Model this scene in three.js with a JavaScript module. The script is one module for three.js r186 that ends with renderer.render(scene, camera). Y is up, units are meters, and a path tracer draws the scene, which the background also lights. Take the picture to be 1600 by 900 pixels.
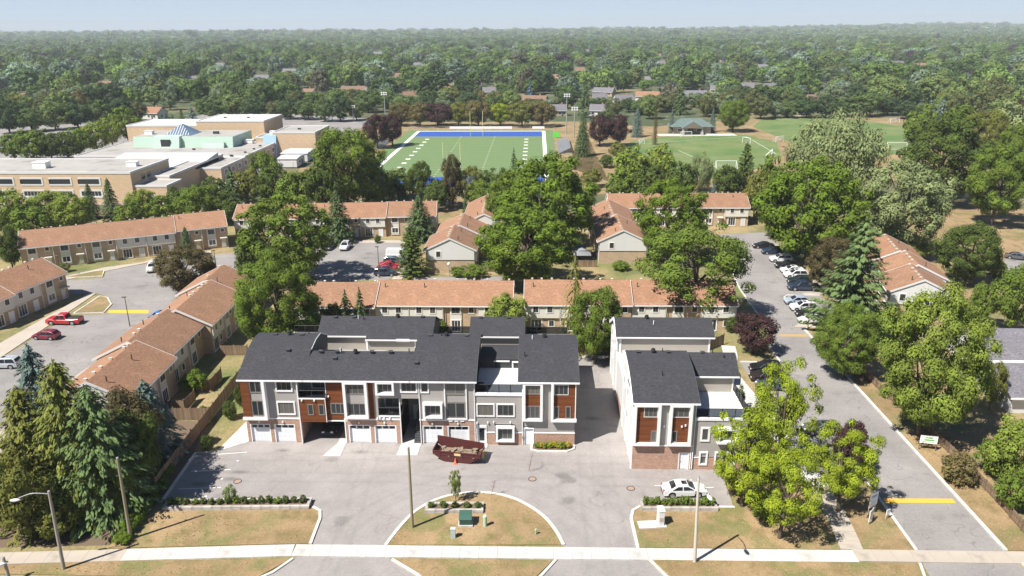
import * as THREE from 'three';
import { mergeGeometries } from 'three/addons/utils/BufferGeometryUtils.js';

// ---------------------------------------------------------------- camera, sky, sun, exposure
const scene = new THREE.Scene();
const D2R = Math.PI / 180;
const camera = new THREE.PerspectiveCamera(2 * Math.atan(450 / 1190) / D2R, 16 / 9, 0.5, 30000);
camera.rotation.order = 'YXZ';
camera.position.set(0, 48, 0);
camera.rotation.set(-18.92 * D2R, 1.83 * D2R, -0.33 * D2R);

const renderer = new THREE.WebGLRenderer({ antialias: true });
renderer.setSize(1024, 576);
renderer.toneMapping = THREE.LinearToneMapping;
renderer.toneMappingExposure = 1.76;
renderer.shadowMap.enabled = true;

const SUN = new THREE.Vector3(-0.469, 0.808, 0.356).normalize();
const sun = new THREE.DirectionalLight(new THREE.Color(1.0, 0.95, 0.87), 5.0);
sun.position.copy(SUN).multiplyScalar(400).add(new THREE.Vector3(0, 0, -150));
sun.target.position.set(0, 0, -150);
sun.castShadow = true;
Object.assign(sun.shadow.camera, { left: -260, right: 260, top: 260, bottom: -260, near: 1, far: 1200 });
sun.shadow.mapSize.set(4096, 4096);
scene.add(sun, sun.target);

{ // late-summer sky: clear blue overhead, paler towards the hazy horizon, a soft aureole round the sun
  const W = 512, H = 256, d = new Float32Array(W * H * 4);
  for (let j = 0; j < H; j++) for (let i = 0; i < W; i++) {
    const el = ((j + 0.5) / H - 0.5) * Math.PI, az = ((i + 0.5) / W - 0.5) * 2 * Math.PI;
    const v = [Math.cos(az) * Math.cos(el), Math.sin(el), Math.sin(az) * Math.cos(el)];
    const up = Math.max(0, v[1]), k = Math.pow(1 - up, 6), k2 = Math.pow(1 - up, 2);
    const c = v[0] * SUN.x + v[1] * SUN.y + v[2] * SUN.z, g = 0.16 * Math.exp((c - 1) * 12);
    const z = [0.02, 0.055, 0.14], m = [0.055, 0.105, 0.2], h = [0.375, 0.45, 0.53];
    for (let q = 0; q < 3; q++) {
      const base = z[q] + (m[q] - z[q]) * k2;
      d[(j * W + i) * 4 + q] = base + (h[q] - base) * k + g * [1, 0.96, 0.9][q];
    }
    d[(j * W + i) * 4 + 3] = 1;
  }
  const t = new THREE.DataTexture(d, W, H, THREE.RGBAFormat, THREE.FloatType);
  t.mapping = THREE.EquirectangularReflectionMapping;
  t.magFilter = t.minFilter = THREE.LinearFilter; t.needsUpdate = true;
  scene.background = t; scene.environment = t;
}
scene.fog = new THREE.FogExp2(new THREE.Color(0.84, 0.93, 1.0), 0.000135);

// ---------------------------------------------------------------- helpers
function rng(seed) { let a = seed >>> 0; return () => { a = (a + 0x6D2B79F5) | 0; let t = Math.imul(a ^ (a >>> 15), 1 | a); t = (t + Math.imul(t ^ (t >>> 7), 61 | t)) ^ t; return ((t ^ (t >>> 14)) >>> 0) / 4294967296; }; }
const camM = new THREE.Matrix4().makeRotationFromEuler(camera.rotation);
function rayOf(px, py) { return new THREE.Vector3((px - 800) / 1190, (450 - py) / 1190, -1).applyMatrix4(camM); }
// a surveyed image position (1600 wide) to a place on the level h, or on the upright plane z
function P(px, py, h = 0) { const d = rayOf(px, py), t = (h - 48) / d.y; return new THREE.Vector3(d.x * t, h, d.z * t); }
function Vz(px, py, z) { const d = rayOf(px, py), t = z / d.z; return new THREE.Vector3(d.x * t, 48 + d.y * t, z); }
const used = {};
function numbered(n) { const k = (used[n] = (used[n] ?? -1) + 1); return k ? n + '_' + String(k).padStart(3, '0') : n; }
function tag(o, label, category, group) { o.userData = { label, category }; if (group) o.userData.group = group; return o; }
function thing(name, label, category, x = 0, y = 0, z = 0, turn = 0, group) {
  const o = new THREE.Group(); o.name = numbered(name); scene.add(o);
  o.position.set(x, y, z); o.rotation.y = turn; return tag(o, label, category, group);
}
function dup(o, x, y, z, turn, label, group) {
  const r = o.clone(); r.name = numbered(o.name.replace(/_\d{3}$/, '')); scene.add(r);
  r.position.set(x, y, z); r.rotation.y = turn; r.userData = { ...o.userData };
  if (label) r.userData.label = label; if (group) r.userData.group = group; return r;
}
const NTH = ['first', 'second', 'third', 'fourth', 'fifth', 'sixth', 'seventh', 'eighth', 'ninth', 'tenth', 'eleventh', 'twelfth', 'thirteenth', 'fourteenth', 'fifteenth', 'sixteenth', 'seventeenth', 'eighteenth'];

// box-projected uv in metres, attributes unified
function uvBox(g, keep) {
  if (g.index) g = g.toNonIndexed();
  if (!g.attributes.normal) g.computeVertexNormals();
  for (const k of Object.keys(g.attributes)) if (!['position', 'normal', 'uv', 'color'].includes(k)) g.deleteAttribute(k);
  if (keep && g.attributes.uv) return g;
  const p = g.attributes.position, n = g.attributes.normal, uv = new Float32Array(p.count * 2);
  for (let i = 0; i < p.count; i += 3) {
    const ax = Math.abs(n.getX(i)), ay = Math.abs(n.getY(i)), az = Math.abs(n.getZ(i));
    for (let j = i; j < i + 3; j++) {
      const x = p.getX(j), y = p.getY(j), z = p.getZ(j);
      if (ay > 0.5) { const s = ay > 0.98 ? 1 : 1 / ay; if (az >= ax) { uv[j * 2] = x; uv[j * 2 + 1] = -z * s; } else { uv[j * 2] = z; uv[j * 2 + 1] = x * s; } }
      else if (ax > az) { uv[j * 2] = z; uv[j * 2 + 1] = y; } else { uv[j * 2] = x; uv[j * 2 + 1] = y; }
    }
  }
  g.setAttribute('uv', new THREE.BufferAttribute(uv, 2));
  return g;
}
function join(list, keep) { const a = list.map((g) => uvBox(g, keep)); return a.length === 1 ? a[0] : mergeGeometries(a); }
function mesh(name, geoms, m, parent, keep) {
  const o = new THREE.Mesh(join([].concat(geoms), keep), m);
  o.name = parent ? name : numbered(name); o.castShadow = o.receiveShadow = true; (parent ?? scene).add(o); return o;
}
function share(name, geom, m, parent) { const o = new THREE.Mesh(geom, m); o.name = name; o.castShadow = o.receiveShadow = true; parent.add(o); return o; }
function struct(name, geoms, m) { const o = mesh(name, geoms, m); o.userData.kind = 'structure'; return o; }
const B = (x0, y0, z0, x1, y1, z1) => new THREE.BoxGeometry(Math.abs(x1 - x0), Math.abs(y1 - y0), Math.abs(z1 - z0)).translate((x0 + x1) / 2, (y0 + y1) / 2, (z0 + z1) / 2);
const cyl = (r0, r1, h, n = 10) => new THREE.CylinderGeometry(r1, r0, h, n).translate(0, h / 2, 0);
function rod(a, b, r0, r1 = r0, n = 8) {
  const A = new THREE.Vector3(...a), Bv = new THREE.Vector3(...b), d = Bv.clone().sub(A), g = cyl(r0, r1, d.length(), n);
  g.applyQuaternion(new THREE.Quaternion().setFromUnitVectors(new THREE.Vector3(0, 1, 0), d.normalize())); return g.translate(A.x, A.y, A.z);
}
function quad(a, b, c, d) { // a b c d counter-clockwise seen from outside
  const g = new THREE.BufferGeometry(); g.setAttribute('position', new THREE.Float32BufferAttribute([...a, ...b, ...c, ...a, ...c, ...d], 3)); g.computeVertexNormals(); return g;
}
function tri(a, b, c) { const g = new THREE.BufferGeometry(); g.setAttribute('position', new THREE.Float32BufferAttribute([...a, ...b, ...c], 3)); g.computeVertexNormals(); return g; }
const shapeOf = (pts) => new THREE.Shape(pts.map((p) => new THREE.Vector2(p[0], -p[1])));
const sheet = (pts, y) => new THREE.ShapeGeometry(shapeOf(pts)).rotateX(-Math.PI / 2).translate(0, y, 0);
const slab = (pts, y0, y1) => new THREE.ExtrudeGeometry(shapeOf(pts), { depth: y1 - y0, bevelEnabled: false }).rotateX(-Math.PI / 2).translate(0, y0, 0);
const pix = (...a) => a.map(([x, y]) => { const p = P(x, y); return [p.x, p.z]; });
// profile in (z, y) extruded along x
function prism(pts, x0, x1) { const s = new THREE.Shape(pts.map((p) => new THREE.Vector2(-p[0], p[1]))); return new THREE.ExtrudeGeometry(s, { depth: x1 - x0, bevelEnabled: false }).rotateY(Math.PI / 2).translate(x0, 0, 0); }
function ribbon(pts, w, y0, y1, closed) { // kerb along a path
  const n = pts.length, L = [], R = [];
  for (let i = 0; i < n; i++) {
    const a = pts[closed ? (i - 1 + n) % n : Math.max(0, i - 1)], b = pts[closed ? (i + 1) % n : Math.min(n - 1, i + 1)];
    const dx = b[0] - a[0], dz = b[1] - a[1], l = Math.hypot(dx, dz) || 1;
    L.push([pts[i][0] + dz / l * w / 2, pts[i][1] - dx / l * w / 2]); R.push([pts[i][0] - dz / l * w / 2, pts[i][1] + dx / l * w / 2]);
  }
  if (closed) { const area = (q) => Math.abs(THREE.ShapeUtils.area(q.map((v) => new THREE.Vector2(v[0], v[1])))), out = area(L) > area(R), s = shapeOf(out ? L : R), h = shapeOf(out ? R : L); s.holes.push(h); return new THREE.ExtrudeGeometry(s, { depth: y1 - y0, bevelEnabled: false }).rotateX(-Math.PI / 2).translate(0, y0, 0); }
  return slab([...L, ...R.reverse()], y0, y1);
}
function smooth(pts, n = 6) { const c = new THREE.CatmullRomCurve3(pts.map((p) => new THREE.Vector3(p[0], 0, p[1])), false, 'centripetal'); return c.getPoints(n * (pts.length - 1)).map((v) => [v.x, v.z]); }

// ---------------------------------------------------------------- textures
function noiseT(seed) { // tileable value noise: n(x, y, period)
  const r = rng(seed), tab = Float32Array.from({ length: 4096 }, () => r());
  const at = (x, y, p) => tab[((((x % p) + p) % p) * 157 + (((y % p) + p) % p) * 613) & 4095];
  const f = (x, y, p) => { const i = Math.floor(x), j = Math.floor(y), u = x - i, v = y - j, s = u * u * (3 - 2 * u), t = v * v * (3 - 2 * v); const a = at(i, j, p), b = at(i + 1, j, p), c = at(i, j + 1, p), d = at(i + 1, j + 1, p); return (a + (b - a) * s) * (1 - t) + (c + (d - c) * s) * t; };
  f.fbm = (u, v, p, o) => { let s = 0, w = 0, a = 1; for (let k = 0; k < o; k++, p *= 2, a *= 0.55) { s += a * f(u * p, v * p, p); w += a; } return s / w; };
  return f;
}
const clamp = (x, a = 0, b = 1) => Math.min(b, Math.max(a, x));
const mix3 = (a, b, t) => [a[0] + (b[0] - a[0]) * t, a[1] + (b[1] - a[1]) * t, a[2] + (b[2] - a[2]) * t];
function texture(n, metres, fn, srgb = true) { // fn(u, v) -> linear rgb albedo
  const d = new Uint8Array(n * n * 4), enc = (c) => Math.round(255 * clamp(c <= 0.0031308 ? c * 12.92 : 1.055 * Math.pow(c, 1 / 2.4) - 0.055));
  for (let j = 0; j < n; j++) for (let i = 0; i < n; i++) { const c = fn((i + 0.5) / n, (j + 0.5) / n, i, j), k = (j * n + i) * 4; for (let q = 0; q < 3; q++) d[k + q] = srgb ? enc(c[q]) : Math.round(255 * clamp(c[q])); d[k + 3] = 255; }
  const t = new THREE.DataTexture(d, n, n); t.wrapS = t.wrapT = THREE.RepeatWrapping; t.magFilter = THREE.LinearFilter; t.minFilter = THREE.LinearMipmapLinearFilter;
  if (srgb) t.colorSpace = THREE.SRGBColorSpace; t.repeat.set(1 / metres, 1 / metres); t.needsUpdate = true; return t;
}
function M(rgb, o = {}) { const m = new THREE.MeshStandardMaterial({ roughness: 0.85, ...o }); if (rgb) m.color.setRGB(...rgb); return m; }
const N1 = noiseT(11), N2 = noiseT(77), N3 = noiseT(303);
const TX = {
  lot: texture(1536, 66, (u, v) => { // the whole lot once: x runs -41..25, z -56..-108
    const x = u < 0.4 ? u * 66 : (u - 1) * 66, z = -(v < 0.7 ? v + 1 : v) * 66;
    const a = N1.fbm(u, v, 6, 6), b = N2.fbm(u, v, 50, 3), f = N3(u * 700, v * 700, 700);
    let t = 0.245 + 0.1 * (a - 0.5) + 0.055 * (b - 0.5) + 0.05 * (f - 0.5);
    const wob = 0.9 * (N3.fbm(u, v, 8, 3) - 0.5), d = Math.hypot(x + 5.8, (z + 61) * 1.05);
    for (const [r0, w, k] of [[12.4, 0.22, 0.03], [14.0, 0.22, 0.03], [16.6, 0.3, 0.022], [18.3, 0.3, 0.022], [21.2, 0.35, -0.012]]) t -= 0.7 * k * Math.exp(-Math.pow((d - r0 + wob) / w, 2)) * (0.4 + 0.9 * b) * (z < -64 ? 1 : 0.3);
    for (const [x0, k] of [[-19.8, 0.026], [-18.2, 0.026], [5.2, 0.024], [6.8, 0.024], [7.4, 0.02], [9.0, 0.02]]) t -= 0.65 * k * Math.exp(-Math.pow((x - x0 + wob) / 0.22, 2)) * (0.5 + b);
    for (const z0 of [-72.6, -74.4, -77.2, -78.9]) t -= 0.02 * Math.exp(-Math.pow((z - z0 + wob * 1.6) / 0.25, 2)) * (0.3 + a);
    t += 0.035 * Math.exp(-Math.pow((z + 79.6) / 1.7, 2)) * clamp((N2.fbm(u, v, 14, 3) - 0.42) * 4) + 0.02 * clamp((N1.fbm(u + 0.4, v, 11, 3) - 0.58) * 6); // dust by the doors
    t -= 0.075 * clamp((N3.fbm(u + 0.3, v, 17, 3) - 0.7) * 9);
    for (const [sx, sz, q] of [[-34.2, -73.2, 0.5], [-37.3, -72.1, 0.6], [-33.6, -74.6, 0.55], [-30.2, -79.4, 0.4], [7.5, -88, 0.8], [14.5, -72, 0.5], [-20.8, -79.2, 0.45]]) t -= 0.1 * Math.exp(-(Math.pow((x - sx) / 1.3, 2) + Math.pow((z - sz) / 0.5, 2)) / q) * (0.5 + b);
    const crack = Math.abs(N1.fbm(u + 0.7, v + 0.2, 7, 4) - 0.5); if (crack < 0.0035) t -= 0.035;
    return [t * 1.06, t * 0.975, t * 0.94];
  }),
  road: texture(512, 28, (u, v) => { let t = 0.225 + 0.1 * (N2.fbm(u, v, 4, 5) - 0.5) + 0.05 * (N1(u * 256, v * 256, 256) - 0.5) + 0.04 * (N3.fbm(u, v * 4, 6, 3) - 0.5); if (Math.abs(N1.fbm(u + 0.3, v, 4, 4) - 0.5) < 0.004) t -= 0.05; t -= 0.05 * clamp((N3.fbm(u, v + 0.4, 9, 3) - 0.66) * 8); return [t * 1.05, t * 0.985, t * 0.95]; }),
  dry: texture(1024, 31, (u, v) => {
    const a = N2.fbm(u, v, 4, 5), b = N1.fbm(u, v, 22, 4), f = N3(u * 420, v * 420, 420), g = clamp((N3.fbm(u, v, 9, 4) - 0.52) * 6);
    let c = mix3([0.225, 0.155, 0.078], [0.32, 0.222, 0.118], clamp(a * 1.6 - 0.3)); c = mix3(c, [0.175, 0.13, 0.055], clamp((b - 0.45) * 2.6)); c = mix3(c, [0.13, 0.15, 0.045], g * 0.62);
    const k = 0.78 + 0.44 * f; return c.map((x) => x * k);
  }),
  lawn: texture(1024, 58, (u, v) => {
    const a = N1.fbm(u, v, 5, 5), b = N3.fbm(u, v, 26, 4), f = N2(u * 420, v * 420, 420);
    let c = mix3([0.13, 0.15, 0.045], [0.3, 0.225, 0.115], clamp((a - 0.35) * 3)); c = mix3(c, [0.1, 0.1, 0.04], clamp((b - 0.5) * 2));
    const k = 0.75 + 0.5 * f; return c.map((x) => x * k);
  }),
  earth: texture(1024, 260, (u, v) => { const a = N2.fbm(u, v, 7, 5), b = N1.fbm(u, v, 60, 3); let c = mix3([0.055, 0.075, 0.028], [0.2, 0.165, 0.085], clamp((a - 0.5) * 3.2)); c = mix3(c, [0.22, 0.2, 0.18], clamp((b - 0.68) * 5)); return c; }),
  green: texture(512, 40, (u, v) => { const a = N2.fbm(u, v, 5, 5), b = N1.fbm(u, v, 30, 3), c = mix3([0.085, 0.15, 0.038], [0.165, 0.195, 0.07], clamp(a * 1.7 - 0.4)); const k = 0.85 + 0.3 * b; return c.map((x) => x * k); }),
  turf: texture(256, 30, (u, v) => { const k = 0.94 + 0.12 * N1.fbm(u, v, 10, 4); return [0.12 * k, 0.185 * k, 0.07 * k]; }),
  brick: texture(512, 3.2, (u, v, i, j) => {
    const row = Math.floor(v * 40), x = u * 16 + (row & 1) * 0.5, col = Math.floor(x) % 16, fx = x - Math.floor(x), fy = v * 40 - row, r = N1(col * 7.3 + row * 3.1, row * 5.7, 4096), s = N2.fbm(u, v, 6, 3);
    if (fx < 0.035 || fy < 0.11) return [0.36, 0.33, 0.29];
    const c = mix3([0.34, 0.17, 0.115], [0.45, 0.29, 0.21], clamp(r * 1.3 - 0.15)); const k = 0.82 + 0.36 * s; return c.map((q) => q * k);
  }),
  tanbrick: texture(512, 3.2, (u, v) => {
    const row = Math.floor(v * 40), x = u * 16 + (row & 1) * 0.5, col = Math.floor(x) % 16, fx = x - Math.floor(x), fy = v * 40 - row, r = N2(col * 7.3 + row * 3.1, row * 5.7, 4096), s = N1.fbm(u, v, 6, 3);
    if (fx < 0.04 || fy < 0.12) return [0.44, 0.38, 0.3];
    const c = mix3([0.36, 0.25, 0.155], [0.5, 0.37, 0.25], r); const k = 0.85 + 0.3 * s; return c.map((q) => q * k);
  }),
  siding: texture(256, 2, (u, v) => { const f = (v * 10) % 1, s = N1.fbm(u, v, 4, 4), k = (f < 0.1 ? 0.72 : 0.97 + 0.05 * f) * (0.95 + 0.1 * s); return [k, k, k]; }, false),
  wood: texture(512, 2.4, (u, v) => {
    const row = Math.floor(v * 16), f = v * 16 - row, r = N3(row * 3.7, 5.1, 4096), g = N1.fbm(u * 0.25 + row * 0.37, v * 6, 8, 4), k = (f < 0.1 ? 0.45 : 1) * (0.72 + 0.5 * r) * (0.8 + 0.4 * g);
    return [0.155 * k, 0.043 * k, 0.009 * k];
  }),
  slate: texture(1024, 7, (u, v) => {
    const row = Math.floor(v * 50), sh = N2(row * 2.3, 1.7, 4096) * 3, x = u * 24 + sh, col = Math.floor(x), r = N1(col * 5.3 + 0.5, row * 9.1, 4096), f = v * 50 - row, s = N3.fbm(u, v, 5, 4), g = N2(u * 512, v * 512, 512);
    const k = (f < 0.12 ? 0.7 : 1) * (0.66 + 0.6 * r) * (0.85 + 0.3 * s) * (0.8 + 0.4 * g); return [0.039 * k, 0.039 * k, 0.046 * k];
  }),
  tile: texture(1024, 7, (u, v) => {
    const row = Math.floor(v * 46), sh = N2(row * 2.3, 1.7, 4096) * 3, x = u * 22 + sh, col = Math.floor(x), r = N1(col * 5.3 + 0.5, row * 9.1, 4096), f = v * 46 - row, s = N3.fbm(u, v, 4, 4), g = N2(u * 512, v * 512, 512);
    const k = (f < 0.14 ? 0.72 : 1) * (0.74 + 0.48 * r) * (0.87 + 0.26 * s) * (0.85 + 0.3 * g); return [0.292 * k, 0.158 * k, 0.094 * k];
  }),
  concrete: texture(512, 9, (u, v) => { const k = 0.5 + 0.09 * (N1.fbm(u, v, 5, 5) - 0.5) + 0.05 * (N2(u * 256, v * 256, 256) - 0.5) - 0.1 * clamp((N3.fbm(u, v, 7, 4) - 0.6) * 4); return [k, k * 0.975, k * 0.94]; }),
  flat: texture(512, 24, (u, v) => { const k = 0.42 + 0.16 * (N1.fbm(u, v, 4, 5) - 0.5) - 0.13 * clamp((N3.fbm(u, v, 5, 4) - 0.55) * 4) - (((u * 8) % 1) < 0.025 ? 0.06 : 0); return [k, k * 0.95, k * 0.89]; }),
  fence: texture(256, 2.4, (u, v) => { const r = N1(Math.floor(u * 17) * 3.3, 2.2, 4096), g = N2.fbm(u * 3, v * 0.3, 8, 3), k = (0.7 + 0.5 * r) * (0.8 + 0.4 * g); return [0.26 * k, 0.15 * k, 0.085 * k]; }),
  bark: texture(128, 1.2, (u, v) => { const k = 0.6 + 0.8 * N1.fbm(u * 3, v * 0.5, 8, 3); return [0.095 * k, 0.072 * k, 0.052 * k]; }),
};
const T = (t, o = {}, rgb) => { const m = M(rgb, { map: TX[t], ...o }); return m; };
const MT = {
  lot: T('lot', { roughness: 0.95 }), road: T('road', { roughness: 0.95 }), dry: T('dry', { roughness: 1 }), lawn: T('lawn', { roughness: 1 }), earth: T('earth', { roughness: 1 }), green: T('green', { roughness: 1 }), turf: T('turf', { roughness: 1 }),
  brick: T('brick', { roughness: 0.95 }), tan: T('tanbrick', { roughness: 0.95 }), grey: T('siding', {}, [0.345, 0.322, 0.305]), sideGrey: T('siding', {}, [0.42, 0.41, 0.395]), beige: T('siding', {}, [0.36, 0.33, 0.29]), cream: T('siding', {}, [0.58, 0.55, 0.47]), ivory: T('siding', {}, [0.68, 0.66, 0.6]),
  mint: T('siding', {}, [0.42, 0.57, 0.48]), sky: T('siding', {}, [0.3, 0.46, 0.68]), clap: T("siding", {}, [0.64, 0.64, 0.63]), buff: T('tanbrick', { roughness: 0.95 }, [1.28, 1.27, 1.24]),
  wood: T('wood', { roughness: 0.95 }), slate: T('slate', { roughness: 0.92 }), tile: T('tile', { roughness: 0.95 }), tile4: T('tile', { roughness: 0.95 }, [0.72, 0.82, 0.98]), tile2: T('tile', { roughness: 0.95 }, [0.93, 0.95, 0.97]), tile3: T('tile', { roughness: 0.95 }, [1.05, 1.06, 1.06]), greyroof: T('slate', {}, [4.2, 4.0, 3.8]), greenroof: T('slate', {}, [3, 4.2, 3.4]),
  conc: T('concrete', { roughness: 0.95 }), oldconc: T('concrete', { roughness: 0.95 }, [0.8, 0.72, 0.63]), flat: T('flat', { roughness: 0.95 }, [0.8, 0.8, 0.8]), fence: T('fence', { roughness: 0.95 }), bark: T('bark', { roughness: 1 }),
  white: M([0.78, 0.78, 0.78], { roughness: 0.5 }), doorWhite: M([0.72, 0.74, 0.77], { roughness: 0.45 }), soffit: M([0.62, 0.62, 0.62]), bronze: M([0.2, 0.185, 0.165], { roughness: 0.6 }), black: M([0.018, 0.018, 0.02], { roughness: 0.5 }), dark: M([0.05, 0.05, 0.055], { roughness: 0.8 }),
  glass2: M([0.07, 0.072, 0.075], { roughness: 0.12 }), glass3: M([0.12, 0.115, 0.105], { roughness: 0.2 }), glass: M([0.028, 0.032, 0.036], { roughness: 0.07, metalness: 0 }), metal: M([0.5, 0.5, 0.5], { roughness: 0.4, metalness: 0.7 }), floorGrey: M([0.2, 0.195, 0.19], { roughness: 0.9 }), pole: M([0.3, 0.265, 0.22], { roughness: 0.9 }), woodpole: M([0.24, 0.205, 0.13], { roughness: 0.9 }), palepole: M([0.52, 0.47, 0.39], { roughness: 0.9 }), galv: M([0.4, 0.41, 0.42], { roughness: 0.5, metalness: 0.4 }),
  line: M([0.72, 0.72, 0.7]), faint: M([0.27, 0.33, 0.22]), yellow: M([0.72, 0.4, 0.045]), worn: M([0.42, 0.27, 0.1]), blue: M([0.02, 0.075, 0.34]), deck: T('concrete', {}, [1.12, 1.14, 1.17]), edge: M([0.06, 0.06, 0.066]), soil: M([0.14, 0.1, 0.065], { roughness: 1 }), stone: T('concrete', {}, [0.82, 0.78, 0.74]), curb: T('concrete', {}, [1.12, 1.1, 1.06]),
};

// ---------------------------------------------------------------- the setting
struct('ground', new THREE.PlaneGeometry(18000, 10400).rotateX(-Math.PI / 2).translate(0, 0, -4800), MT.earth);
struct('lawn', sheet([[-135, -56.9], [110, -56.9], [125, -206], [-135, -206]], 0.004), MT.lawn);
struct('street', sheet([[-150, -38], [150, -38], [150, -56.9], [-150, -56.9]], 0.008), MT.road);

const islandPts = [[-14.5, -61.95], [-13.7, -64.6], [-12.5, -67.4], [-10.9, -69.3], [-9.2, -70.4], [-6.6, -71.05], [-4.3, -70.9], [-2.2, -70.05], [-0.4, -68.6], [1.1, -66.8], [2.2, -64.6], [2.9, -62.4]];
const lotPts = [[-25.1, -57.0], [-24.2, -57.8], [-22.9, -59.8], [-21.75, -61.7], [-21.9, -66.2], [-22.3, -67.6], [-23.3, -68.2], [-39.7, -68.5], [-40.3, -78.3], [-38.2, -78.8], [-36.6, -81.4], [-35.2, -81.4], [-35.2, -92.5], [4.9, -92.5], [4.9, -107], [11.3, -107.4], [11.3, -76.3], [21.3, -76.3], [21.0, -69.1], [11.3, -69.1], [10.3, -68.3], [9.95, -66.8], [10.05, -62.1], [10.8, -60.3], [12.2, -58], [13, -57.0], [0.1, -57.0], [1, -58.2], [2.3, -60.2], [2.95, -62.2]];
struct('parking_lot', sheet([...lotPts, ...[...islandPts].reverse(), [-13.7, -59.9], [-10.8, -57.9], [-10, -57.0]], 0.008), MT.lot);
{ // dry lawns along the street
  const L = [];
  L.push(slab([[-41.5, -60.9], [-24.2, -61.95], [-22.0, -62.0], [-22.15, -66.1], [-22.5, -67.3], [-23.5, -67.95], [-39.6, -68.2], [-41.6, -71]], 0.004, 0.1));
  L.push(slab(islandPts.map(([x, z]) => [-5.8 + (x + 5.8) * 0.99, -66 + (z + 66) * 0.99]), 0.004, 0.1));
  L.push(slab([[10.25, -62.2], [10.15, -66.7], [10.5, -68.1], [11.4, -68.85], [21.1, -68.85], [21.4, -78], [24.2, -78], [24.2, -88], [27.0, -94], [28.4, -88], [30.0, -73.3], [29.6, -62.3]], 0.004, 0.1));
  L.push(slab([[31.6, -62.4], [36.7, -62.4], [36.75, -74], [32.1, -74.6]], 0.004, 0.1));
  L.push(slab([[-60, -57.0], [-25.6, -57.0], [-23.2, -59.7], [-41, -59.0], [-60, -57.4]], 0.004, 0.1));
  L.push(slab([[-9.6, -57.0], [-0.3, -57.0], [1.8, -60.1], [-13.1, -60.0], [-10.6, -57.8]], 0.004, 0.1));
  L.push(slab([[13.4, -57.0], [35.6, -57.0], [36.6, -60.5], [11.4, -60.5]], 0.004, 0.1));
  L.push(slab([[45.7, -62.6], [60, -62.6], [60, -108], [45.3, -118]], 0.004, 0.08));
  L.push(slab([[46.6, -57.0], [70, -57.0], [70, -60.7], [45.9, -60.7]], 0.004, 0.1));
  struct('dry_lawn', L, MT.dry);
}
struct('bare_soil', sheet([[-60, -60.4], [-41.7, -61.4], [-41.7, -86], [-52, -87], [-62, -78]], 0.02), MT.soil);

{ // concrete sidewalk, slab by slab
  const sw = new THREE.Group(); sw.name = 'sidewalk'; sw.userData.kind = 'structure'; scene.add(sw);
  const V = [0, 1, 2].map((k) => { const g = new THREE.BoxGeometry(1.78, 0.14, 1.72); return uvBox(g.translate(k * 3.3, 0, k * 2.1)).translate(-k * 3.3, 0, -k * 2.1); });
  const tones = [MT.conc, T('concrete', { roughness: 0.95 }, [1.06, 1.05, 1.04]), T('concrete', { roughness: 0.95 }, [0.95, 0.94, 0.92])];
  const put = (x, z, a, k, m) => { const s = share('slab', V[k % 3], m, sw); s.position.set(x, 0.045, z); s.rotation.y = a; };
  const r = rng(5);
  for (let i = 0; i < 30; i++) put(-23.3 + 1.8 * i + 0.9, -61.0 - 0.012 * i, 0, i, tones[(r() * 3) | 0]);
  for (let i = 0; i < 19; i++) put(31.6 + 1.8 * i, -61.5, 0, i, MT.oldconc);
  const a = Math.atan2(1.75, 26);
  for (let i = 0; i < 20; i++) { const t = 0.9 + 1.8 * i; put(-23.35 - t * Math.cos(a), -61.0 + t * Math.sin(a), a, i, i < 9 ? tones[(r() * 3) | 0] : MT.oldconc); }
  // the walk that runs up beside the road
  const wp = smooth([[30.7, -62.3], [31.1, -66], [31.3, -73], [30.4, -84], [29.0, -97], [28.6, -103], [30.0, -108], [30.6, -112]], 5);
  for (let i = 0; i + 1 < wp.length; i++) { const [x0, z0] = wp[i], [x1, z1] = wp[i + 1], l = Math.hypot(x1 - x0, z1 - z0); if (l < 0.3) continue; const s = share('slab', V[i % 3], i < 10 ? MT.oldconc : tones[i % 3], sw); s.position.set((x0 + x1) / 2, 0.05, (z0 + z1) / 2); s.rotation.y = Math.atan2(x1 - x0, z1 - z0); s.scale.set(1.2, 1, (l - 0.02) / 1.72); }
}
{ // kerbs
  const K = [], k = (pts, w = 0.22, h = 0.14, closed) => K.push(ribbon(pts, w, 0.004, h, closed));
  k([[-21.95, -62.0], [-22.1, -66.1], [-22.45, -67.4], [-23.4, -68.08]], 0.3); k([[-39.9, -68.4], [-40.45, -78.5], [-38.2, -78.85]], 0.3);
  k(smooth(islandPts, 4), 0.34, 0.15);
  k([[10.1, -62.1], [10.0, -66.8], [10.35, -68.2], [11.3, -69.0], [21.1, -69.0]], 0.3);
  k([[-23, -59.8], [-24.3, -57.8], [-25.3, -57]], 0.26); k([[-13.5, -59.9], [-10.75, -57.85], [-10, -57]], 0.26); k([[2.1, -60.2], [0.8, -58.1], [0, -57]], 0.26); k([[11, -60.4], [12.3, -58], [13.2, -57]], 0.26);
  k([[36.85, -62.4], [36.95, -74.5], [37.0, -76]], 0.3); k([[45.45, -62.6], [45.1, -100], [44.95, -119.4], [46.2, -120.4], [53, -120.6]], 0.36); k([[36.3, -60.5], [35.8, -58.4], [34.6, -57]], 0.26); k([[45.9, -60.7], [46.6, -57]], 0.26);
  k([[37.0, -105.9], [36.9, -111.5], [38.9, -116], [39.4, -140], [41.5, -160]], 0.26); k([[37.0, -105.9], [31, -106]], 0.26);
  k([[53.4, -133.6], [47.3, -133.8], [46.4, -135.2], [47.4, -136.4], [53.4, -136.4]], 0.26);
  k([[-0.3, -81.2], [-0.35, -80.1], [0.4, -79.75], [3.9, -79.75], [4.7, -80.3], [4.85, -81.2]], 0.28, 0.16);
  struct('kerb', K, MT.curb);
}
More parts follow.
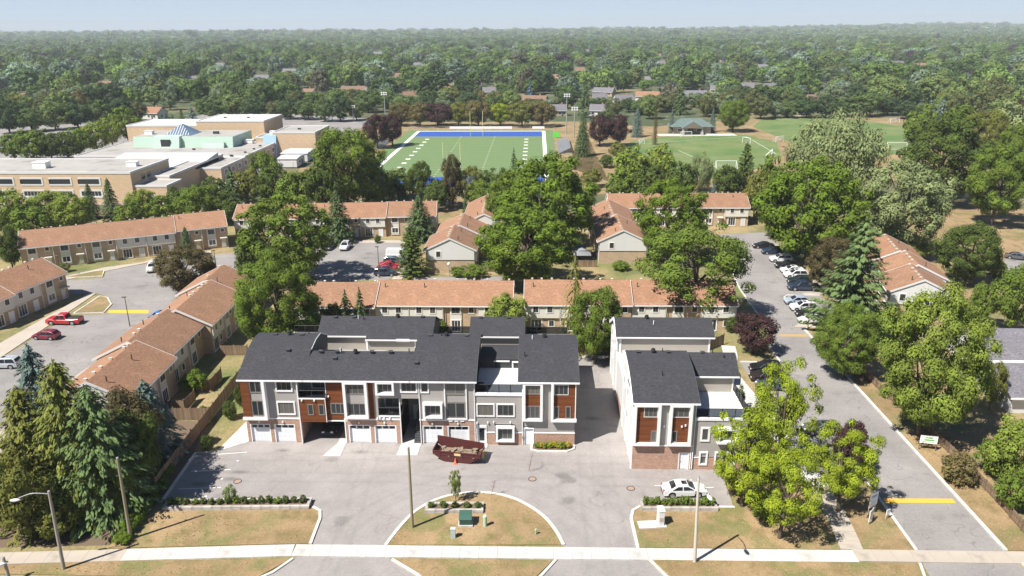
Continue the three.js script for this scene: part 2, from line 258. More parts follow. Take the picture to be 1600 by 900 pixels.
struct('planting_bed', [slab([[-0.2, -81.2], [-0.2, -80.1], [0.5, -79.9], [3.8, -79.9], [4.6, -80.4], [4.7, -81.2]], 0.02, 0.1), slab([[-41.6, -70], [-40.1, -70], [-40.6, -78.4], [-41.9, -84]], 0.01, 0.08)], MT.soil);
struct('concrete_pad', [slab([[-38.1, -78.9], [-35.05, -81.2], [-35.05, -93], [-36.3, -93]].map(([x, z]) => [x, z]), 0.01, 0.05), slab([[-25.05, -78.2], [-22.95, -78.2], [-22.95, -81.2], [-24.0, -81.2]], 0.012, 0.05), slab([[-24.0, -81.21], [-22.95, -81.21], [-22.95, -91], [-24.0, -91]], 0.012, 0.05), slab([[-16.35, -78.5], [-13.85, -78.6], [-13.75, -81.2], [-16.2, -81.2]], 0.012, 0.05), slab([[-16.1, -81.21], [-13.8, -81.21], [-13.8, -92], [-16.1, -92]], 0.012, 0.05), slab([[5, -106.9], [11.2, -107.3], [11.2, -108], [5, -107.7]], 0.012, 0.1)], MT.conc);
{ // painted stall lines and arrows on the lot
  const l = []; const st = (x0, z0, x1, z1, w = 0.11) => { const dx = x1 - x0, dz = z1 - z0, q = Math.hypot(dx, dz), a = -dz / q * w / 2, b = dx / q * w / 2; l.push(sheet([[x0 + a, z0 + b], [x1 + a, z1 + b], [x1 - a, z1 - b], [x0 - a, z0 - b]], 0.013)); };
  st(-39.2, -71.1, -34.6, -71.5); st(-39.3, -74.6, -34.9, -75.1); st(-38.6, -78.2, -34.4, -78.9); st(13.3, -72.9, 15, -73); st(18.6, -72.6, 19.7, -72.7);
  for (const [x, z] of [[-35.6, -69.8], [-35.2, -73.2], [-34.8, -77]]) l.push(sheet([[x - 0.12, z - 0.1], [x + 0.12, z - 0.1], [x + 0.12, z + 0.1], [x - 0.12, z + 0.1]], 0.013));
  struct('painted_line', l, MT.line);
}
for (const [i, [x, z, lab]] of [[-33.2, -72.7, 'rusty round manhole cover in the lot near the striped stalls'], [-0.2, -73.9, 'rusty round manhole cover in the lot beyond the curved island'], [10.6, -72.3, 'rusty round manhole cover in the lot behind the parked white sedan']].entries()) {
  const g = thing('manhole_cover', lab, 'manhole cover', x, 0, z, 0, 'manhole covers in the parking lot');
  mesh('rim', [new THREE.TorusGeometry(0.42, 0.05, 6, 24).rotateX(Math.PI / 2).translate(0, 0.015, 0)], MT.dark, g); mesh('lid', cyl(0.4, 0.4, 0.025, 24), M([0.32, 0.22, 0.165]), g);
}
// ---- roads of the neighbourhood
struct('side_road', [sheet([[36.8, -62.2], [45.5, -62.2], [44.9, -119.5], [46, -120.4], [53.3, -120.6], [53.5, -146], [56.5, -172], [56, -183], [45, -181], [41.5, -160], [39.4, -140], [38.9, -116], [36.9, -111.5], [36.9, -106], [30.9, -106], [31.6, -76], [36.9, -76]], 0.008), sheet([[36.2, -56.9], [46.2, -56.9], [45.6, -60.6], [36.6, -60.6]], 0.0085), sheet([[36.6, -60.6], [45.6, -60.6], [45.5, -62.2], [36.8, -62.2]], 0.0085)], MT.road);
struct('townhouse_road', [sheet(pix([-160, 660], [0, 562], [70, 517], [112, 492.5], [165, 491], [177, 476], [170, 464], [150, 458], [60, 462], [92, 438], [163, 434], [166, 420], [225, 413], [330, 398], [420, 392], [420, 432], [345, 432], [300, 470], [262, 505], [215, 540], [120, 600], [60, 640], [20, 720], [-60, 800]), 0.008), sheet(pix([470, 378], [625, 379], [642, 392], [628, 420], [607, 437], [470, 441]), 0.008), sheet(pix([640, 440], [820, 440], [820, 432], [650, 433]), 0.008)], MT.road);
struct('footpath', [slab(pix([-20, 560], [-20, 548], [60, 503], [138, 459], [150, 459], [72, 512], [0, 560]), 0.01, 0.1), slab(pix([94, 434], [165, 418], [225, 410], [240, 404], [330, 392], [330, 396], [240, 409], [166, 424], [94, 440]), 0.01, 0.1), slab(pix([120, 604], [208, 540], [262, 500], [262, 490], [200, 534], [112, 592]), 0.012, 0.1), slab(pix([530, 376], [640, 376], [648, 372], [652, 372], [640, 380], [530, 380]), 0.01, 0.1), slab(pix([612, 437], [628, 437], [640, 408], [630, 408]), 0.01, 0.1), slab(pix([0, 720], [20, 712], [24, 660], [10, 665], [-20, 690]), 0.01, 0.1), slab(pix([1318, 475], [1290, 462], [1262, 440], [1232, 408], [1206, 383], [1216, 383], [1244, 408], [1276, 440], [1300, 458], [1324, 470]), 0.01, 0.1), slab(pix([1240, 512], [1250, 505], [1288, 506], [1288, 511]), 0.01, 0.1), slab(pix([1253, 458.5], [1296, 456], [1296, 459.5], [1262, 461.5]), 0.01, 0.1)], MT.oldconc);
for (const [n, pts, name] of [[0, [[115, 490.5], [162, 489], [174, 476], [168, 465.5], [156, 463]], 'kerb'], [1, [[97, 435], [160, 432], [163, 423], [150, 424]], 'kerb']]) {
  struct(n ? 'grass_verge' : 'grass_island', slab(pix(...pts), 0.004, 0.12), MT.dry); struct(name, ribbon(pix(...pts), 0.25, 0.004, 0.15, true), MT.curb);
}
struct('speed_hump_marking', [sheet([[37.3, -70.2], [44.7, -70.3], [44.7, -71.1], [37.3, -71.0]], 0.03), sheet(pix([168, 489], [232, 489.5], [232, 484.5], [170, 484.5]), 0.013)], MT.yellow);
struct('speed_hump_marking', sheet([[40, -116.2], [44.6, -116.2], [44.6, -117.2], [40, -117.2]], 0.013), MT.worn);
const hillY = (x, z) => { const d = -z, k = clamp((d - 3000) / 1900), f = x / z; return k * k * (3 - 2 * k) * (1 + 15 * N1.fbm((x + 9000) / 2600, (z + 12000) / 2600, 6, 3) + 24 * Math.exp(-Math.pow((f + 0.5) / 0.16, 2)) * clamp((d - 4200) / 1500)); };
{ const g = new THREE.PlaneGeometry(18000, 7000, 120, 60).rotateX(-Math.PI / 2).translate(0, 0, -6500), p = g.attributes.position; for (let i = 0; i < p.count; i++) p.setY(i, hillY(p.getX(i), p.getZ(i)) + 0.02 - (p.getZ(i) > -3100 ? 1 : 0)); g.computeVertexNormals(); struct('hills', g, MT.earth); }

// ---- football field
const FX = -26.7, FW = 29.7;
struct('sports_ground', sheet([[-68, -384], [24, -384], [24, -228], [-68, -228]], 0.006), MT.dry);
struct('turf_field', sheet([[-62.5, -379], [8.2, -379], [8.2, -232], [-62.5, -232]], 0.012), MT.turf);
struct('end_zone', [sheet([[FX - FW, -374.5], [FX + FW, -374.5], [FX + FW, -356.5], [FX - FW, -356.5]], 0.018), sheet([[FX - FW, -256], [FX + FW, -256], [FX + FW, -238], [FX - FW, -238]], 0.018)], MT.blue);
{
  const l = [], y = [], R = (x0, z0, x1, z1, t = l) => t.push(sheet([[x0, z0], [x1, z0], [x1, z1], [x0, z1]], 0.024));
  R(FX - FW - 1.6, -376.2, FX + FW + 1.6, -374.5); R(FX - FW - 1.6, -374.5, FX - FW, -236.4); R(FX + FW, -374.5, FX + FW + 1.6, -236.4); R(FX - FW - 1.6, -238, FX + FW + 1.6, -236.4);
  for (let i = 0; i <= 22; i++) { const z = -356.5 + i * 4.57; R(FX - FW, z - 0.1, FX + FW, z + 0.1, y); for (const x of [FX - 7.8, FX + 7.8]) R(x - 0.25, z - 1.2, x + 0.25, z + 1.2, y); }
  for (let i = 1; i < 11; i++) { const z = -356.5 + i * 9.14; for (const x of [FX - 22.5, FX + 22.5]) R(x - 0.9, z - 1.2, x + 0.9, z + 1.2); }
  struct('field_line', l, MT.line); struct('yard_line', y, MT.faint);
}
// ---- soccer pitches and school grounds
struct('park_ground', sheet(pix([888, 262], [905, 207], [1240, 180], [1330, 182], [1440, 186], [1600, 205], [1600, 260], [1300, 300], [1000, 300]), 0.006), MT.dry);
struct('soccer_pitch', [sheet(pix([950, 248], [985, 222], [1040, 213.5], [1165, 211], [1213, 222], [1222, 245], [1190, 262], [1120, 280], [1020, 272]), 0.012), sheet(pix([1176, 198], [1190, 186], [1240, 183.5], [1330, 186], [1420, 198], [1440, 212], [1420, 238], [1330, 250], [1240, 224]), 0.012)], MT.green);
{ const l = [], S = (a, b, w = 0.35) => { const p = P(...a), q = P(...b), dx = q.x - p.x, dz = q.z - p.z, n = Math.hypot(dx, dz), u = -dz / n * w, v = dx / n * w; l.push(sheet([[p.x + u, p.z + v], [q.x + u, q.z + v], [q.x - u, q.z - v], [p.x - u, p.z - v]], 0.02)); };
  S([985, 226], [1165, 213], 0.1); S([1165, 213], [1212, 240], 0.1); S([985, 226], [960, 246], 0.1); S([1060, 235], [1120, 262], 0.1);
  struct('pitch_line', l, MT.line); }
struct('school_lot', sheet(pix([-40, 260], [-40, 205], [60, 196], [210, 190], [262, 192], [330, 176], [480, 180], [592, 186], [560, 205], [480, 250], [300, 320], [-40, 320]), 0.006), MT.road);
struct('play_yard', sheet(pix([560, 202], [592, 188], [606, 190], [604, 232], [575, 235]), 0.012), MT.dry);
struct('dry_yard', [sheet(pix([560, 207], [600, 191], [900, 190], [960, 195], [1180, 205], [1180, 209], [960, 214], [880, 206], [640, 206]), 0.004), sheet(pix([440, 300], [470, 262], [560, 258], [600, 300], [560, 315]), 0.012), sheet(pix([690, 350], [670, 320], [690, 300], [735, 312], [735, 345]), 0.012), sheet(pix([1395, 330], [1500, 310], [1640, 335], [1640, 470], [1480, 470], [1440, 400]), 0.006)], MT.dry);
struct('back_driveway', sheet(pix([1566, 440], [1570, 402], [1600, 392], [1680, 420], [1640, 470]), 0.014), MT.road);

// ---------------------------------------------------------------- building parts
const gcache = {};
const cached = (key, make) => (gcache[key] ??= join(make()));
// window in a wall facing +z of its parent's axes; x, y = centre of the sill line's left edge ... bottom
function win(parent, x, y, z, w, h, o = {}) {
  const { lights = 3, trim = 0.12, depth = 0.06, turn = 0, m = MT.white, bar = 0.07, name = 'window', barM = MT.bronze, sill = 0 } = o;
  const key = [w, h, trim, depth, sill].map((v) => v.toFixed(2)).join();
  const f = share(name, cached('wf' + key, () => [B(-w / 2 - trim, -trim, 0, w / 2 + trim, 0, depth + sill), B(-w / 2 - trim, h, 0, w / 2 + trim, h + trim, depth), B(-w / 2 - trim, 0, 0, -w / 2, h, depth), B(w / 2, 0, 0, w / 2 + trim, h, depth)]), m, parent);
  f.position.set(x, y, z); f.rotation.y = turn;
  if (lights) share('frame', cached('wb' + key + lights + bar, () => { const l = [B(-w / 2, 0, 0.004, w / 2, bar, 0.045), B(-w / 2, h - bar, 0.004, w / 2, h, 0.045)]; for (let i = 0; i <= lights; i++) { const c = clamp(-w / 2 + w * i / lights, -w / 2 + bar / 2, w / 2 - bar / 2); l.push(B(c - bar / 2, bar, 0.004, c + bar / 2, h - bar, 0.04)); } return l; }), barM, f);
  share('pane', cached('wp' + key, () => [B(-w / 2, 0, -0.02, w / 2, h, 0.018)]), [MT.glass, MT.glass, MT.glass2, MT.glass, MT.glass3, MT.glass2, MT.glass][Math.abs(Math.round(x * 7.3 + y * 11.7 + z * 3.1)) % 7], f);
  return f;
}
function frameBox(parent, x0, x1, y0, y1, z, depth, t, sides = 'lrtb', m = MT.white, name = 'bay_frame') {
  const l = []; if (sides.includes('l')) l.push(B(x0, y0, z, x0 + t, y1, z + depth)); if (sides.includes('r')) l.push(B(x1 - t, y0, z, x1, y1, z + depth));
  const a = sides.includes('l') ? x0 + t : x0, b = sides.includes('r') ? x1 - t : x1;
  if (sides.includes('t')) l.push(B(a, y1 - t, z, b, y1, z + depth)); if (sides.includes('b')) l.push(B(a, y0, z, b, y0 + t, z + depth));
  return mesh(name, l, m, parent);
}
const panelGeom = (w, h) => cached('gd' + w.toFixed(2) + h, () => { const l = [B(-w / 2, 0, 0, w / 2, h, 0.04)]; for (let r = 0; r < 3; r++) for (let c = 0; c < 4; c++) l.push(B(-w / 2 + w * (c + 0.1) / 4, h * (r + 0.1) / 4, 0.04, -w / 2 + w * (c + 0.9) / 4, h * (r + 0.88) / 4, 0.052)); return l; });
function garage(parent, x0, x1, h, z) {
  const w = x1 - x0, d = share('garage_door', panelGeom(w, h), MT.doorWhite, parent); d.position.set((x0 + x1) / 2, 0.03, z);
  share('door_frame', cached('gf' + w.toFixed(2) + h, () => [B(-w / 2 - 0.14, 0, 0, -w / 2, h + 0.14, 0.24), B(w / 2, 0, 0, w / 2 + 0.14, h + 0.14, 0.24), B(-w / 2, h, 0, w / 2, h + 0.14, 0.24)]), MT.white, d);
  for (let i = 0; i < 3; i++) share('pane', cached('gp' + w.toFixed(2), () => [B(-w * 0.13, 0, 0.04, w * 0.13, 0.34, 0.06)]), MT.glass, d).position.set(-w / 2 + w * (i + 0.5) / 3, h - 0.46, 0);
}
function sconce(parent, x, y, z) { const s = mesh('wall_lamp', [B(-0.05, -0.06, 0, 0.05, 0.07, 0.05), B(-0.075, -0.12, 0.05, 0.075, 0.1, 0.17)], MT.white, parent); s.position.set(x, y, z); }
const RAILGLASS = new THREE.MeshPhysicalMaterial({ color: new THREE.Color().setRGB(0.34, 0.37, 0.41), roughness: 0.04, specularIntensity: 0.25, transmission: 1, thickness: 0 });
function railing(parent, pts, y0, y1, name = 'railing') {
  const l = []; for (let i = 0; i + 1 < pts.length; i++) { const [a, b] = [pts[i], pts[i + 1]], n = Math.max(1, Math.round(Math.hypot(b[0] - a[0], b[1] - a[1]) / 1.45)); l.push(rod([a[0], y1, a[1]], [b[0], y1, b[1]], 0.05), rod([a[0], y0 + 0.1, a[1]], [b[0], y0 + 0.1, b[1]], 0.025)); for (let k = i ? 1 : 0; k <= n; k++) l.push(rod([a[0] + (b[0] - a[0]) * k / n, y0, a[1] + (b[1] - a[1]) * k / n], [a[0] + (b[0] - a[0]) * k / n, y1, a[1] + (b[1] - a[1]) * k / n], 0.05));  }
  const rl = mesh(name, l, MT.black, parent); for (let i = 0; i + 1 < pts.length; i++) { const [a, b] = [pts[i], pts[i + 1]], L = Math.hypot(b[0] - a[0], b[1] - a[1]), g = mesh('glass_panel', B(-L / 2, y0 + 0.12, -0.006, L / 2, y1 - 0.06, 0.006), RAILGLASS, rl); g.position.set((a[0] + b[0]) / 2, 0, (a[1] + b[1]) / 2); g.rotation.y = Math.atan2(-(b[1] - a[1]), b[0] - a[0]); }
  return rl;
}
const ventGeom = cached('vent', () => [cyl(0.16, 0.16, 0.25, 10), cyl(0.3, 0.22, 0.3, 10).translate(0, 0.22, 0)]);
const pipeGeom = cached('pipe', () => [cyl(0.06, 0.06, 0.55, 8)]);
const boxVentGeom = cached('bvent', () => [B(-0.2, 0, -0.2, 0.2, 0.16, 0.2), B(-0.26, 0.16, -0.26, 0.26, 0.22, 0.26)]);
function roofBits(parent, list) { for (const [k, x, y, z] of list) { const g = k === 'v' ? share('roof_turbine', ventGeom, MT.black, parent) : k === 'p' ? share('vent_pipe', pipeGeom, MT.black, parent) : k === 'w' ? share('vent_pipe', pipeGeom, MT.white, parent) : share('roof_vent', boxVentGeom, MT.dark, parent); g.position.set(x, y, z); } }
// curved shingle roof from a (z, y) profile, with fascia and rakes
function arcRoof(parent, x0, x1, prof, o = {}) {
  const up = prof.map(([z, y]) => [z, y]), dn = [...prof].reverse().map(([z, y]) => [z, y - 0.22]);
  const r = mesh('roof', prism([...up, ...dn], x0, x1), MT.slate, parent);
  if (o.fascia !== 0) mesh('fascia', [B(x0 - 0.03, prof[0][1] - 0.2, prof[0][0], x1 + 0.03, prof[0][1] - 0.02, prof[0][0] + 0.1)], MT.white, r);
  for (const x of o.rakes ?? []) mesh('rake_board', prism([...prof.map(([z, y]) => [z, y + 0.03]), ...[...prof].reverse().map(([z, y]) => [z, y - 0.42])], x - 0.05, x + 0.05), MT.white, r);
  for (const x of o.edges ?? []) mesh('rake_board', prism([...prof.map(([z, y]) => [z, y + 0.015]), ...[...prof].reverse().map(([z, y]) => [z, y - 0.26])], x - 0.03, x + 0.03), MT.edge, r);
  return r;
}
const bez = (pts, n = 4) => { const c = new THREE.CatmullRomCurve3(pts.map((p) => new THREE.Vector3(p[0], p[1], 0)), false, 'centripetal'); return c.getPoints(n * (pts.length - 1)).map((v) => [v.x, v.y]); };

// ---------------------------------------------------------------- the long new townhouse block
{
  const Z = -81.3, b = thing('townhouse_block', 'long new grey three storey townhouse block with dark curved roofs and white garage doors', 'apartment building', 0, 0, 0);
  const bx = (n, m, ...r) => { let o; for (const q of r) o = mesh(n, B(...q), m, b); return o; };
  // masonry base
  bx('brick_base', MT.brick,
    [-35, 0, Z - 8, -34.62, 3.2, Z], [-34.62, 2.5, Z - 0.3, -32.12, 3.2, Z], [-32.12, 0, Z - 0.3, -31.68, 3.2, Z], [-31.68, 2.5, Z - 0.3, -29.1, 3.2, Z], [-29.1, 0, Z - 9.7, -28.3, 3.2, Z],
    [-22.95, 0, Z - 9.7, -22.55, 3.2, Z], [-22.55, 2.5, Z - 0.3, -19.85, 3.2, Z], [-19.85, 0, Z - 0.3, -19.4, 3.2, Z], [-19.4, 2.5, Z - 0.3, -16.7, 3.2, Z], [-16.7, 0, Z - 9.7, -16.2, 3.2, Z],
    [-13.8, 0, Z - 9.7, -13.55, 3.2, Z], [-13.55, 2.5, Z - 0.3, -11.0, 3.2, Z], [-11.0, 0, Z - 0.3, -10.5, 3.2, Z], [-10.5, 2.5, Z - 0.3, -7.85, 3.2, Z], [-7.85, 0, Z - 0.3, -7.2, 3.2, Z],
    [-7.2, 0, Z - 0.3, -7.0, 1.6, Z], [-5.75, 0, Z - 0.3, -4.75, 1.6, Z], [-4.75, 0, Z - 0.3, -2.3, 0.5, Z], [-2.3, 0, Z - 0.3, -1.3, 1.6, Z], [-0.05, 0, Z - 0.3, 4.85, 1.6, Z], [4.55, 0, Z - 18, 4.85, 1.6, Z - 0.3]);
  bx('string_course', MT.white, [-35.05, 3.2, Z - 0.3, -28.25, 3.36, Z + 0.06], [-23.0, 3.2, Z - 0.3, -16.15, 3.36, Z + 0.06], [-13.85, 3.2, Z - 0.3, -7.2, 3.36, Z + 0.06], [-7.2, 1.6, Z - 0.3, -7.0, 1.72, Z + 0.05], [-5.75, 1.6, Z - 0.3, -4.75, 1.72, Z + 0.05], [-2.3, 1.6, Z - 0.3, -1.3, 1.72, Z + 0.05], [-0.05, 1.6, Z - 0.3, 4.88, 1.72, Z + 0.05]);
  for (const [x0, x1] of [[-34.5, -32.24], [-31.56, -29.22], [-22.42, -19.98], [-19.27, -16.83], [-13.42, -11.13], [-10.37, -7.98]]) garage(b, x0, x1, 2.36, Z - 0.24);
  // siding, section by section
  bx('siding_wall', MT.grey, [-34.9, 3.36, Z - 9, -28.25, 8.45, Z - 0.02]);
  bx('siding_wall', MT.grey, [-19.25, 6.1, Z - 7, -13.75, 8.45, Z - 0.02], [-19.25, 3.36, Z - 0.3, -18.75, 6.1, Z - 0.02], [-18.75, 3.36, Z - 2.2, -16.15, 3.7, Z - 0.02], [-19.25, 3.36, Z - 2.2, -18.75, 6.1, Z - 0.3], [-18.75, 3.7, Z - 2.4, -16.15, 6.1, Z - 2.2], [-16.17, 5.3, Z - 0.3, -15.9, 6.1, Z - 0.02]);
  bx('siding_wall', MT.grey, [-13.8, 3.36, Z - 9, -7.1, 8.45, Z - 0.02]);
  bx('siding_wall', MT.grey, [-7.1, 3.0, Z - 7.8, -1.3, 6.6, Z - 0.02], [-7.1, 1.72, Z - 0.3, -7.0, 3.0, Z - 0.02], [-7.0, 2.62, Z - 0.3, -5.75, 3.0, Z - 0.02], [-5.75, 1.72, Z - 0.3, -4.75, 3.0, Z - 0.02], [-4.75, 2.75, Z - 0.3, -2.3, 3.0, Z - 0.02], [-2.3, 1.72, Z - 0.3, -1.3, 3.0, Z - 0.02]);
  bx('siding_wall', MT.grey, [-1.4, 2.5, Z - 9, 4.82, 8.45, Z - 0.02], [-0.05, 1.72, Z - 18, 4.82, 2.5, Z - 0.02], [-1.4, 1.72, Z - 0.3, -1.3, 2.5, Z - 0.02]);
  // carport opening: soffit and inner walls
  bx('siding_wall', MT.grey, [-28.25, 3.0, Z - 9, -20.0, 3.3, Z - 0.5], [-28.25, 3.3, Z - 9, -19.25, 8.45, Z - 2.0], [-25.0, 6.1, Z - 2.0, -24.9, 8.45, Z - 0.5]);
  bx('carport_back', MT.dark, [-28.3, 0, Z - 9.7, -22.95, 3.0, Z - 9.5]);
  bx('timber_cladding', MT.wood, [-28.25, 3.0, Z - 0.5, -25.0, 6.1, Z + 0.3]);
  bx('timber_cladding', MT.wood, [-24.95, 3.0, Z - 0.5, -22.3, 8.45, Z - 0.05]);
  bx('timber_cladding', MT.wood, [-22.3, 3.38, Z - 0.5, -19.25, 8.45, Z + 0.02]);
  bx('trim', MT.white, [-24.99, 2.95, Z - 0.06, -22.6, 3.08, Z + 0.03], [-25.06, 3.0, Z + 0.3, -24.98, 6.2, Z + 0.34], [-22.98, 0.02, Z, -22.84, 3.2, Z + 0.05], [-28.32, 0.02, Z, -28.2, 8.4, Z + 0.34], [-24.98, 6.2, Z - 0.4, -24.9, 8.45, Z + 0.0]);
  bx('balcony_floor', MT.floorGrey, [-28.2, 6.1, Z - 2.0, -24.9, 6.2, Z + 0.3]); bx('trim', MT.white, [-28.2, 6.06, Z + 0.3, -24.98, 6.22, Z + 0.36]);
  railing(b, [[-28.1, Z + 0.28], [-25.05, Z + 0.28]], 6.22, 7.2);
  win(b, -26.1, 6.5, Z - 1.98, 2.0, 1.7, { lights: 2 });
  win(b, -26.85, 4.0, Z + 0.3, 0.62, 1.35, { lights: 1, trim: 0.05, m: MT.bronze }); win(b, -25.55, 4.0, Z + 0.3, 0.62, 1.35, { lights: 1, trim: 0.05, m: MT.bronze });
  win(b, -23.6, 4.0, Z - 0.04, 1.75, 1.35, { lights: 3, trim: 0.05, m: MT.bronze });
  sconce(b, -24.65, 6.35, Z - 0.05); sconce(b, -22.75, 6.35, Z - 0.05); sconce(b, -27.8, 5.95, Z + 0.3); sconce(b, -26.3, 5.95, Z + 0.3);
  // bay at the west corner
  bx('timber_cladding', MT.wood, [-35, 3.68, Z, -33.95, 8.5, Z + 0.5], [-35.04, 3.36, Z - 2, -34.9, 8.45, Z]);
  bx('spandrel', MT.grey, [-33.95, 3.68, Z, -32.4, 8.5, Z + 0.4]);
  win(b, -33.2, 6.95, Z + 0.41, 1.4, 1.5, { lights: 2, trim: 0.05, m: MT.bronze, bar: 0.1 }); win(b, -33.2, 3.85, Z + 0.41, 1.4, 2.0, { lights: 2, trim: 0.05, m: MT.bronze, bar: 0.1 });
  frameBox(b, -35.06, -32.05, 3.36, 8.5, Z - 0.02, 0.72, 0.34, 'rb');
  for (const [x, y, w, h] of [[-29.9, 7.05, 1.75, 1.35], [-29.9, 3.95, 1.9, 1.5]]) win(b, x, y, Z - 0.02, w, h, { trim: 0.15, depth: 0.12 });
  // tall bay, upper boxed window and balcony of the middle unit
  frameBox(b, -22.75, -19.85, 3.62, 8.5, Z + 0.0, 0.6, 0.32); bx('spandrel', MT.grey, [-22.43, 3.94, Z + 0.02, -20.17, 8.18, Z + 0.25]);
  win(b, -21.3, 6.8, Z + 0.25, 2.1, 1.32, { trim: 0.04, m: MT.bronze }); win(b, -21.3, 4.0, Z + 0.25, 2.1, 1.5, { trim: 0.04, m: MT.bronze });
  win(b, -17.75, 6.98, Z - 0.02, 1.75, 1.25, { trim: 0.24, depth: 0.55 }); win(b, -14.95, 7.05, Z - 0.02, 1.75, 1.3, { trim: 0.16, depth: 0.1 });
  bx('balcony_floor', MT.floorGrey, [-18.75, 3.7, Z - 2.2, -16.1, 3.78, Z - 0.02]); bx('trim', MT.white, [-18.75, 3.62, Z - 0.02, -16.1, 3.8, Z + 0.04]); railing(b, [[-18.7, Z - 0.08], [-16.2, Z - 0.08], [-16.2, Z - 2.1]], 3.78, 4.8);
  win(b, -17.4, 3.9, Z - 2.2, 1.8, 1.9, { lights: 2 }); bx('trim', MT.white, [-16.2, 0.02, Z, -16.08, 6.1, Z + 0.05]);
  for (const x of [-18.9, -18.6, -18.1, -17.4]) sconce(b, x, 3.5, Z + 0.02);
  // stair passage
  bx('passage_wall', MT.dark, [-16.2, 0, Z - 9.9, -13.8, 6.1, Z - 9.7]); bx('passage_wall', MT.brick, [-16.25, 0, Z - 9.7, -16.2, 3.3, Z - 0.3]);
  const door = bx('door', MT.doorWhite, [-15.6, 0.06, Z - 6.1, -14.7, 2.15, Z - 6.04]); mesh('handle', [B(-14.85, 1, Z - 6.04, -14.78, 1.1, Z - 5.98)], MT.metal, door);
  bx('passage_wall', MT.grey, [-16.2, 0, Z - 6.3, -14.6, 3.2, Z - 6.12]);
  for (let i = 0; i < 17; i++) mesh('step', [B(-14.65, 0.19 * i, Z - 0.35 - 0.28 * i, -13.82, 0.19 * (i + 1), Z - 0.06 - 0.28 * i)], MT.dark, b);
  // east half
  win(b, -13.05, 7.02, Z - 0.02, 0.75, 1.35, { lights: 1, trim: 0.14, depth: 0.1 }); win(b, -12.15, 3.95, Z - 0.02, 1.85, 1.5, { trim: 0.24, depth: 0.55 });
  frameBox(b, -10.75, -8.05, 3.4, 8.5, Z - 0.02, 0.16, 0.14);
  win(b, -9.4, 6.75, Z, 2.3, 1.6, { lights: 2, trim: 0.06, m: MT.bronze, bar: 0.12 }); win(b, -9.4, 3.6, Z, 2.3, 2.05, { lights: 2, trim: 0.06, m: MT.bronze, bar: 0.12 });
  for (const x of [-10.3, -9.6, -8.9]) bx('trim', MT.white, [x, 3.12, Z + 0.06, x + 0.45, 3.19, Z + 0.1]);
  for (const [x, y, w, h] of [[-5.85, 3.95, 1.9, 1.45], [-3.45, 3.95, 1.9, 1.45]]) win(b, x, y, Z - 0.02, w, h, { trim: 0.14, depth: 0.1 });
  win(b, -3.52, 0.8, Z - 0.02, 1.75, 1.55, { trim: 0.26, depth: 0.4, sill: 0.0 });
  const gd = mesh('door', [B(-6.9, 0.05, Z - 0.3, -5.85, 2.3, Z - 0.16)], MT.white, b); mesh('pane', [B(-6.65, 0.45, Z - 0.16, -6.05, 2.1, Z - 0.14)], MT.glass, gd); mesh('door_frame', [B(-7.0, 0, Z - 0.3, -6.9, 2.62, Z + 0.05), B(-5.85, 0, Z - 0.3, -5.75, 2.62, Z + 0.05), B(-6.9, 2.3, Z - 0.3, -5.85, 2.62, Z + 0.05)], MT.white, gd); mesh('door_step', [B(-7.1, 0.01, Z, -5.65, 0.12, Z + 0.9)], MT.conc, gd);
  const sd = mesh('door', [B(-1.2, 0.03, Z - 0.2, -0.15, 2.2, Z - 0.12)], MT.doorWhite, b); mesh('door_frame', [B(-1.3, 0, Z - 0.3, -1.2, 2.34, Z + 0.04), B(-0.15, 0, Z - 0.3, -0.05, 2.34, Z + 0.04), B(-1.2, 2.2, Z - 0.3, -0.15, 2.34, Z + 0.04)], MT.white, sd); mesh('handle', [B(-1.1, 1, Z - 0.12, -1.02, 1.12, Z - 0.05)], MT.metal, sd);
  for (const [x, y] of [[-6.9, 3.0], [-5.6, 3.05], [-4.9, 3.1], [-2.9, 3.1], [-33.4, 2.85], [-30.5, 2.85], [-21.2, 2.85], [-18.1, 2.85], [-9.2, 2.85], [-12.3, 2.85]]) sconce(b, x, y, Z);
  bx('meter_box', MT.galv, [-7.05, 2.4, Z, -6.8, 2.9, Z + 0.2], [-1.55, 0.9, Z, -1.35, 1.3, Z + 0.16]);
  frameBox(b, -1.38, 0.98, 3.45, 8.5, Z, 0.5, 0.3); bx('timber_cladding', MT.wood, [-1.08, 3.75, Z + 0.0, 0.68, 8.2, Z + 0.2]);
  win(b, -0.2, 6.95, Z + 0.2, 1.66, 1.2, { trim: 0.04, m: MT.bronze }); win(b, -0.2, 3.8, Z + 0.2, 1.66, 1.55, { trim: 0.04, m: MT.bronze });
  frameBox(b, 1.95, 5.0, 3.45, 8.5, Z, 0.62, 0.3, 'lb'); bx('timber_cladding', MT.wood, [2.25, 3.75, Z + 0.0, 4.84, 8.5, Z + 0.25], [4.83, 3.75, Z - 3, 4.88, 8.4, Z]);
  win(b, 3.15, 6.95, Z + 0.25, 1.6, 1.25, { trim: 0.05 }); win(b, 2.62, 3.8, Z + 0.25, 0.55, 1.55, { lights: 1, trim: 0.05, m: MT.bronze }); win(b, 4.0, 3.8, Z + 0.25, 0.55, 1.55, { lights: 1, trim: 0.05, m: MT.bronze });
  bx('trim', MT.white, [4.8, 3.7, Z + 0.02, 4.9, 8.45, Z + 0.32]);
  for (const [x, y0, y1] of [[-28.36, 3.36, 8.3], [-13.72, 0.1, 8.3], [-7.14, 0.1, 8.3], [-1.42, 0.05, 8.3]]) mesh('downpipe', [rod([x, y0, Z + 0.09], [x, y1, Z + 0.09], 0.055)], MT.white, b);
  // roof terrace over the low unit
  bx('terrace_deck', MT.deck, [-7.05, 6.6, -88.9, -1.4, 6.68, Z - 0.25]); bx('coping', MT.white, [-7.15, 6.6, Z - 0.25, -1.3, 6.95, Z + 0.08]);
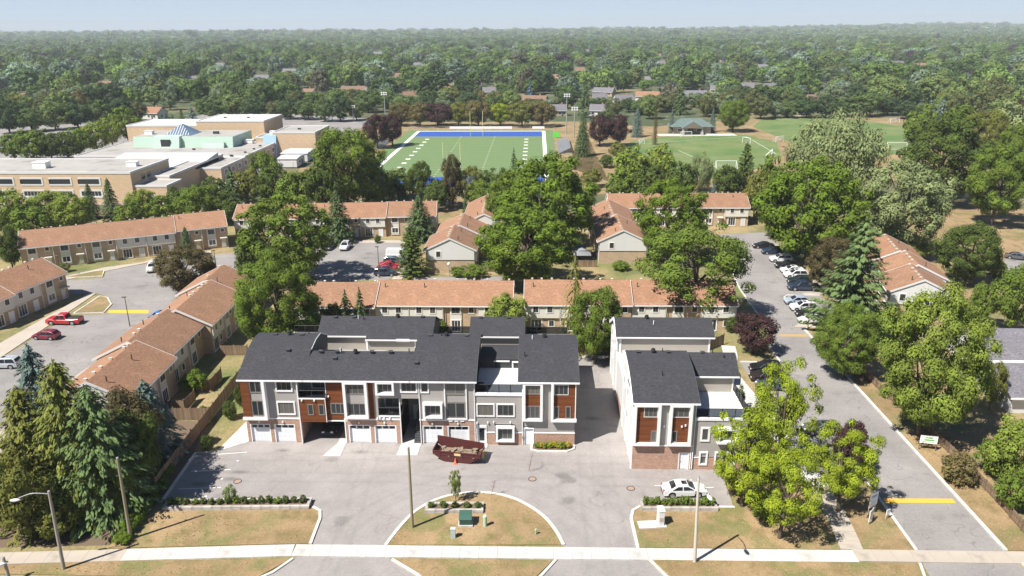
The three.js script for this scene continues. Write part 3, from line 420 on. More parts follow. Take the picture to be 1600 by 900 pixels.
  railing(b, [[-7.0, Z - 0.1], [-1.45, Z - 0.1]], 6.95, 8.0);
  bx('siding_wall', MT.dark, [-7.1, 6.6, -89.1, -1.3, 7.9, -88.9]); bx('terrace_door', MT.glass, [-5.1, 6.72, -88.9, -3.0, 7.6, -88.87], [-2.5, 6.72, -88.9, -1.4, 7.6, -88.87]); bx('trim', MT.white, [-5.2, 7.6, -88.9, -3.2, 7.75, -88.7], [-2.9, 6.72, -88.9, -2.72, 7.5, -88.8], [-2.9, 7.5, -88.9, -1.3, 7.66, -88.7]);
  mesh('roof', prism([[-88.8, 7.95], [-94.3, 7.6], [-94.3, 7.5], [-88.8, 7.8]], -7.1, -1.3), MT.slate, b);
  const ac = bx('air_conditioner', MT.black, [-6.95, 6.68, -83.2, -6.1, 7.45, -82.4]); mesh('fan_grille', [cyl(0.34, 0.34, 0.05, 16).translate(-6.5, 7.45, -82.8)], MT.dark, ac);
  // rear half: walls, courtyard deck
  bx('siding_wall', MT.beige, [-34.9, 0, -101.4, 4.82, 6.4, -90.2]); bx('terrace_deck', MT.deck, [-27.2, 6.4, -94.4, -7.1, 6.46, -88]);
  bx('siding_wall', MT.beige, [-28.4, 6.46, -94.7, -22.6, 8.78, -94.4], [-22.6, 6.46, -94.7, -15.2, 8.78, -93.2], [-15.2, 6.46, -94.7, -13.9, 8.78, -94.2], [-8.6, 6.46, -94.8, -1.6, 8.78, -94.5], [-28.4, 6.46, -101.2, -13.9, 7.7, -94.7], [-8.6, 6.46, -101.2, -1.6, 7.7, -94.8]);
  bx('siding_wall', MT.grey, [-34.9, 6.4, -92.4, -27.5, 8.7, -90.2], [-14.7, 6.4, -92.4, -7.1, 8.7, -90.2], [-1.4, 6.4, -92.4, 4.82, 8.7, -90.2], [-27.5, 6.4, -86.2, -14.7, 9.9, -85.6]);
  bx('trim', MT.white, [-22.5, 6.5, -93.26, -22.25, 8.7, -93.12], [-16.0, 6.5, -93.26, -15.85, 8.6, -93.12]);
  // roofs
  const full = [[-80.85, 8.62], [-85.0, 10.55], [-85.35, 10.68], [-87.5, 11.08], [-87.9, 11.1], [-89.6, 11.05], [-89.9, 10.95], [-92.6, 9.6]], low = [[-80.85, 8.62], [-84.05, 10.11], [-84.35, 10.2], [-85.5, 10.4]];
  const wallProf = (lo) => [[-81.32, lo], ...full.slice(1).map(([z, y]) => [z, y - 0.2]), [-92.4, lo]];
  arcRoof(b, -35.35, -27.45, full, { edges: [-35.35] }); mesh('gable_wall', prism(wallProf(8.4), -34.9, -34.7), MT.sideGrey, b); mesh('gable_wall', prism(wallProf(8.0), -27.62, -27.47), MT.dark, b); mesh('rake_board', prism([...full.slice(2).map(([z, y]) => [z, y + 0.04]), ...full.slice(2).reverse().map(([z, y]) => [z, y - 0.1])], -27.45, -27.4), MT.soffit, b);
  arcRoof(b, -27.45, -14.7, low); arcRoof(b, -14.7, -6.85, full, { edges: [-6.85] }); mesh('gable_wall', prism(wallProf(8.0), -14.68, -14.5), MT.grey, b); mesh('gable_wall', prism(wallProf(6.6), -7.3, -7.1), MT.grey, b);
  arcRoof(b, -1.95, 5.25, full, { edges: [5.25, -1.95] }); mesh('gable_wall', prism(wallProf(8.4), 4.62, 4.82), MT.sideGrey, b); mesh('gable_wall', prism(wallProf(6.6), -1.45, -1.3), MT.grey, b);
  const rear = (ze) => [[ze + 0.35, 8.85], [-95.8 - (ze + 94.4) * -0.3, 9.72], [-97.0, 10.36], [-97.4, 10.42], [-97.7, 10.32], [-102.6, 7.95]];
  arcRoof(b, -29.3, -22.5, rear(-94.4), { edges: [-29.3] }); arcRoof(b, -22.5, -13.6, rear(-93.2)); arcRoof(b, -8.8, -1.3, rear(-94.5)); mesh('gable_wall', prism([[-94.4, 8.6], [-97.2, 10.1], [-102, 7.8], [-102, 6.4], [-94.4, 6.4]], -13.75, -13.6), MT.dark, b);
  mesh('bracket', prism([[-93.1, 8.7], [-92.85, 8.95], [-92.85, 8.6], [-93.1, 8.4]], -18.4, -16.6), MT.white, b);
  for (const [x0, x1] of [[-34.6, -28.6], [-13.6, -8.8], [-1.2, 4.6]]) railing(b, [[x0, -101], [x1, -101]], 6.42, 7.5);
  roofBits(b, [['v', -31.2, 11.02, -88.9], ['b', -33, 11.02, -88.9], ['b', -29.6, 11.02, -88.9], ['p', -28.8, 11.02, -89.2], ['b', -30.2, 10.6, -85.0], ['b', -26.2, 10.45, -85.0], ['b', -24.2, 10.45, -85], ['p', -23.6, 10.4, -84.9], ['v', -21.9, 10.35, -84.9], ['b', -19.9, 10.45, -85], ['b', -17.6, 10.45, -85], ['p', -15.3, 10.5, -84.9], ['w', -23.8, 10.4, -85.1], ['b', -14.2, 9.8, -83.3], ['b', -24.2, 10.05, -83.9], ['v', -11.2, 11.02, -88.9], ['p', -11.8, 11.02, -88.9], ['b', -13.2, 11.02, -88.9], ['b', -8.6, 11.02, -88.9], ['v', 1.2, 11.02, -88.6], ['w', -0.3, 11.0, -88], ['p', -1.2, 10.4, -84.4], ['b', -27.4, 10.3, -97.0], ['b', -24.8, 10.3, -97.0], ['w', -24.2, 10.2, -96.8], ['p', -23.4, 10.15, -96.6], ['v', -18.8, 10.35, -97.1], ['b', -15.4, 10.35, -97.1], ['b', -7.4, 10.3, -97.1], ['b', -3.6, 10.3, -97.1], ['p', -2.2, 10.3, -97.2]]);
}
// ---------------------------------------------------------------- the smaller new block
{
  const Z = -76.25, b = thing('townhouse_block', 'smaller new grey townhouse block with white side wall standing beyond the driveway', 'apartment building', 0, 0, 0);
  const bx = (n, m, ...r) => { let o; for (const q of r) o = mesh(n, B(...q), m, b); return o; };
  bx('brick_base', MT.brick, [11.15, 0, Z - 0.3, 16.5, 3.0, Z], [16.5, 2.2, Z - 0.3, 17.6, 3.0, Z], [17.6, 0, Z - 0.3, 17.85, 3.0, Z], [17.85, 0, Z - 0.35, 18.85, 1.5, Z - 0.05], [18.85, 0, Z - 0.35, 23.8, 0.55, Z - 0.05], [19.55, 0.55, Z - 0.35, 20.6, 1.5, Z - 0.05], [21.3, 0.55, Z - 0.35, 22, 1.5, Z - 0.05], [22.7, 0.55, Z - 0.35, 23.8, 1.5, Z - 0.05], [11.12, 0, -93, 11.3, 1.7, -88]);
  bx('siding_wall', MT.clap, [11.1, 0, -88, 11.3, 1.7, Z - 0.3], [11.1, 0, -102, 11.3, 1.7, -93]);
  bx('string_course', MT.white, [11.1, 3.0, Z - 0.3, 17.9, 3.14, Z + 0.06], [17.9, 1.5, Z - 0.3, 18.85, 1.6, Z]);
  bx('siding_wall', MT.grey, [11.3, 3.14, -86, 17.85, 8.45, Z - 0.02]); bx('siding_wall', MT.grey, [17.85, 1.62, Z - 7.2, 23.8, 6.3, Z - 0.07]);
  bx('siding_wall', MT.clap, [11.1, 1.7, -86.4, 11.3, 8.45, Z - 0.02], [11.1, 1.7, -94.6, 11.3, 6.5, -86.4], [11.1, 1.7, -102, 11.3, 7.5, -94.6], [11.6, 0, -86, 23.8, 6.2, -83.2]);
  bx('panel_trim', MT.white, [10.98, 0.02, Z - 0.25, 11.14, 8.45, Z + 0.02], [11.02, 3.0, Z - 9.8, 11.1, 3.2, Z - 0.3], [11.0, 0.02, -79.6, 11.1, 8.9, -79.3], [11.0, 0.02, -82.8, 11.1, 9.9, -82.5], [11.0, 0.02, -86.4, 11.1, 9.9, -86.1], [11.0, 0.02, -94.7, 11.1, 8.7, -94.4], [11.0, 0.02, -98.2, 11.1, 9.0, -97.9], [11.0, 0.02, -102.1, 11.1, 7.8, -101.8], [11.0, 6.3, -94.4, 11.1, 6.6, -86.4]);
  bx('siding_wall', MT.clap, [11.06, 3.3, -79.2, 11.1, 8.3, Z - 0.5], [11.06, 3.3, -86.0, 11.1, 9.4, -82.9], [11.06, 3.2, -97.8, 11.1, 8.5, -94.8], [11.06, 3.2, -101.7, 11.1, 7.5, -98.3]);
  for (const [z, y, w] of [[-81, 6.6, 1.4], [-81, 3.8, 1.4], [-84.4, 6.6, 1.2], [-96.3, 6.6, 1.4], [-99.8, 6.6, 1.4], [-99.8, 3.8, 1.4]]) win(b, 11.06, y, z, w, 1.35, { turn: -Math.PI / 2, trim: 0.16, depth: 0.14, lights: 2 });
  frameBox(b, 11.05, 14.05, 3.3, 8.5, Z, 0.55, 0.32); bx('timber_cladding', MT.wood, [11.37, 3.62, Z, 13.73, 8.18, Z + 0.22]);
  frameBox(b, 15.0, 17.55, 3.3, 8.5, Z, 0.55, 0.32); bx('timber_cladding', MT.wood, [15.32, 3.62, Z, 17.23, 8.18, Z + 0.22]);
  win(b, 12.95, 6.85, Z + 0.22, 1.45, 1.3, { trim: 0.05 }); win(b, 13.4, 3.7, Z + 0.22, 0.55, 1.35, { lights: 1, trim: 0.05, m: MT.bronze }); win(b, 16.3, 6.85, Z + 0.22, 1.75, 1.3, { trim: 0.05 }); win(b, 15.7, 3.7, Z + 0.22, 0.55, 1.35, { lights: 1, trim: 0.05, m: MT.bronze });
  sconce(b, 14.5, 5.6, Z); sconce(b, 16.45, 5.7, Z + 0.22); sconce(b, 16.85, 5.85, Z + 0.22);
  win(b, 19.2, 3.85, Z - 0.07, 0.65, 1.4, { lights: 1, trim: 0.2, depth: 0.1 }); win(b, 21.7, 3.85, Z - 0.07, 1.75, 1.4, { trim: 0.3, depth: 0.5 });
  for (const x of [19.2, 20.95, 22.35]) win(b, x, 0.75, Z - 0.2, 0.62, 1.4, { lights: 1, trim: 0.17, depth: 0.24 });
  const d = mesh('door', [B(16.5, 0.03, Z - 0.2, 17.5, 2.12, Z - 0.1)], MT.doorWhite, b); mesh('handle', [B(16.62, 1, Z - 0.1, 16.7, 1.12, Z - 0.04)], MT.metal, d); mesh('door_frame', [B(16.4, 0, Z - 0.28, 16.5, 2.24, Z + 0.03), B(17.5, 0, Z - 0.28, 17.6, 2.24, Z + 0.03), B(16.5, 2.12, Z - 0.28, 17.5, 2.24, Z + 0.03)], MT.white, d);
  mesh('downpipe', [rod([17.95, 0.1, Z + 0.06], [17.95, 8.3, Z + 0.06], 0.06)], MT.white, b); mesh('downpipe', [rod([17.75, 0.1, Z + 0.06], [17.75, 8.3, Z + 0.06], 0.05)], MT.white, b);
  bx('terrace_deck', MT.deck, [17.95, 6.3, -83.2, 23.7, 6.4, Z - 0.3]); bx('coping', MT.white, [17.9, 6.3, Z - 0.3, 23.9, 6.62, Z + 0.02], [23.7, 6.3, -83.2, 23.9, 6.62, Z - 0.3]);
  railing(b, [[18.0, Z - 0.15], [23.8, Z - 0.15], [23.8, -83.1]], 6.62, 7.7);
  bx('siding_wall', MT.beige, [17.9, 6.3, -86.2, 23.8, 8.6, -83.2]); bx('trim', MT.white, [23.62, 6.4, -83.24, 23.82, 8.5, -83.14]);
  bx('siding_wall', MT.beige, [11.3, 0, -101.8, 23.4, 7.6, -94.9], [11.3, 6.3, -94.9, 23.4, 8.75, -94.6]); bx('terrace_deck', MT.deck, [11.3, 6.3, -94.6, 23.6, 6.4, -86.2]); bx('siding_wall', MT.beige, [11.3, 0, -94.6, 23.6, 6.3, -86.2]); bx('trim', MT.white, [23.2, 6.4, -94.66, 23.42, 8.6, -94.54], [11.3, 6.4, -94.66, 11.6, 8.6, -94.54]);
  const prof = bez([[-75.85, 8.62], [-78.2, 9.72], [-80.6, 10.5], [-83.2, 10.86], [-85.0, 10.92], [-85.4, 10.8], [-87, 10.0]], 2), wing = bez([[-82.85, 8.62], [-84.4, 9.8], [-85.6, 10.42], [-87, 9.85]], 2), rear = [[-94.25, 8.85], [-95.0, 9.38], [-95.8, 9.84], [-96.6, 10.2], [-97.3, 10.42], [-97.7, 10.36], [-102.4, 8.05]];
  arcRoof(b, 10.85, 18.3, prof, { rakes: [10.85], edges: [18.3] }); arcRoof(b, 18.3, 24.3, wing, { edges: [24.3] }); arcRoof(b, 10.75, 23.9, rear, { rakes: [10.75], edges: [23.9] });
  mesh('gable_wall', prism([[-76.27, 8.3], ...prof.slice(1).map(([z, y]) => [z, y - 0.2]), [-86.6, 8.0]], 11.1, 11.3), MT.clap, b); mesh('gable_wall', prism([[-76.27, 8.3], ...prof.slice(1).map(([z, y]) => [z, y - 0.2]), [-86.6, 6.4], [-76.27, 6.4]], 17.85, 18.05), MT.grey, b); mesh('gable_wall', prism([[-94.6, 8.5], ...rear.slice(1, 6).map(([z, y]) => [z, y - 0.2]), [-101.9, 8.05], [-101.9, 7.5], [-94.6, 7.5]], 11.1, 11.3), MT.clap, b);
  roofBits(b, [['v', 14.2, 10.95, -84.4], ['b', 12.4, 10.95, -84.4], ['b', 16, 10.95, -84.4], ['p', 14.6, 10.2, -79.6], ['p', 22.8, 10.0, -84.9], ['b', 20.4, 10.35, -85.7], ['p', 21.6, 10.35, -85.7], ['v', 15.2, 10.35, -97.2], ['w', 16, 9.95, -96.1], ['p', 15.4, 10.75, -84.9]]);
}

// ---------------------------------------------------------------- brown-roofed townhouse rows
const ridgeVent = cached('rv', () => [B(-0.15, 0, -0.18, 0.15, 0.2, 0.18), B(-0.18, 0.2, -0.22, 0.18, 0.24, 0.22)]);
const DOORM = [MT.white, MT.doorWhite, M([0.55, 0.5, 0.4]), MT.soffit];
function unitFront(b, x, w, z, kind, k, back) { // one home, its face towards +z
  const face = (n, m, ...r) => mesh(n, r.map((q) => B(...q)), m, b);
  if (kind === 'C') {
    face('siding_panel', MT.ivory, [x + 0.12, 2.55, z, x + w - 0.12, 4.95, z + 0.3]);
    win(b, x + w * 0.3, 3.55, z + 0.3, 0.85, 1.05, { lights: 2, bar: 0.05 }); win(b, x + w * 0.7, 3.55, z + 0.3, 0.85, 1.05, { lights: 2, bar: 0.05 });
    win(b, x + w * 0.32, 0.25, z, 1.75, 2.0, { lights: 3, name: back ? 'patio_door' : 'window', barM: MT.white });
    if (!back) { const d = face('door', DOORM[k % 4], [x + w * 0.72, 0.1, z, x + w * 0.72 + 0.9, 2.15, z + 0.06]); mesh('door_frame', [B(x + w * 0.72 - 0.1, 0.1, z, x + w * 0.72, 2.25, z + 0.08), B(x + w * 0.72 + 0.9, 0.1, z, x + w * 0.72 + 1, 2.25, z + 0.08)], MT.white, d); }
    else win(b, x + w * 0.75, 1.0, z, 0.8, 1.0, { lights: 2, bar: 0.05 });
  } else {
    face('siding_panel', MT.ivory, [x + w * 0.2, 0.35, z, x + w * 0.2 + 1.9, 4.95, z + 0.14]);
    win(b, x + w * 0.2 + 0.95, 3.45, z + 0.14, 1.4, 1.1, { lights: 2, bar: 0.05 }); win(b, x + w * 0.2 + 0.95, back ? 0.3 : 0.85, z + 0.14, 1.5, back ? 1.95 : 1.25, { lights: back ? 3 : 2, barM: MT.white, name: back ? 'patio_door' : 'window' });
    if (!back) {
      const d = face('door', DOORM[(k + 1) % 4], [x + w * 0.74, 0.1, z, x + w * 0.74 + 0.9, 2.15, z + 0.06]); mesh('canopy', [B(x + w * 0.74 - 0.3, 2.3, z, x + w * 0.74 + 1.2, 2.5, z + 1.0)], MT.cream, d);
      win(b, x + w * 0.82, 3.75, z, 0.7, 0.75, { lights: 1, bar: 0.05 });
    } else win(b, x + w * 0.82, 3.5, z, 0.8, 1.0, { lights: 2, bar: 0.05 });
  }
}
function townRow(name, label, x, z, turn, o) {
  const b = thing(name, label, 'townhouse row', x, 0, z, turn), D = o.depth ?? 9.6, E = o.eave ?? 5.0, R = o.ridge ?? 7.35;
  let cx = 0; const r = rng(o.seed ?? 3);
  o.sections.forEach((s, i) => {
    const dz = s.dz ?? 0, dy = s.dy ?? 0, x0 = cx + (s.gap ?? 0), x1 = x0 + s.len, e = E + dy, R2 = R + dy, zf = dz, zb = dz - D, zm = dz - D / 2;
    mesh('wall', [prism([[zf, 0], [zf, e], [zm, R2 - 0.16], [zb, e], [zb, 0]], x0, x1)], MT.tan, b);
    const t = 0.2, k = (R2 - e) / (D / 2), oh = 0.5;
    const rf = mesh('roof', prism([[zf + oh, e - oh * k + t], [zm, R2 + t], [zb - oh, e - oh * k + t], [zb - oh, e - oh * k], [zm, R2], [zf + oh, e - oh * k]], x0 - 0.22, x1 + 0.22), [MT.tile, MT.tile2, MT.tile3][(i + (o.seed ?? 0)) % 3], b);
    for (const [za, zc] of [[zf + oh, zf + oh + 0.07], [zb - oh - 0.07, zb - oh]]) mesh('fascia', B(x0 - 0.2, e - oh * k - 0.06, za, x1 + 0.2, e - oh * k + 0.13, zc), MT.white, rf);
    for (const q of [-1, 1]) { const xx = q < 0 ? x0 - 0.25 : x1 + 0.25; mesh('rake_board', prism([[zf + oh, e - oh * k + t + 0.02], [zm, R2 + t + 0.03], [zb - oh, e - oh * k + t + 0.02], [zb - oh, e - oh * k - 0.1], [zm, R2 - 0.12], [zf + oh, e - oh * k - 0.1]], xx - 0.03, xx + 0.03), MT.soffit, rf); }
    const nv = Math.round(s.len / 1.7); for (let q = 0; q < nv; q++) if (r() < 0.7) { const v = share('roof_vent', ridgeVent, MT.cream, b); v.position.set(x0 + (q + 0.25 + r() * 0.5) * s.len / nv, R2 + t - 0.12, zm - 0.45 * (o.ventSide ?? 1)); }
    for (let q = 0; q < Math.max(1, Math.round(s.len / 7)); q++) { const v = share('vent_pipe', pipeGeom, MT.dark, b); v.scale.setScalar(1.3); v.position.set(x0 + (0.2 + q) * 6.6 % s.len, R2 - 0.5, zm + 1.6 * (r() < 0.5 ? 1 : -1)); }
    for (const [end, side] of [[x0, -1], [x1, 1]]) if ((i === 0 && side < 0) || (i === o.sections.length - 1 && side > 0) || o.allGables) {
      mesh('gable_siding', [prism([[zf - 0.05, 2.9], [zf - 0.05, e - 0.05], [zm, R2 - 0.25], [zb + 0.05, e - 0.05], [zb + 0.05, 2.9]], side < 0 ? end - 0.12 : end, side < 0 ? end : end + 0.12)], o.gable ?? MT.ivory, b);
      win(b, end + side * 0.12, 3.5, zm + (o.gw ?? 2.2), 0.9, 1.2, { turn: side * Math.PI / 2, lights: 1 });
    }
    const nu = s.units?.length ?? Math.max(1, Math.round(s.len / 5.6)), w = s.len / nu;
    for (let u = 0; u < nu; u++) {
      const kind = s.units?.[u] ?? 'CK'[u % 2];
      unitFront(b, x0 + u * w, w, zf, kind, u + i, o.back);
      if (o.both) { const g = []; const ww = win(b, x0 + (u + 0.3) * w, 3.5, zb, 0.85, 1.05, { turn: Math.PI, lights: 2, bar: 0.05 }); win(b, x0 + (u + 0.72) * w, 3.5, zb, 0.85, 1.05, { turn: Math.PI, lights: 2, bar: 0.05 }); win(b, x0 + (u + 0.5) * w, 0.3, zb, 1.75, 1.95, { turn: Math.PI, lights: 3, barM: MT.white, name: 'patio_door' }); mesh('siding_panel', [B(x0 + u * w + 0.15, 2.6, zb - 0.01, x0 + (u + 1) * w - 0.15, 4.9, zb)], MT.beige, b); }
      if (u) mesh('downpipe', [rod([x0 + u * w, 0.1, zf + 0.36], [x0 + u * w, 4.8, zf + 0.36], 0.05)], MT.white, b);
    }
    cx = x1;
  });
  return b;
}
townRow('townhouse_row', 'brown roofed townhouse row directly behind the long grey block, west of the gap', -39.5, -117.0, 0, { back: true, seed: 4, sections: [{ len: 13.1, dz: 0.7, dy: -0.15, units: ['C', 'K'] }, { len: 22.6, dz: 0, units: ['C', 'C', 'K', 'C'] }] });
townRow('townhouse_row', 'brown roofed townhouse row behind the smaller grey block, half hidden by a large locust', -1.6, -117.6, 0, { back: true, seed: 5, sections: [{ len: 17.4, units: ['C', 'C', 'K'] }, { len: 17.2, dz: -0.5, dy: -0.12, units: ['C', 'K', 'C'] }] });
townRow('townhouse_row', 'stepped brown roofed townhouse row running back beside the board fence and dark spruces', -49.6, -82.5, Math.PI / 2 + 0.03, { both: false, back: true, seed: 6, depth: 9.6, sections: [{ len: 12.5, dz: 0 }, { len: 12.5, dz: -1.0 }, { len: 14, dz: 0.4 }, { len: 9, dz: -0.6 }] });
townRow('townhouse_row', 'long brown roofed townhouse row with small front lawns below the tree belt', -107.6, -149.8, 0.46, { seed: 7, sections: [{ len: 30, units: ['K', 'K', 'K', 'C', 'C'] }, { len: 11, dz: -0.7, dy: 0.15, units: ['K', 'K'] }] });
townRow('townhouse_row', 'brown roofed townhouse row at the picture edge facing the red pickup', -91.6, -116.2, Math.PI / 2 - 0.3, { seed: 8, sections: [{ len: 5, dz: 0.6, dy: -0.1, units: ['C'] }, { len: 12.5, units: ['C', 'K'] }] }).rotation.y = Math.PI / 2 - 0.2;
townRow('townhouse_row', 'brown roofed townhouse row across the far parking court with two spruces in front', -72, -175.3, 0.07, { seed: 9, sections: [{ len: 36, units: ['C', 'K', 'C', 'C', 'K', 'C'] }, { len: 12, dz: -0.6, units: ['K', 'C'] }] });
function gableRow(label, x, z, secs, seed, side) { // rows whose ridge runs away from the street: built turned, gable to the viewer
  return townRow('townhouse_row', label, x, z, side * Math.PI / 2, { seed, depth: 10, both: true, allGables: true, gable: MT.clap, sections: secs, gw: side > 0 ? -2.4 : 2.4 });
}
gableRow('stepped brown roofed townhouse row with white gable end beside the red cars', -12.4, -149.2, [{ len: 11, dz: 0 }, { len: 10.5, dz: 1.0 }, { len: 22, dz: 5.6 }], 10, 1);
gableRow('brown roofed townhouse row with white gable end beside the grey garden gazebo', 23.6, -156.2, [{ len: 14 }, { len: 16, dz: -0.6 }], 11, 1);
townRow('townhouse_row', 'far brown roofed townhouse row at the end of the side road', 18.6, -188.3, 0, { seed: 12, sections: [{ len: 17, units: ['C', 'K', 'C'] }, { len: 18, dz: -0.6, units: ['C', 'K', 'C'] }] });
townRow('townhouse_row', 'brown roofed townhouse row hidden behind the big white pine beside the side road', 70.4, -122.6, Math.PI / 2 - 0.197, { seed: 13, depth: 10, both: true, allGables: true, gable: MT.clap, gw: -3, sections: [{ len: 9 }, { len: 9, dz: 1.2 }, { len: 12, dz: 0.2 }] });

// ---------------------------------------------------------------- the school
{
  const b = thing('school_building', 'sprawling tan brick school with flat roofs and a mint green upper storey', 'school', 0, 0, 0);
  const blk = (x0, x1, z0, z1, y0, y1, wall, roof = MT.flat) => { mesh('wall', [B(x0, y0, z0, x1, y1, z1)], wall, b); const r = mesh('roof', [B(x0 + 0.3, y1, z0 + 0.3, x1 - 0.3, y1 + 0.05, z1 - 0.3)], roof, b); mesh('parapet', [B(x0 - 0.1, y1 - 0.3, z1 - 0.3, x1 + 0.1, y1 + 0.3, z1 + 0.1), B(x0 - 0.1, y1 - 0.3, z0 - 0.1, x1 + 0.1, y1 + 0.3, z0 + 0.3), B(x0 - 0.1, y1 - 0.3, z0 + 0.3, x0 + 0.3, y1 + 0.3, z1 - 0.3), B(x1 - 0.3, y1 - 0.3, z0 + 0.3, x1 + 0.1, y1 + 0.3, z1 - 0.3)], MT.soffit, r); return r; };
  blk(-192, -116.3, -238, -214, 0, 9, MT.buff); blk(-116.3, -106.6, -224.4, -214.6, 0, 5, MT.buff); blk(-116.2, -110.2, -266, -224.5, 0, 6, MT.buff); blk(-165, -103.2, -327, -268, 0, 5, MT.buff); blk(-140, -103.2, -268, -246, 0, 4.6, MT.buff);
  mesh('roof', [prism([[-243, 5.2], [-262, 7.4], [-262, 4.7], [-243, 4.7]], -143, -110.2)], M([0.42, 0.45, 0.48]), b);
  blk(-139.5, -111.5, -338, -314, 5, 12, MT.buff, MT.deck); blk(-170, -139.5, -338, -316, 0, 10, MT.buff, MT.deck); blk(-104, -87, -323, -301.5, 0, 9, MT.buff); blk(-111, -104, -323, -302, 0, 7, MT.buff);
  for (const [x0, x1, z0, z1, y1] of [[-154, -115.5, -310, -290, 9], [-126.5, -118.5, -292.8, -288.3, 7]]) { mesh('mint_cladding', [prism([[z1 + 0.8, 5], [z1, y1], [z0, y1], [z0, 5]], x0, x1)], MT.mint, b); mesh('roof', [B(x0 + 0.3, y1, z0 + 0.3, x1 - 0.3, y1 + 0.06, z1 - 0.3)], MT.flat, b); }
  mesh('mint_cladding', [prism([[-287.2, 5], [-288.6, 9.3], [-293, 9.3], [-293, 5]], -145.5, -135.5)], MT.mint, b); mesh('window', [B(-142.4, 5.6, -288.3, -139, 8.2, -287.4)], MT.glass, b);
  const sk = mesh('skylight', [new THREE.ConeGeometry(7.4, 4, 4, 1, true).rotateY(Math.PI / 4).translate(-138, 11.1, -298)], M([0.12, 0.18, 0.26], { roughness: 0.2 }), b);
  { const l = []; for (let i = -5; i <= 5; i++) { const t = i / 5, a = [-138 + 5.1 * t, 9.2, -292.8], c = [-138, 13.05, -298]; const u = 1 - Math.abs(t); mesh('glazing_bar', rod(a, [-138 + 5.1 * t, 9.2 + 3.85 * u, -292.8 - 5.2 * u], 0.14, 0.14, 5), MT.white, sk); } }
  mesh('window', [-4.5, -13, -21.5, -30, -38.5, -47, -55].map((d) => B(-128 + d - 3.1 + 3.6, 5.75, -214, -128 + d + 3.1 + 3.6, 7.15, -213.9)), MT.glass, b);
  for (let i = 0; i < 8; i++) for (const y of [5.75, 2.2]) { const f = win(b, -128.6 - 8.5 * i, y, -214, 5.8, 1.45, { lights: 6, trim: 0.45, depth: 0.1, barM: MT.white, m: MT.soffit }); }
  mesh('window', [B(-116.3, 6, -222, -116.2, 7.4, -220), B(-116.3, 6, -225.4, -116.2, 7.4, -223.4)], MT.glass, b);
  for (let i = 0; i < 12; i++) win(b, -103.2, 2, -250 - 6 * i, 2.6, 1.6, { turn: Math.PI / 2, lights: 3, trim: 0.3, depth: 0.1 });
  mesh('window', [-312, -307, -317].map((z) => B(-87, 3.2, z - 1.2, -86.9, 7.4, z + 1.2)), MT.glass, b); mesh('window_arch', [-312, -307, -317].map((z) => new THREE.CylinderGeometry(1.2, 1.2, 0.1, 16).rotateZ(Math.PI / 2).translate(-86.94, 7.4, z)), MT.glass, b);
  mesh('door', [B(-112.5, 0.1, -214.6, -110.3, 2.7, -214.5)], MT.white, b);
  mesh('blue_stair_tower', [prism([[-299, 0], [-301.2, 8], [-305, 8], [-305, 0]], -107.6, -102.6)], MT.sky, b);
  for (const [x, z, w, y] of [[-147, -222, 4, 9], [-121, -225, 3, 9], [-172, -224, 3, 9], [-151, -297, 3, 9], [-125, -298, 2, 9], [-108, -268, 1, 5.1], [-109, -262, 1, 5.1], [-106, -276, 0.8, 5.1], [-105.6, -284, 0.8, 5.1], [-128, -283, 1, 5.1], [-113, -300, 3, 5.1], [-108, -314, 2.4, 7], [-96, -311, 1.2, 9], [-132, -326, 1, 12], [-122, -326, 1, 12], [-106, -292, 0.8, 5.1]]) { const u = mesh('rooftop_unit', [B(-w / 2, 0, -w / 3, w / 2, w * 0.42, w / 3), B(-w / 2 - 0.1, w * 0.42, -w / 3 - 0.1, w / 2 + 0.1, w * 0.47, w / 3 + 0.1)], w > 2 ? MT.white : MT.dark, b); u.position.set(x, y + 0.06, z); }
}
for (const [x0, x1, z0, z1, lab] of [[-93.3, -86.3, -282.5, -272.5, 'smaller white portable classroom nearest the tree belt'], [-96, -86, -298, -285, 'longer white portable classroom against the blue stair tower']]) {
  const b = thing('portable_classroom', lab, 'portable classroom', (x0 + x1) / 2, 0, (z0 + z1) / 2), w = (x1 - x0) / 2, d = (z1 - z0) / 2;
  mesh('wall', [B(-w, 0.4, -d, w, 3.4, d)], MT.clap, b); mesh('skirting', [B(-w + 0.05, 0, -d + 0.05, w - 0.05, 0.4, d - 0.05)], MT.dark, b); mesh('roof', [prism([[d + 0.2, 3.4], [0, 3.85], [-d - 0.2, 3.4], [-d - 0.2, 3.25], [d + 0.2, 3.25]], -w - 0.2, w + 0.2)], M([0.5, 0.5, 0.5]), b);
  win(b, w, 1.4, 1, 1.6, 1.2, { turn: Math.PI / 2, lights: 2 }); mesh('door', [B(w, 0.45, -2.2, w + 0.06, 2.5, -1.2)], MT.dark, b); mesh('door', [B(1.2, 0.45, d, 2.2, 2.5, d + 0.06)], MT.soffit, b);
}
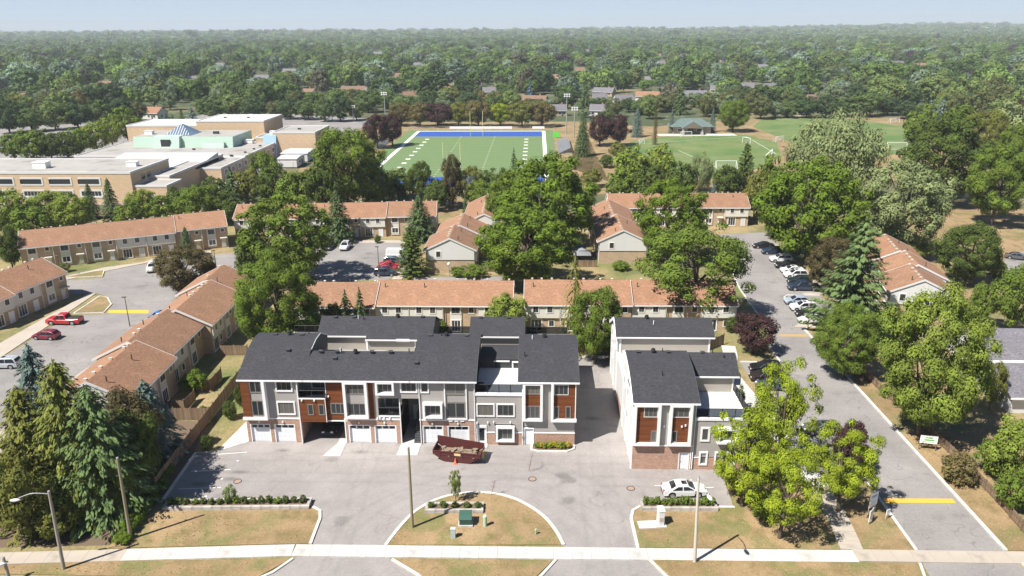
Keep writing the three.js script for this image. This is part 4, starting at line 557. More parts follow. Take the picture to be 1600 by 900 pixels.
// ---------------------------------------------------------------- houses
function house(label, x, z, turn, w, d, e, r, wallM, roofM, o = {}) {
  const b = thing('house', label, 'house', x, 0, z, turn), k = (r - e) / (d / 2), oh = 0.5;
  mesh('wall', [prism([[d / 2, 0], [d / 2, e], [0, r - 0.1], [-d / 2, e], [-d / 2, 0]], -w / 2, w / 2)], wallM, b);
  const rf = mesh('roof', [prism([[d / 2 + oh, e - oh * k + 0.18], [0, r + 0.18], [-d / 2 - oh, e - oh * k + 0.18], [-d / 2 - oh, e - oh * k], [0, r], [d / 2 + oh, e - oh * k]], -w / 2 - 0.4, w / 2 + 0.4)], roofM, b);
  if (o.chimney !== 0) mesh('chimney', [B(w * 0.2, r - 0.8, -1, w * 0.2 + 0.8, r + 1.0, -0.2)], MT.brick, rf);
  mesh('fascia', [B(-w / 2 - 0.4, e - oh * k - 0.05, d / 2 + oh, w / 2 + 0.4, e - oh * k + 0.16, d / 2 + oh + 0.06)], MT.white, rf);
  for (const t of [-0.3, 0.08, 0.34]) win(b, w * t, 0.9, d / 2, 1.5, 1.3, { lights: 2 });
  for (const s of [-1, 1]) win(b, s * w / 2, 0.9, d * 0.1, 1.4, 1.2, { turn: s * Math.PI / 2, lights: 2 });
  const dr = mesh('door', [B(w * 0.2, 0.05, d / 2, w * 0.2 + 0.95, 2.15, d / 2 + 0.06)], MT.dark, b);
  return b;
}
{ // white bungalow at the right edge
  const b = thing('house', 'white house with grey roof beside the shaded lawn at the picture edge', 'house', 0, 0, 0);
  mesh('wall', [B(61.9, 0, -100, 78, 2.7, -90.6), prism([[-90.6, 2.7], [-95.3, 4.7], [-100, 2.7]], 62.1, 78)], MT.clap, b);
  mesh('wall', [B(64.5, 0, -112, 76, 2.9, -100.2)], MT.clap, b);
  const rf = mesh('roof', [prism([[-89.9, 2.55], [-95.3, 5.0], [-100.7, 2.55], [-100.7, 2.35], [-95.3, 4.8], [-89.9, 2.35]], 61.3, 78.4)], MT.greyroof, b);
  mesh('roof', [prism([[-100.9, 2.9], [-106.4, 5.6], [-112.6, 2.6], [-112.6, 2.4], [-106.4, 5.4], [-100.9, 2.7]], 63.8, 76.4)], MT.greyroof, b);
  mesh('gable_siding', [prism([[-101.2, 2.9], [-106.4, 5.3], [-111.8, 2.9]], 64.45, 64.5)], MT.clap, b);
  mesh('chimney', [B(66.6, 3.6, -93.6, 67.8, 5.4, -92.6)], MT.white, rf); mesh('fascia', [B(61.2, 2.3, -89.9, 78.4, 2.55, -89.82)], MT.white, rf);
  win(b, 64.8, 1.2, -90.6, 2.2, 1.1, { lights: 3 }); win(b, 70, 1.2, -90.6, 1.6, 1.1); win(b, 61.9, 1.0, -95, 1.6, 1.2, { turn: -Math.PI / 2, lights: 2 }); mesh('door', [B(64.45, 0.1, -104.8, 64.5, 2.2, -103.8)], MT.doorWhite, b);
}
const HOUSES = [ // image place of the roof's middle, width of the front in px, roof, wall, words
  [237, 172, 34, 'tile', 'ivory', 'orange roofed bungalow among the trees beyond the school lot'], [18, 148, 46, 'tile', 'cream', 'wide tan house with brown roof at the left picture edge'], [300, 122, 18, 'greyroof', 'clap', 'small pale house with grey roof far beyond the school'], [455, 109, 24, 'greyroof', 'clap', 'white house with grey roof high above the gymnasium'],
  [344, 101, 14, 'greyroof', 'clap', 'tiny white house far off above the school skylight'], [552, 137, 34, 'tile', 'ivory', 'low brown roofed bungalow left of the field light tower'], [625, 117, 18, 'tile', 'tan', 'small brown house between trees above the purple tree'], [655, 100, 16, 'greyroof', 'clap', 'pale house half hidden above the far goalposts'], [640, 147, 18, 'tile', 'clap', 'gabled white house behind the tree row left of the field'], [745, 130, 14, 'greyroof', 'clap', 'small white cottage over the far end zone'], [764, 140, 16, 'greyroof', 'clap', 'second white cottage over the far end zone'],
  [835, 152, 38, 'tile', 'tan', 'long brown roofed house behind the far end zone trees'], [906, 108, 14, 'tile', 'tan', 'tall brown house above the right field light tower'], [936, 150, 20, 'greyroof', 'tan', 'dark roofed house right of the field light tower'], [1012, 146, 34, 'tile', 'ivory', 'bright orange roofed house above the blue spruce'], [1085, 144, 34, 'greyroof', 'clap', 'grey hip roofed house behind the park pavilion'], [1035, 97, 14, 'greyroof', 'clap', 'tiny white house in the far trees above the park'], [1191, 103, 14, 'greyroof', 'clap', 'tall white house beside a dark purple tree'], [1168, 133, 18, 'greyroof', 'clap', 'white house peeping out above the soccer goal'],
  [1398, 97, 22, 'greyroof', 'clap', 'white house on the far right above yellow trees'], [1436, 101, 16, 'tile', 'clap', 'white house with red roof on the far right'], [872, 168, 22, 'greyroof', 'tan', 'grey shed roofed house just behind the field corner'], [165, 130, 20, 'tile', 'tan', 'brown house among dark trees at upper left'], [410, 120, 20, 'greyroof', 'ivory', 'pale bungalow between the trees over the gymnasium roof'], [1270, 152, 14, 'tile', 'tan', 'small brown house behind the far pitch trees'], [935, 168, 14, 'greyroof', 'clap', 'white garage beside the dark conifer'], [590, 82, 16, 'greyroof', 'clap', 'tiny pale house far away near the skyline'], [1535, 95, 16, 'greyroof', 'clap', 'tiny pale house at the far right'],
];
const KEEP = []; // places that trees stay clear of
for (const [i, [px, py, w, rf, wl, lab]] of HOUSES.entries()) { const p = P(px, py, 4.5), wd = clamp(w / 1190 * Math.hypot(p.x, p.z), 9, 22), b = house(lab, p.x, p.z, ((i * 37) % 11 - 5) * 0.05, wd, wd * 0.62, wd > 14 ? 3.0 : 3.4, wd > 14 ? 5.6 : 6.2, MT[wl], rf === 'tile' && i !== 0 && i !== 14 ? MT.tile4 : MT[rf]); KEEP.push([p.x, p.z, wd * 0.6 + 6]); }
{ // flat white hall far off
  const p = P(430, 78, 5), b = thing('commercial_building', 'long low white building far off in the trees', 'building', p.x, 0, p.z);
  mesh('wall', [B(-38, 0, -14, 38, 6.5, 14)], MT.clap, b); mesh('roof', [B(-38.3, 6.5, -14.3, 38.3, 6.9, 14.3)], MT.deck, b); for (let i = 0; i < 8; i++) win(b, -32 + i * 9, 2, 14, 5, 1.8, { lights: 3 }); KEEP.push([p.x, p.z, 50]);
}
{ // park pavilion
  const b = thing('park_pavilion', 'park pavilion with green roof and stone pillared gable beside the soccer pitch', 'pavilion', 72.5, 0, -368, 0.02);
  mesh('wall', [B(-8, 0, -5, 9.5, 3.4, 4)], M([0.3, 0.24, 0.18]), b);
  const hip = (x0, x1, z0, z1, e, r, inset) => { const zm = (z0 + z1) / 2, a = [x0, e, z1], c = [x1, e, z1], d = [x1, e, z0], f = [x0, e, z0], m = [x0 + inset, r, zm], n = [x1 - inset, r, zm]; return [quad(a, c, n, m), tri(c, d, n), quad(d, f, m, n), tri(f, a, m), quad(f, d, c, a)]; };
  mesh('roof', hip(-9.5, 11, -6.2, 5.4, 3.4, 6.8, 5.5), MT.greenroof, b);
  mesh('roof', [new THREE.ExtrudeGeometry(new THREE.Shape([[-5, 3.3], [5, 3.3], [0, 6.3]].map((q) => new THREE.Vector2(...q))), { depth: 9, bevelEnabled: false })], MT.greenroof, b);
  mesh('gable_siding', [new THREE.ExtrudeGeometry(new THREE.Shape([[-4.1, 3.3], [4.1, 3.3], [0, 5.8]].map((q) => new THREE.Vector2(...q))), { depth: 0.08, bevelEnabled: false }).translate(0, 0, 9)], M([0.2, 0.15, 0.11]), b);
  for (const x of [-4.4, 4.4]) mesh('pillar', [B(x - 0.55, 0, 7.8, x + 0.55, 1.5, 8.9), B(x - 0.3, 1.5, 8.05, x + 0.3, 3.3, 8.65)], MT.stone, b);
  mesh('door', [B(-1.2, 0, 4, 1.2, 2.5, 4.06)], MT.black, b); win(b, 4, 1.2, 4, 2.4, 1.3); win(b, -5, 1.2, 4, 2.0, 1.3);
  mesh('terrace', [B(-16, 0.02, 4.2, 20, 0.14, 11)], MT.conc, b); KEEP.push([72.5, -368, 16]);
}
{ // garden gazebo with two tier roof
  const b = thing('garden_gazebo', 'grey fabric garden gazebo with two tiered roof behind the small board fence', 'gazebo', 10.0, 0, -157.2);
  for (const [x, z] of [[-1.6, -1.6], [1.6, -1.6], [-1.6, 1.6], [1.6, 1.6]]) mesh('post', [rod([x, 0, z], [x, 2.1, z], 0.06)], MT.black, b);
  const pyr = (w, y0, y1, t = 0) => { const g = new THREE.CylinderGeometry(t, w * 1.414, y1 - y0, 4, 1).rotateY(Math.PI / 4).translate(0, (y0 + y1) / 2, 0); return g; };
  mesh('canopy', [pyr(1.9, 2.05, 2.75, 0.9)], M([0.2, 0.21, 0.23]), b); mesh('upper_canopy', [pyr(0.8, 2.85, 3.3)], M([0.23, 0.24, 0.26]), b);
}
{ const b = thing('patio_umbrella', 'blue patio umbrella in the shade behind the grey gazebo', 'umbrella', 9.5, 0, -161.5); mesh('pole', [rod([0, 0, 0], [0, 2.5, 0], 0.04)], MT.white, b); mesh('canopy', [new THREE.ConeGeometry(1.7, 0.7, 8).translate(0, 2.5, 0)], M([0.09, 0.2, 0.3]), b); }
// ---------------------------------------------------------------- fences
function boardFence(label, pts, h, boards, m = MT.fence) {
  const b = thing('board_fence', label, 'fence', 0, 0, 0), VG = [0, 1, 2].map((k) => join([B(-0.07, 0.04, -0.012, 0.07, h - 0.03 * k, 0.012)]));
  const T3 = [M([0.22, 0.15, 0.095]), M([0.17, 0.12, 0.078]), M([0.26, 0.185, 0.12])], r = rng(pts.length * 31 + pts[0][0] * 7), rails = []; let n = 0; const rest = [];
  for (let i = 0; i + 1 < pts.length; i++) {
    const [x0, z0] = pts[i], [x1, z1] = pts[i + 1], L = Math.hypot(x1 - x0, z1 - z0), a = Math.atan2(-(z1 - z0), x1 - x0), q = Math.round(L / 0.155);
    const off = [-Math.sin(a) * 0.05, -Math.cos(a) * 0.05];
    for (const y of [0.3, h - 0.35]) rails.push(new THREE.BoxGeometry(L, 0.09, 0.04).rotateY(a).translate((x0 + x1) / 2 + off[0], y, (z0 + z1) / 2 + off[1]));
    for (let k = 0; k < q; k++) { const t = (k + 0.5) / q, x = x0 + (x1 - x0) * t, z = z0 + (z1 - z0) * t; if (n++ < boards) { const s = share('board', VG[(r() * 3) | 0], T3[(r() * 3) | 0], b); s.position.set(x, 0, z); s.rotation.y = a; } else rest.push(VG[(r() * 3) | 0].clone().rotateY(a).translate(x, 0, z)); }
    const np = Math.max(1, Math.round(L / 2.4)); for (let k = 0; k <= np; k++) { const t = k / np, p = mesh('post', [B(-0.06, 0, -0.06, 0.06, h + 0.12, 0.06)], T3[1], b); p.position.set(x0 + (x1 - x0) * t + off[0] * 1.6, 0, z0 + (z1 - z0) * t + off[1] * 1.6); p.rotation.y = a; }
  }
  mesh('rail', rails, T3[1], b); if (rest.length) { const s = mesh('board', rest, T3[0], b); s.userData.kind = 'stuff'; }
  return b;
}
boardFence('long brown board fence between the new lot and the dark spruces', [[-41.3, -70.5], [-41.6, -76], [-41.9, -85.7], [-42.3, -97.2], [-42.6, -106]], 1.8, 240);
boardFence('short brown board fence crossing from the long fence to the townhouse yards', [[-49, -86.4], [-42.0, -86.6]], 1.8, 60);
boardFence('stepped brown privacy screen beside the first townhouse patio door', [[-48.6, -88.6], [-46.2, -88.8], [-46.2, -92]], 1.7, 60);
boardFence('brown privacy screen between the middle townhouse patios', [[-49.2, -94.8], [-45.3, -95], [-45.3, -99]], 1.7, 60);
boardFence('brown privacy screen of the farthest townhouse patio beside the big maple', [[-48.6, -107], [-44.5, -107.2]], 1.7, 40);
boardFence('low weathered board fence along the lawn right of the side road', [[48.6, -63.5], [49.0, -70], [49.1, -78.1], [48.4, -90], [47.3, -103]], 1.3, 230);
boardFence('brown board fence closing the back of the driveway under the trees', [[4.6, -109.2], [13, -109.6], [27, -110], [30, -112.6]], 1.9, 180);
boardFence('small brown board fence in front of the grey gazebo', [[8.2, -153.9], [12.9, -153.9]], 1.5, 40);
boardFence('brown board fence beside the gable house and round shrub bed', [[-12.3, -150.2], [-8.4, -150.2]], 1.5, 40);
// ---------------------------------------------------------------- football ground
function goalPost(label, x, z, col) {
  const b = thing('football_goalpost', label, 'goalpost', x, 0, z, 0, 'goalposts of the football field');
  for (const s of [-1, 1]) mesh('upright', [rod([s * 2.9, 3, 0], [s * 2.9, 11.6, 0], 0.1)], col, b);
  mesh('crossbar', [rod([-2.9, 3, 0], [2.9, 3, 0], 0.1)], col, b); for (const s of [-1, 1]) mesh('support', [rod([s * 2.9, 0, -0.3], [s * 2.9, 3, 0], 0.09)], col, b);
}
const POSTY = M([0.72, 0.66, 0.3]);
goalPost('pale yellow goalpost at the far blue end zone', -27.4, -356.6, POSTY); goalPost('pale yellow goalpost at the near end of the football field', -28.2, -256, POSTY);
function lightTower(label, x, z, h) {
  const b = thing('floodlight_tower', label, 'floodlight', x, 0, z, 0, 'floodlight towers of the sports ground'); mesh('pole', [rod([0, 0, 0], [0, h, 0], 0.28, 0.16)], MT.galv, b);
  mesh('crossarm', [B(-1.4, h - 0.6, -0.1, 1.4, h - 0.4, 0.1), B(-1.4, h + 0.3, -0.1, 1.4, h + 0.5, 0.1), B(-0.1, h - 0.6, -0.1, 0.1, h + 0.5, 0.1)], MT.galv, b);
  for (let i = 0; i < 6; i++) mesh('floodlight', [B(-0.35, -0.3, -0.2, 0.35, 0.3, 0.2)], MT.white, b).position.set(-1.1 + (i % 3) * 1.1, h - 0.5 + (i > 2 ? 0.9 : 0), 0.25);
}
lightTower('tall floodlight tower left of the far end zone', -75.7, -388.5, 17); lightTower('shorter floodlight pole on the school parking lot', -98.6, -416.4, 8); lightTower('tall floodlight tower right of the football field', 14.4, -363.3, 18); lightTower('slim floodlight tower just before the right field corner', 17.5, -352, 13); lightTower('thin light pole beside the school lot trees', -110, -416, 7);
function bleacher(label, x, z, len, rows) { // rows face -x .. turn via rotation
  const b = thing('bleacher', label, 'bleachers', x, 0, z, 0, 'bleachers at the football field');
  for (let i = 0; i < rows; i++) mesh('bench_row', [B(i * 0.8, 0.42 + i * 0.4, -len / 2, i * 0.8 + 0.4, 0.48 + i * 0.4, len / 2), B(i * 0.8 - 0.4, 0.2 + i * 0.4, -len / 2, i * 0.8, 0.24 + i * 0.4, len / 2)], MT.metal, b);
  mesh('frame', [...Array(6)].map((_, k) => prism([[0, 0], [0.08, 0], [0.08, 0.4], [0, 0.4]], 0, rows * 0.8).translate(0, 0, -len / 2 + (k + 0.02) * len / 5.1)), MT.galv, b); return b;
}
bleacher('long aluminium bleachers on the right side of the football field', 9.6, -322, 34, 6); bleacher('aluminium bleachers left of the football field behind the purple tree', -65, -330, 22, 5).rotation.y = Math.PI; bleacher('second aluminium bleachers left of the football field nearer the camera', -65.2, -300, 22, 5).rotation.y = Math.PI;
{ const b = thing('field_fence', 'chain link fence behind the far end zone hung with white banners', 'fence', FX, 0, -382); const l = []; for (let x = -36; x <= 36; x += 3) l.push(rod([x, 0, 0], [x, 1.6, 0], 0.05, 0.05, 5)); l.push(rod([-36, 1.6, 0], [36, 1.6, 0], 0.04), rod([-36, 0.1, 0], [36, 0.1, 0], 0.04)); for (let x = -36; x < 36; x += 0.5) l.push(rod([x, 0.1, 0], [x + 0.5, 1.6, 0], 0.012, 0.012, 3)); mesh('chain_link', l, MT.galv, b); mesh('banner', [B(-16, 0.3, 0.06, 15, 1.5, 0.1)], MT.white, b); mesh('banner', [B(25, 0.3, 0.06, 31, 1.5, 0.1)], MT.white, b); }
{ const b = thing('field_banner', 'bright green banner panel at the right end zone corner', 'banner', 9.5, 0, -352, -0.2); mesh('panel', [B(-1.6, 0.2, -0.05, 1.6, 2.6, 0.05)], M([0.1, 0.5, 0.06]), b); for (const x of [-1.6, 1.6]) mesh('post', rod([x, 0, 0], [x, 2.7, 0], 0.06), MT.galv, b); }
const goal0 = []; function soccerGoal(label, px, py, turn, w = 7.3) {
  const p = P(px, py), b = thing('soccer_goal', label, 'soccer goal', p.x, 0, p.z, turn, 'soccer goals of the park'), h = 2.44, d = 2.2;
  mesh('frame', [rod([-w / 2, 0, 0], [-w / 2, h, 0], 0.09), rod([w / 2, 0, 0], [w / 2, h, 0], 0.09), rod([-w / 2, h, 0], [w / 2, h, 0], 0.09), rod([-w / 2, h, 0], [-w / 2, 0, -d], 0.05), rod([w / 2, h, 0], [w / 2, 0, -d], 0.05), rod([-w / 2, 0, -d], [w / 2, 0, -d], 0.05)], MT.white, b);
  const l = []; for (let i = 0; i <= 12; i++) { const x = -w / 2 + w * i / 12; l.push(rod([x, h, -0.02], [x, 0, -d], 0.018, 0.018, 3)); } for (let k = 1; k < 5; k++) l.push(rod([-w / 2, h * (1 - k / 5), -d * k / 5], [w / 2, h * (1 - k / 5), -d * k / 5], 0.018, 0.018, 3)); mesh('net', l, M([0.6, 0.62, 0.62]), b);
}
soccerGoal('white soccer goal nearest the townhouse trees', 1134, 262, Math.PI); soccerGoal('white soccer goal in front of the pavilion terrace', 1072, 214, 0, 5); soccerGoal('white soccer goal turned sideways at the pitch side away from the pavilion', 1166, 224, -0.9, 4); soccerGoal('white soccer goal leaning at the dry corner of the near pitch', 1218, 222, 0.6, 5); soccerGoal('white soccer goal by the far woods edge', 1252, 182, 0); soccerGoal('white soccer goal on the dry patch right of the far woods', 1398, 192, 0.4, 6); soccerGoal('wide white soccer goal beside the willow', 1401, 232, Math.PI, 8); soccerGoal('white soccer goal at the left touchline of the near pitch', 1003, 226, 0.9, 4); soccerGoal('small white goal lying near the pine at the pitch corner', 1206, 243, 1.2, 3);
// ---------------------------------------------------------------- skyline pylons and turbine
function pylon(px, pyTop, label) { const D = 3800, d = rayOf(px, 55), z = -D, x = d.x / d.z * z, top = Vz(px, pyTop, z).y, b = thing('power_pylon', label, 'pylon', x, 0, z, 0.4, 'power pylons on the skyline'), l = []; for (const [a, c] of [[-1, -1], [1, -1], [1, 1], [-1, 1]]) l.push(rod([a * 5, 0, c * 5], [a * 0.8, top, c * 0.8], 0.45, 0.3, 4)); for (let k = 1; k < 8; k++) { const t = k / 8, r = 5 - 4.2 * t; l.push(rod([-r, top * t, -r], [r, top * (t + 0.1), r], 0.25, 0.25, 4), rod([r, top * t, -r], [-r, top * (t + 0.1), r], 0.25, 0.25, 4)); } mesh('lattice', l, MT.galv, b); mesh('crossarm', [0.72, 0.84, 0.95].map((t) => B(-9, top * t - 0.4, -0.5, 9, top * t + 0.4, 0.5)), MT.galv, b); }
for (const [px, y, w] of [[668, 43, 'tall pylon left of the middle on the skyline'], [813, 47, 'pylon over the far end zone, left of the two tallest'], [848, 41, 'tallest pylon right of the middle on the skyline'], [982, 40, 'left one of three pylons above the park'], [1005, 41, 'right one of the pylons above the park'], [1127, 40, 'thin pylon over the pavilion on the skyline'], [1280, 38, 'thin pylon left of the wind turbine'], [325, 50, 'low pylon over the school skylight on the skyline']]) pylon(px, y, w);
{ const z = -4600, d = rayOf(1552, 55), x = d.x / d.z * z, top = Vz(1552, 33, z).y, b = thing('wind_turbine', 'white wind turbine far off on the right skyline', 'wind turbine', x, 0, z); mesh('tower', [rod([0, 0, 0], [0, top, 0], 2.4, 1.4)], MT.white, b); mesh('hub', [B(-2, top - 2, -2, 2, top + 2, 5)], MT.white, b); for (let k = 0; k < 3; k++) mesh('blade', [B(-0.9, 0, -0.2, 0.9, 34, 0.2)], MT.white, b).position.set(0, top, 5.5), b.children.at(-1).rotation.z = k * 2.094 + 0.3; }

// ---------------------------------------------------------------- vehicles (front towards +x)
const TYRE = M([0.02, 0.02, 0.022], { roughness: 0.9 }), RIM = M([0.45, 0.45, 0.47], { roughness: 0.35, metalness: 0.6 }), LAMP = M([0.7, 0.72, 0.74], { roughness: 0.15 }), TAIL = M([0.35, 0.02, 0.02], { roughness: 0.25 }), CARGLASS = M([0.015, 0.018, 0.022], { roughness: 0.05 }), PLASTIC = M([0.03, 0.03, 0.032], { roughness: 0.7 });
const CARS = { // lower body, greenhouse (x, y) outlines; wheelbase centres; half width; belt
  sedan: { L: 2.35, top: [[-2.35, 0.52], [-2.34, 0.86], [-2.1, 0.98], [-1.62, 1.0]], cab: [[-1.62, 1.0], [-0.95, 1.4], [-0.3, 1.46], [0.25, 1.42], [1.1, 0.98]], hood: [[1.1, 0.98], [1.9, 0.86], [2.25, 0.7], [2.35, 0.5]], wx: [-1.4, 1.42], W: 0.9, belt: 0.95 },
  suv: { L: 2.3, top: [[-2.3, 0.55], [-2.3, 0.98], [-2.22, 1.08]], cab: [[-2.22, 1.08], [-1.95, 1.55], [-1.5, 1.68], [0.2, 1.68], [1.05, 1.1]], hood: [[1.05, 1.1], [1.9, 0.98], [2.22, 0.82], [2.3, 0.55]], wx: [-1.35, 1.38], W: 0.93, belt: 1.05 },
  hatch: { L: 2.1, top: [[-2.1, 0.52], [-2.1, 0.9], [-2.0, 1.0]], cab: [[-2.0, 1.0], [-1.6, 1.42], [-1.1, 1.52], [0.1, 1.5], [1.0, 1.0]], hood: [[1.0, 1.0], [1.75, 0.88], [2.02, 0.74], [2.1, 0.52]], wx: [-1.25, 1.28], W: 0.89, belt: 0.97 },
  pickup: { L: 2.9, top: [[-2.9, 0.6], [-2.9, 1.12], [-0.75, 1.14]], cab: [[-0.75, 1.14], [-0.6, 1.72], [-0.35, 1.84], [0.75, 1.84], [1.4, 1.2]], hood: [[1.4, 1.2], [2.5, 1.12], [2.85, 0.98], [2.9, 0.6]], wx: [-1.75, 1.85], W: 1.0, belt: 1.14 },
  van: { L: 2.8, top: [[-2.8, 0.5], [-2.82, 1.1], [-2.78, 1.2]], cab: [[-2.78, 1.2], [-2.7, 2.2], [-2.5, 2.3], [1.2, 2.28], [1.95, 1.3]], hood: [[1.95, 1.3], [2.55, 1.08], [2.78, 0.85], [2.8, 0.5]], wx: [-1.75, 1.75], W: 0.98, belt: 1.2 },
};
function carGeoms(kind) {
  if (gcache['car' + kind]) return gcache['car' + kind];
  const c = CARS[kind], wr = kind === 'pickup' ? 0.4 : 0.34, y0 = 0.24, outline = [...c.top, ...c.cab.slice(1), ...c.hood.slice(1)], s = new THREE.Shape();
  s.moveTo(-c.L, y0 + 0.1); for (const p of outline) s.lineTo(...p); s.lineTo(c.L - 0.03, y0 + 0.1); s.lineTo(c.wx[1] + wr + 0.07, y0); s.absarc(c.wx[1], wr, wr + 0.07, -0.1, Math.PI + 0.1, false); s.lineTo(c.wx[0] + wr + 0.07, y0); s.absarc(c.wx[0], wr, wr + 0.07, -0.1, Math.PI + 0.1, false); s.lineTo(-c.L + 0.03, y0);
  const bev = 0.09, taper = (g) => { const p = g.attributes.position; for (let i = 0; i < p.count; i++) { const y = p.getY(i), x = p.getX(i), k = 1 - 0.2 * Math.max(0, y - c.belt + 0.05) / 0.55 * (kind === 'van' ? 0.4 : 1), e = 1 - 0.14 * Math.pow(Math.abs(x) / c.L, 6); p.setZ(i, p.getZ(i) * k * e); } g.computeVertexNormals(); return g; };
  const body = taper(new THREE.ExtrudeGeometry(s, { depth: 2 * (c.W - bev), bevelEnabled: true, bevelThickness: bev, bevelSize: bev * 0.6, bevelOffset: -bev * 0.6, bevelSegments: 2, curveSegments: 8 }).translate(0, 0, -(c.W - bev)));
  const wd = (y) => c.W * (1 - 0.2 * Math.max(0, y - c.belt + 0.05) / 0.55 * (kind === 'van' ? 0.4 : 1));
  const gl = (a, b, t0, t1, out) => { const A = [a[0] + (b[0] - a[0]) * t0, a[1] + (b[1] - a[1]) * t0], Bq = [a[0] + (b[0] - a[0]) * t1, a[1] + (b[1] - a[1]) * t1], n = [-(b[1] - a[1]), b[0] - a[0]], l = Math.hypot(...n), o = [n[0] / l * 0.015, n[1] / l * 0.015], wa = wd(A[1]) - 0.14, wb = wd(Bq[1]) - 0.14; return quad([A[0] + o[0], A[1] + o[1], wa], [Bq[0] + o[0], Bq[1] + o[1], wb], [Bq[0] + o[0], Bq[1] + o[1], -wb], [A[0] + o[0], A[1] + o[1], -wa]); };
  const n = c.cab.length, g = { body: join([body]), windshield: join([gl(c.cab[n - 2], c.cab[n - 1], 0.1, 0.95)]), rear_window: join([gl(c.cab[0], c.cab[1], 0.15, 0.92)]) };
  // side glass: inset outline of the cabin, split by a pillar
  const cy = c.belt + 0.03, top = Math.max(...c.cab.map((p) => p[1])) - 0.1, xr = (y, from, to) => from[0] + (to[0] - from[0]) * clamp((y - from[1]) / (to[1] - from[1])), rearA = c.cab[0], rearB = c.cab[1], frA = c.cab[n - 1], frB = c.cab[n - 2], side = [];
  const bl = Math.max(xr(cy, rearA, rearB) + 0.16, kind === 'van' ? 0.35 : -9), tl = Math.max(xr(top, rearA, rearB) + 0.22, kind === 'van' ? 0.35 : -9), br = xr(cy, frA, frB) - 0.12, tr = xr(top, frA, frB) - 0.12, mid = (bl + br) / 2 - 0.05;
  for (const sg of [-1, 1]) for (const [a, b, cc, d] of [[bl, mid - 0.05, mid - 0.05, tl], [mid + 0.05, br, tr, mid + 0.05]]) { const zb = sg * (wd(cy) + 0.006), zt = sg * (wd(top) + 0.012), q = [[a, cy, zb], [b, cy, zb], [cc, top, zt], [d, top, zt]]; side.push(join([sg > 0 ? quad(...q) : quad(...q.reverse())])); }
  g.side_window = side;
  g.headlight = [-1, 1].map((q) => join([B(c.L - 0.34, 0.62, q * (c.W - 0.36) - 0.17, c.L - 0.0, 0.76, q * (c.W - 0.36) + 0.17)])); g.tail_light = [-1, 1].map((q) => join([B(-c.L - 0.01, 0.72, q * (c.W - 0.26) - 0.13, -c.L + 0.12, 0.95, q * (c.W - 0.26) + 0.13)]));
  g.bumper = [B(c.L - 0.14, 0.3, -c.W + 0.2, c.L + 0.03, 0.46, c.W - 0.2), B(-c.L - 0.03, 0.32, -c.W + 0.2, -c.L + 0.1, 0.5, c.W - 0.2)].map((q) => join([q])); g.mirror = [-1, 1].map((q) => join([B(br - 0.12, cy, q * (c.W + 0.02), br + 0.06, cy + 0.13, q * (c.W + 0.16))]));
  g.tyre = join([new THREE.CylinderGeometry(wr, wr, 0.22, 20).rotateX(Math.PI / 2)]); g.rim = join([new THREE.CylinderGeometry(wr * 0.66, wr * 0.66, 0.235, 14).rotateX(Math.PI / 2)]); g.wr = wr;
  if (kind === 'sedan' || kind === 'suv') g.sunroof = join([B(-0.35, c.cab[2][1] - 0.005, -0.32, 0.2, c.cab[2][1] + 0.012, 0.32)]);
  if (kind === 'pickup') g.bed_cover = join([B(-2.8, 1.13, -0.84, -0.85, 1.19, 0.84)]);
  return (gcache['car' + kind] = g);
}
const paints = {};
function car(kind, rgb, label, x, z, turn, name) {
  const g = carGeoms(kind), c = CARS[kind], m = (paints[rgb.join()] ??= new THREE.MeshPhysicalMaterial({ color: new THREE.Color().setRGB(...rgb), roughness: 0.35, metalness: 0.1, clearcoat: 0.8, clearcoatRoughness: 0.08 }));
  const b = thing(name ?? 'parked_car', label, kind === 'pickup' ? 'pickup truck' : kind === 'van' ? 'van' : 'car', x, 0.01, z, turn);
  share('body', g.body, m, b); for (const [k, mm] of [['windshield', CARGLASS], ['rear_window', CARGLASS], ['side_window', CARGLASS], ['headlight', LAMP], ['tail_light', TAIL], ['bumper', PLASTIC], ['mirror', m]]) for (const q of [].concat(g[k])) share(k, q, mm, b);
  if (g.sunroof) share('sunroof', g.sunroof, CARGLASS, b); if (g.bed_cover) share('bed_cover', g.bed_cover, PLASTIC, b);
  for (const wx of c.wx) for (const s of [-1, 1]) { const w = share('wheel', g.tyre, TYRE, b); w.position.set(wx, g.wr, s * (c.W - 0.12)); share('rim', g.rim, RIM, w); }
  return b;
}
const WHT = [0.75, 0.75, 0.76], BLK = [0.012, 0.012, 0.014], NVY = [0.02, 0.035, 0.075], SLV = [0.42, 0.45, 0.48], GRY = [0.09, 0.095, 0.1], RED = [0.45, 0.012, 0.02], MAR = [0.2, 0.012, 0.03];
car('sedan', WHT, 'white sedan parked behind the planter in front of the smaller new block', 16.2, -71.4, 0.04);
car('sedan', BLK, 'dark car parked in the shade of the carport under the long block', -25.6, -84.9, -Math.PI / 2);
car('pickup', RED, 'bright red pickup truck with black bed cover', -81.0, -120.0, Math.PI + 0.02, 'pickup_truck');
car('hatch', MAR, 'maroon hatchback parked next to the red pickup', -80.1, -113.3, Math.PI - 0.06);
car('suv', SLV, 'silver car cut by the picture edge beside the blue spruce', -79.6, -102.2, Math.PI + 0.05);
car('suv', WHT, 'white car parked on the bend in front of the long brown row', -80.3, -150.3, -Math.PI / 2 + 0.3);
car('sedan', [0.03, 0.16, 0.5], 'bright blue car half hidden behind the stepped brown roof', -65.2, -122.6, 1.2);
car('suv', [0.6, 0.62, 0.66], 'white compact suv facing out at the end of the parking court', -43.6, -167.2, -Math.PI / 2); car('sedan', BLK, 'black car in tree shade beside the white compact suv', -47.4, -167.4, -Math.PI / 2);
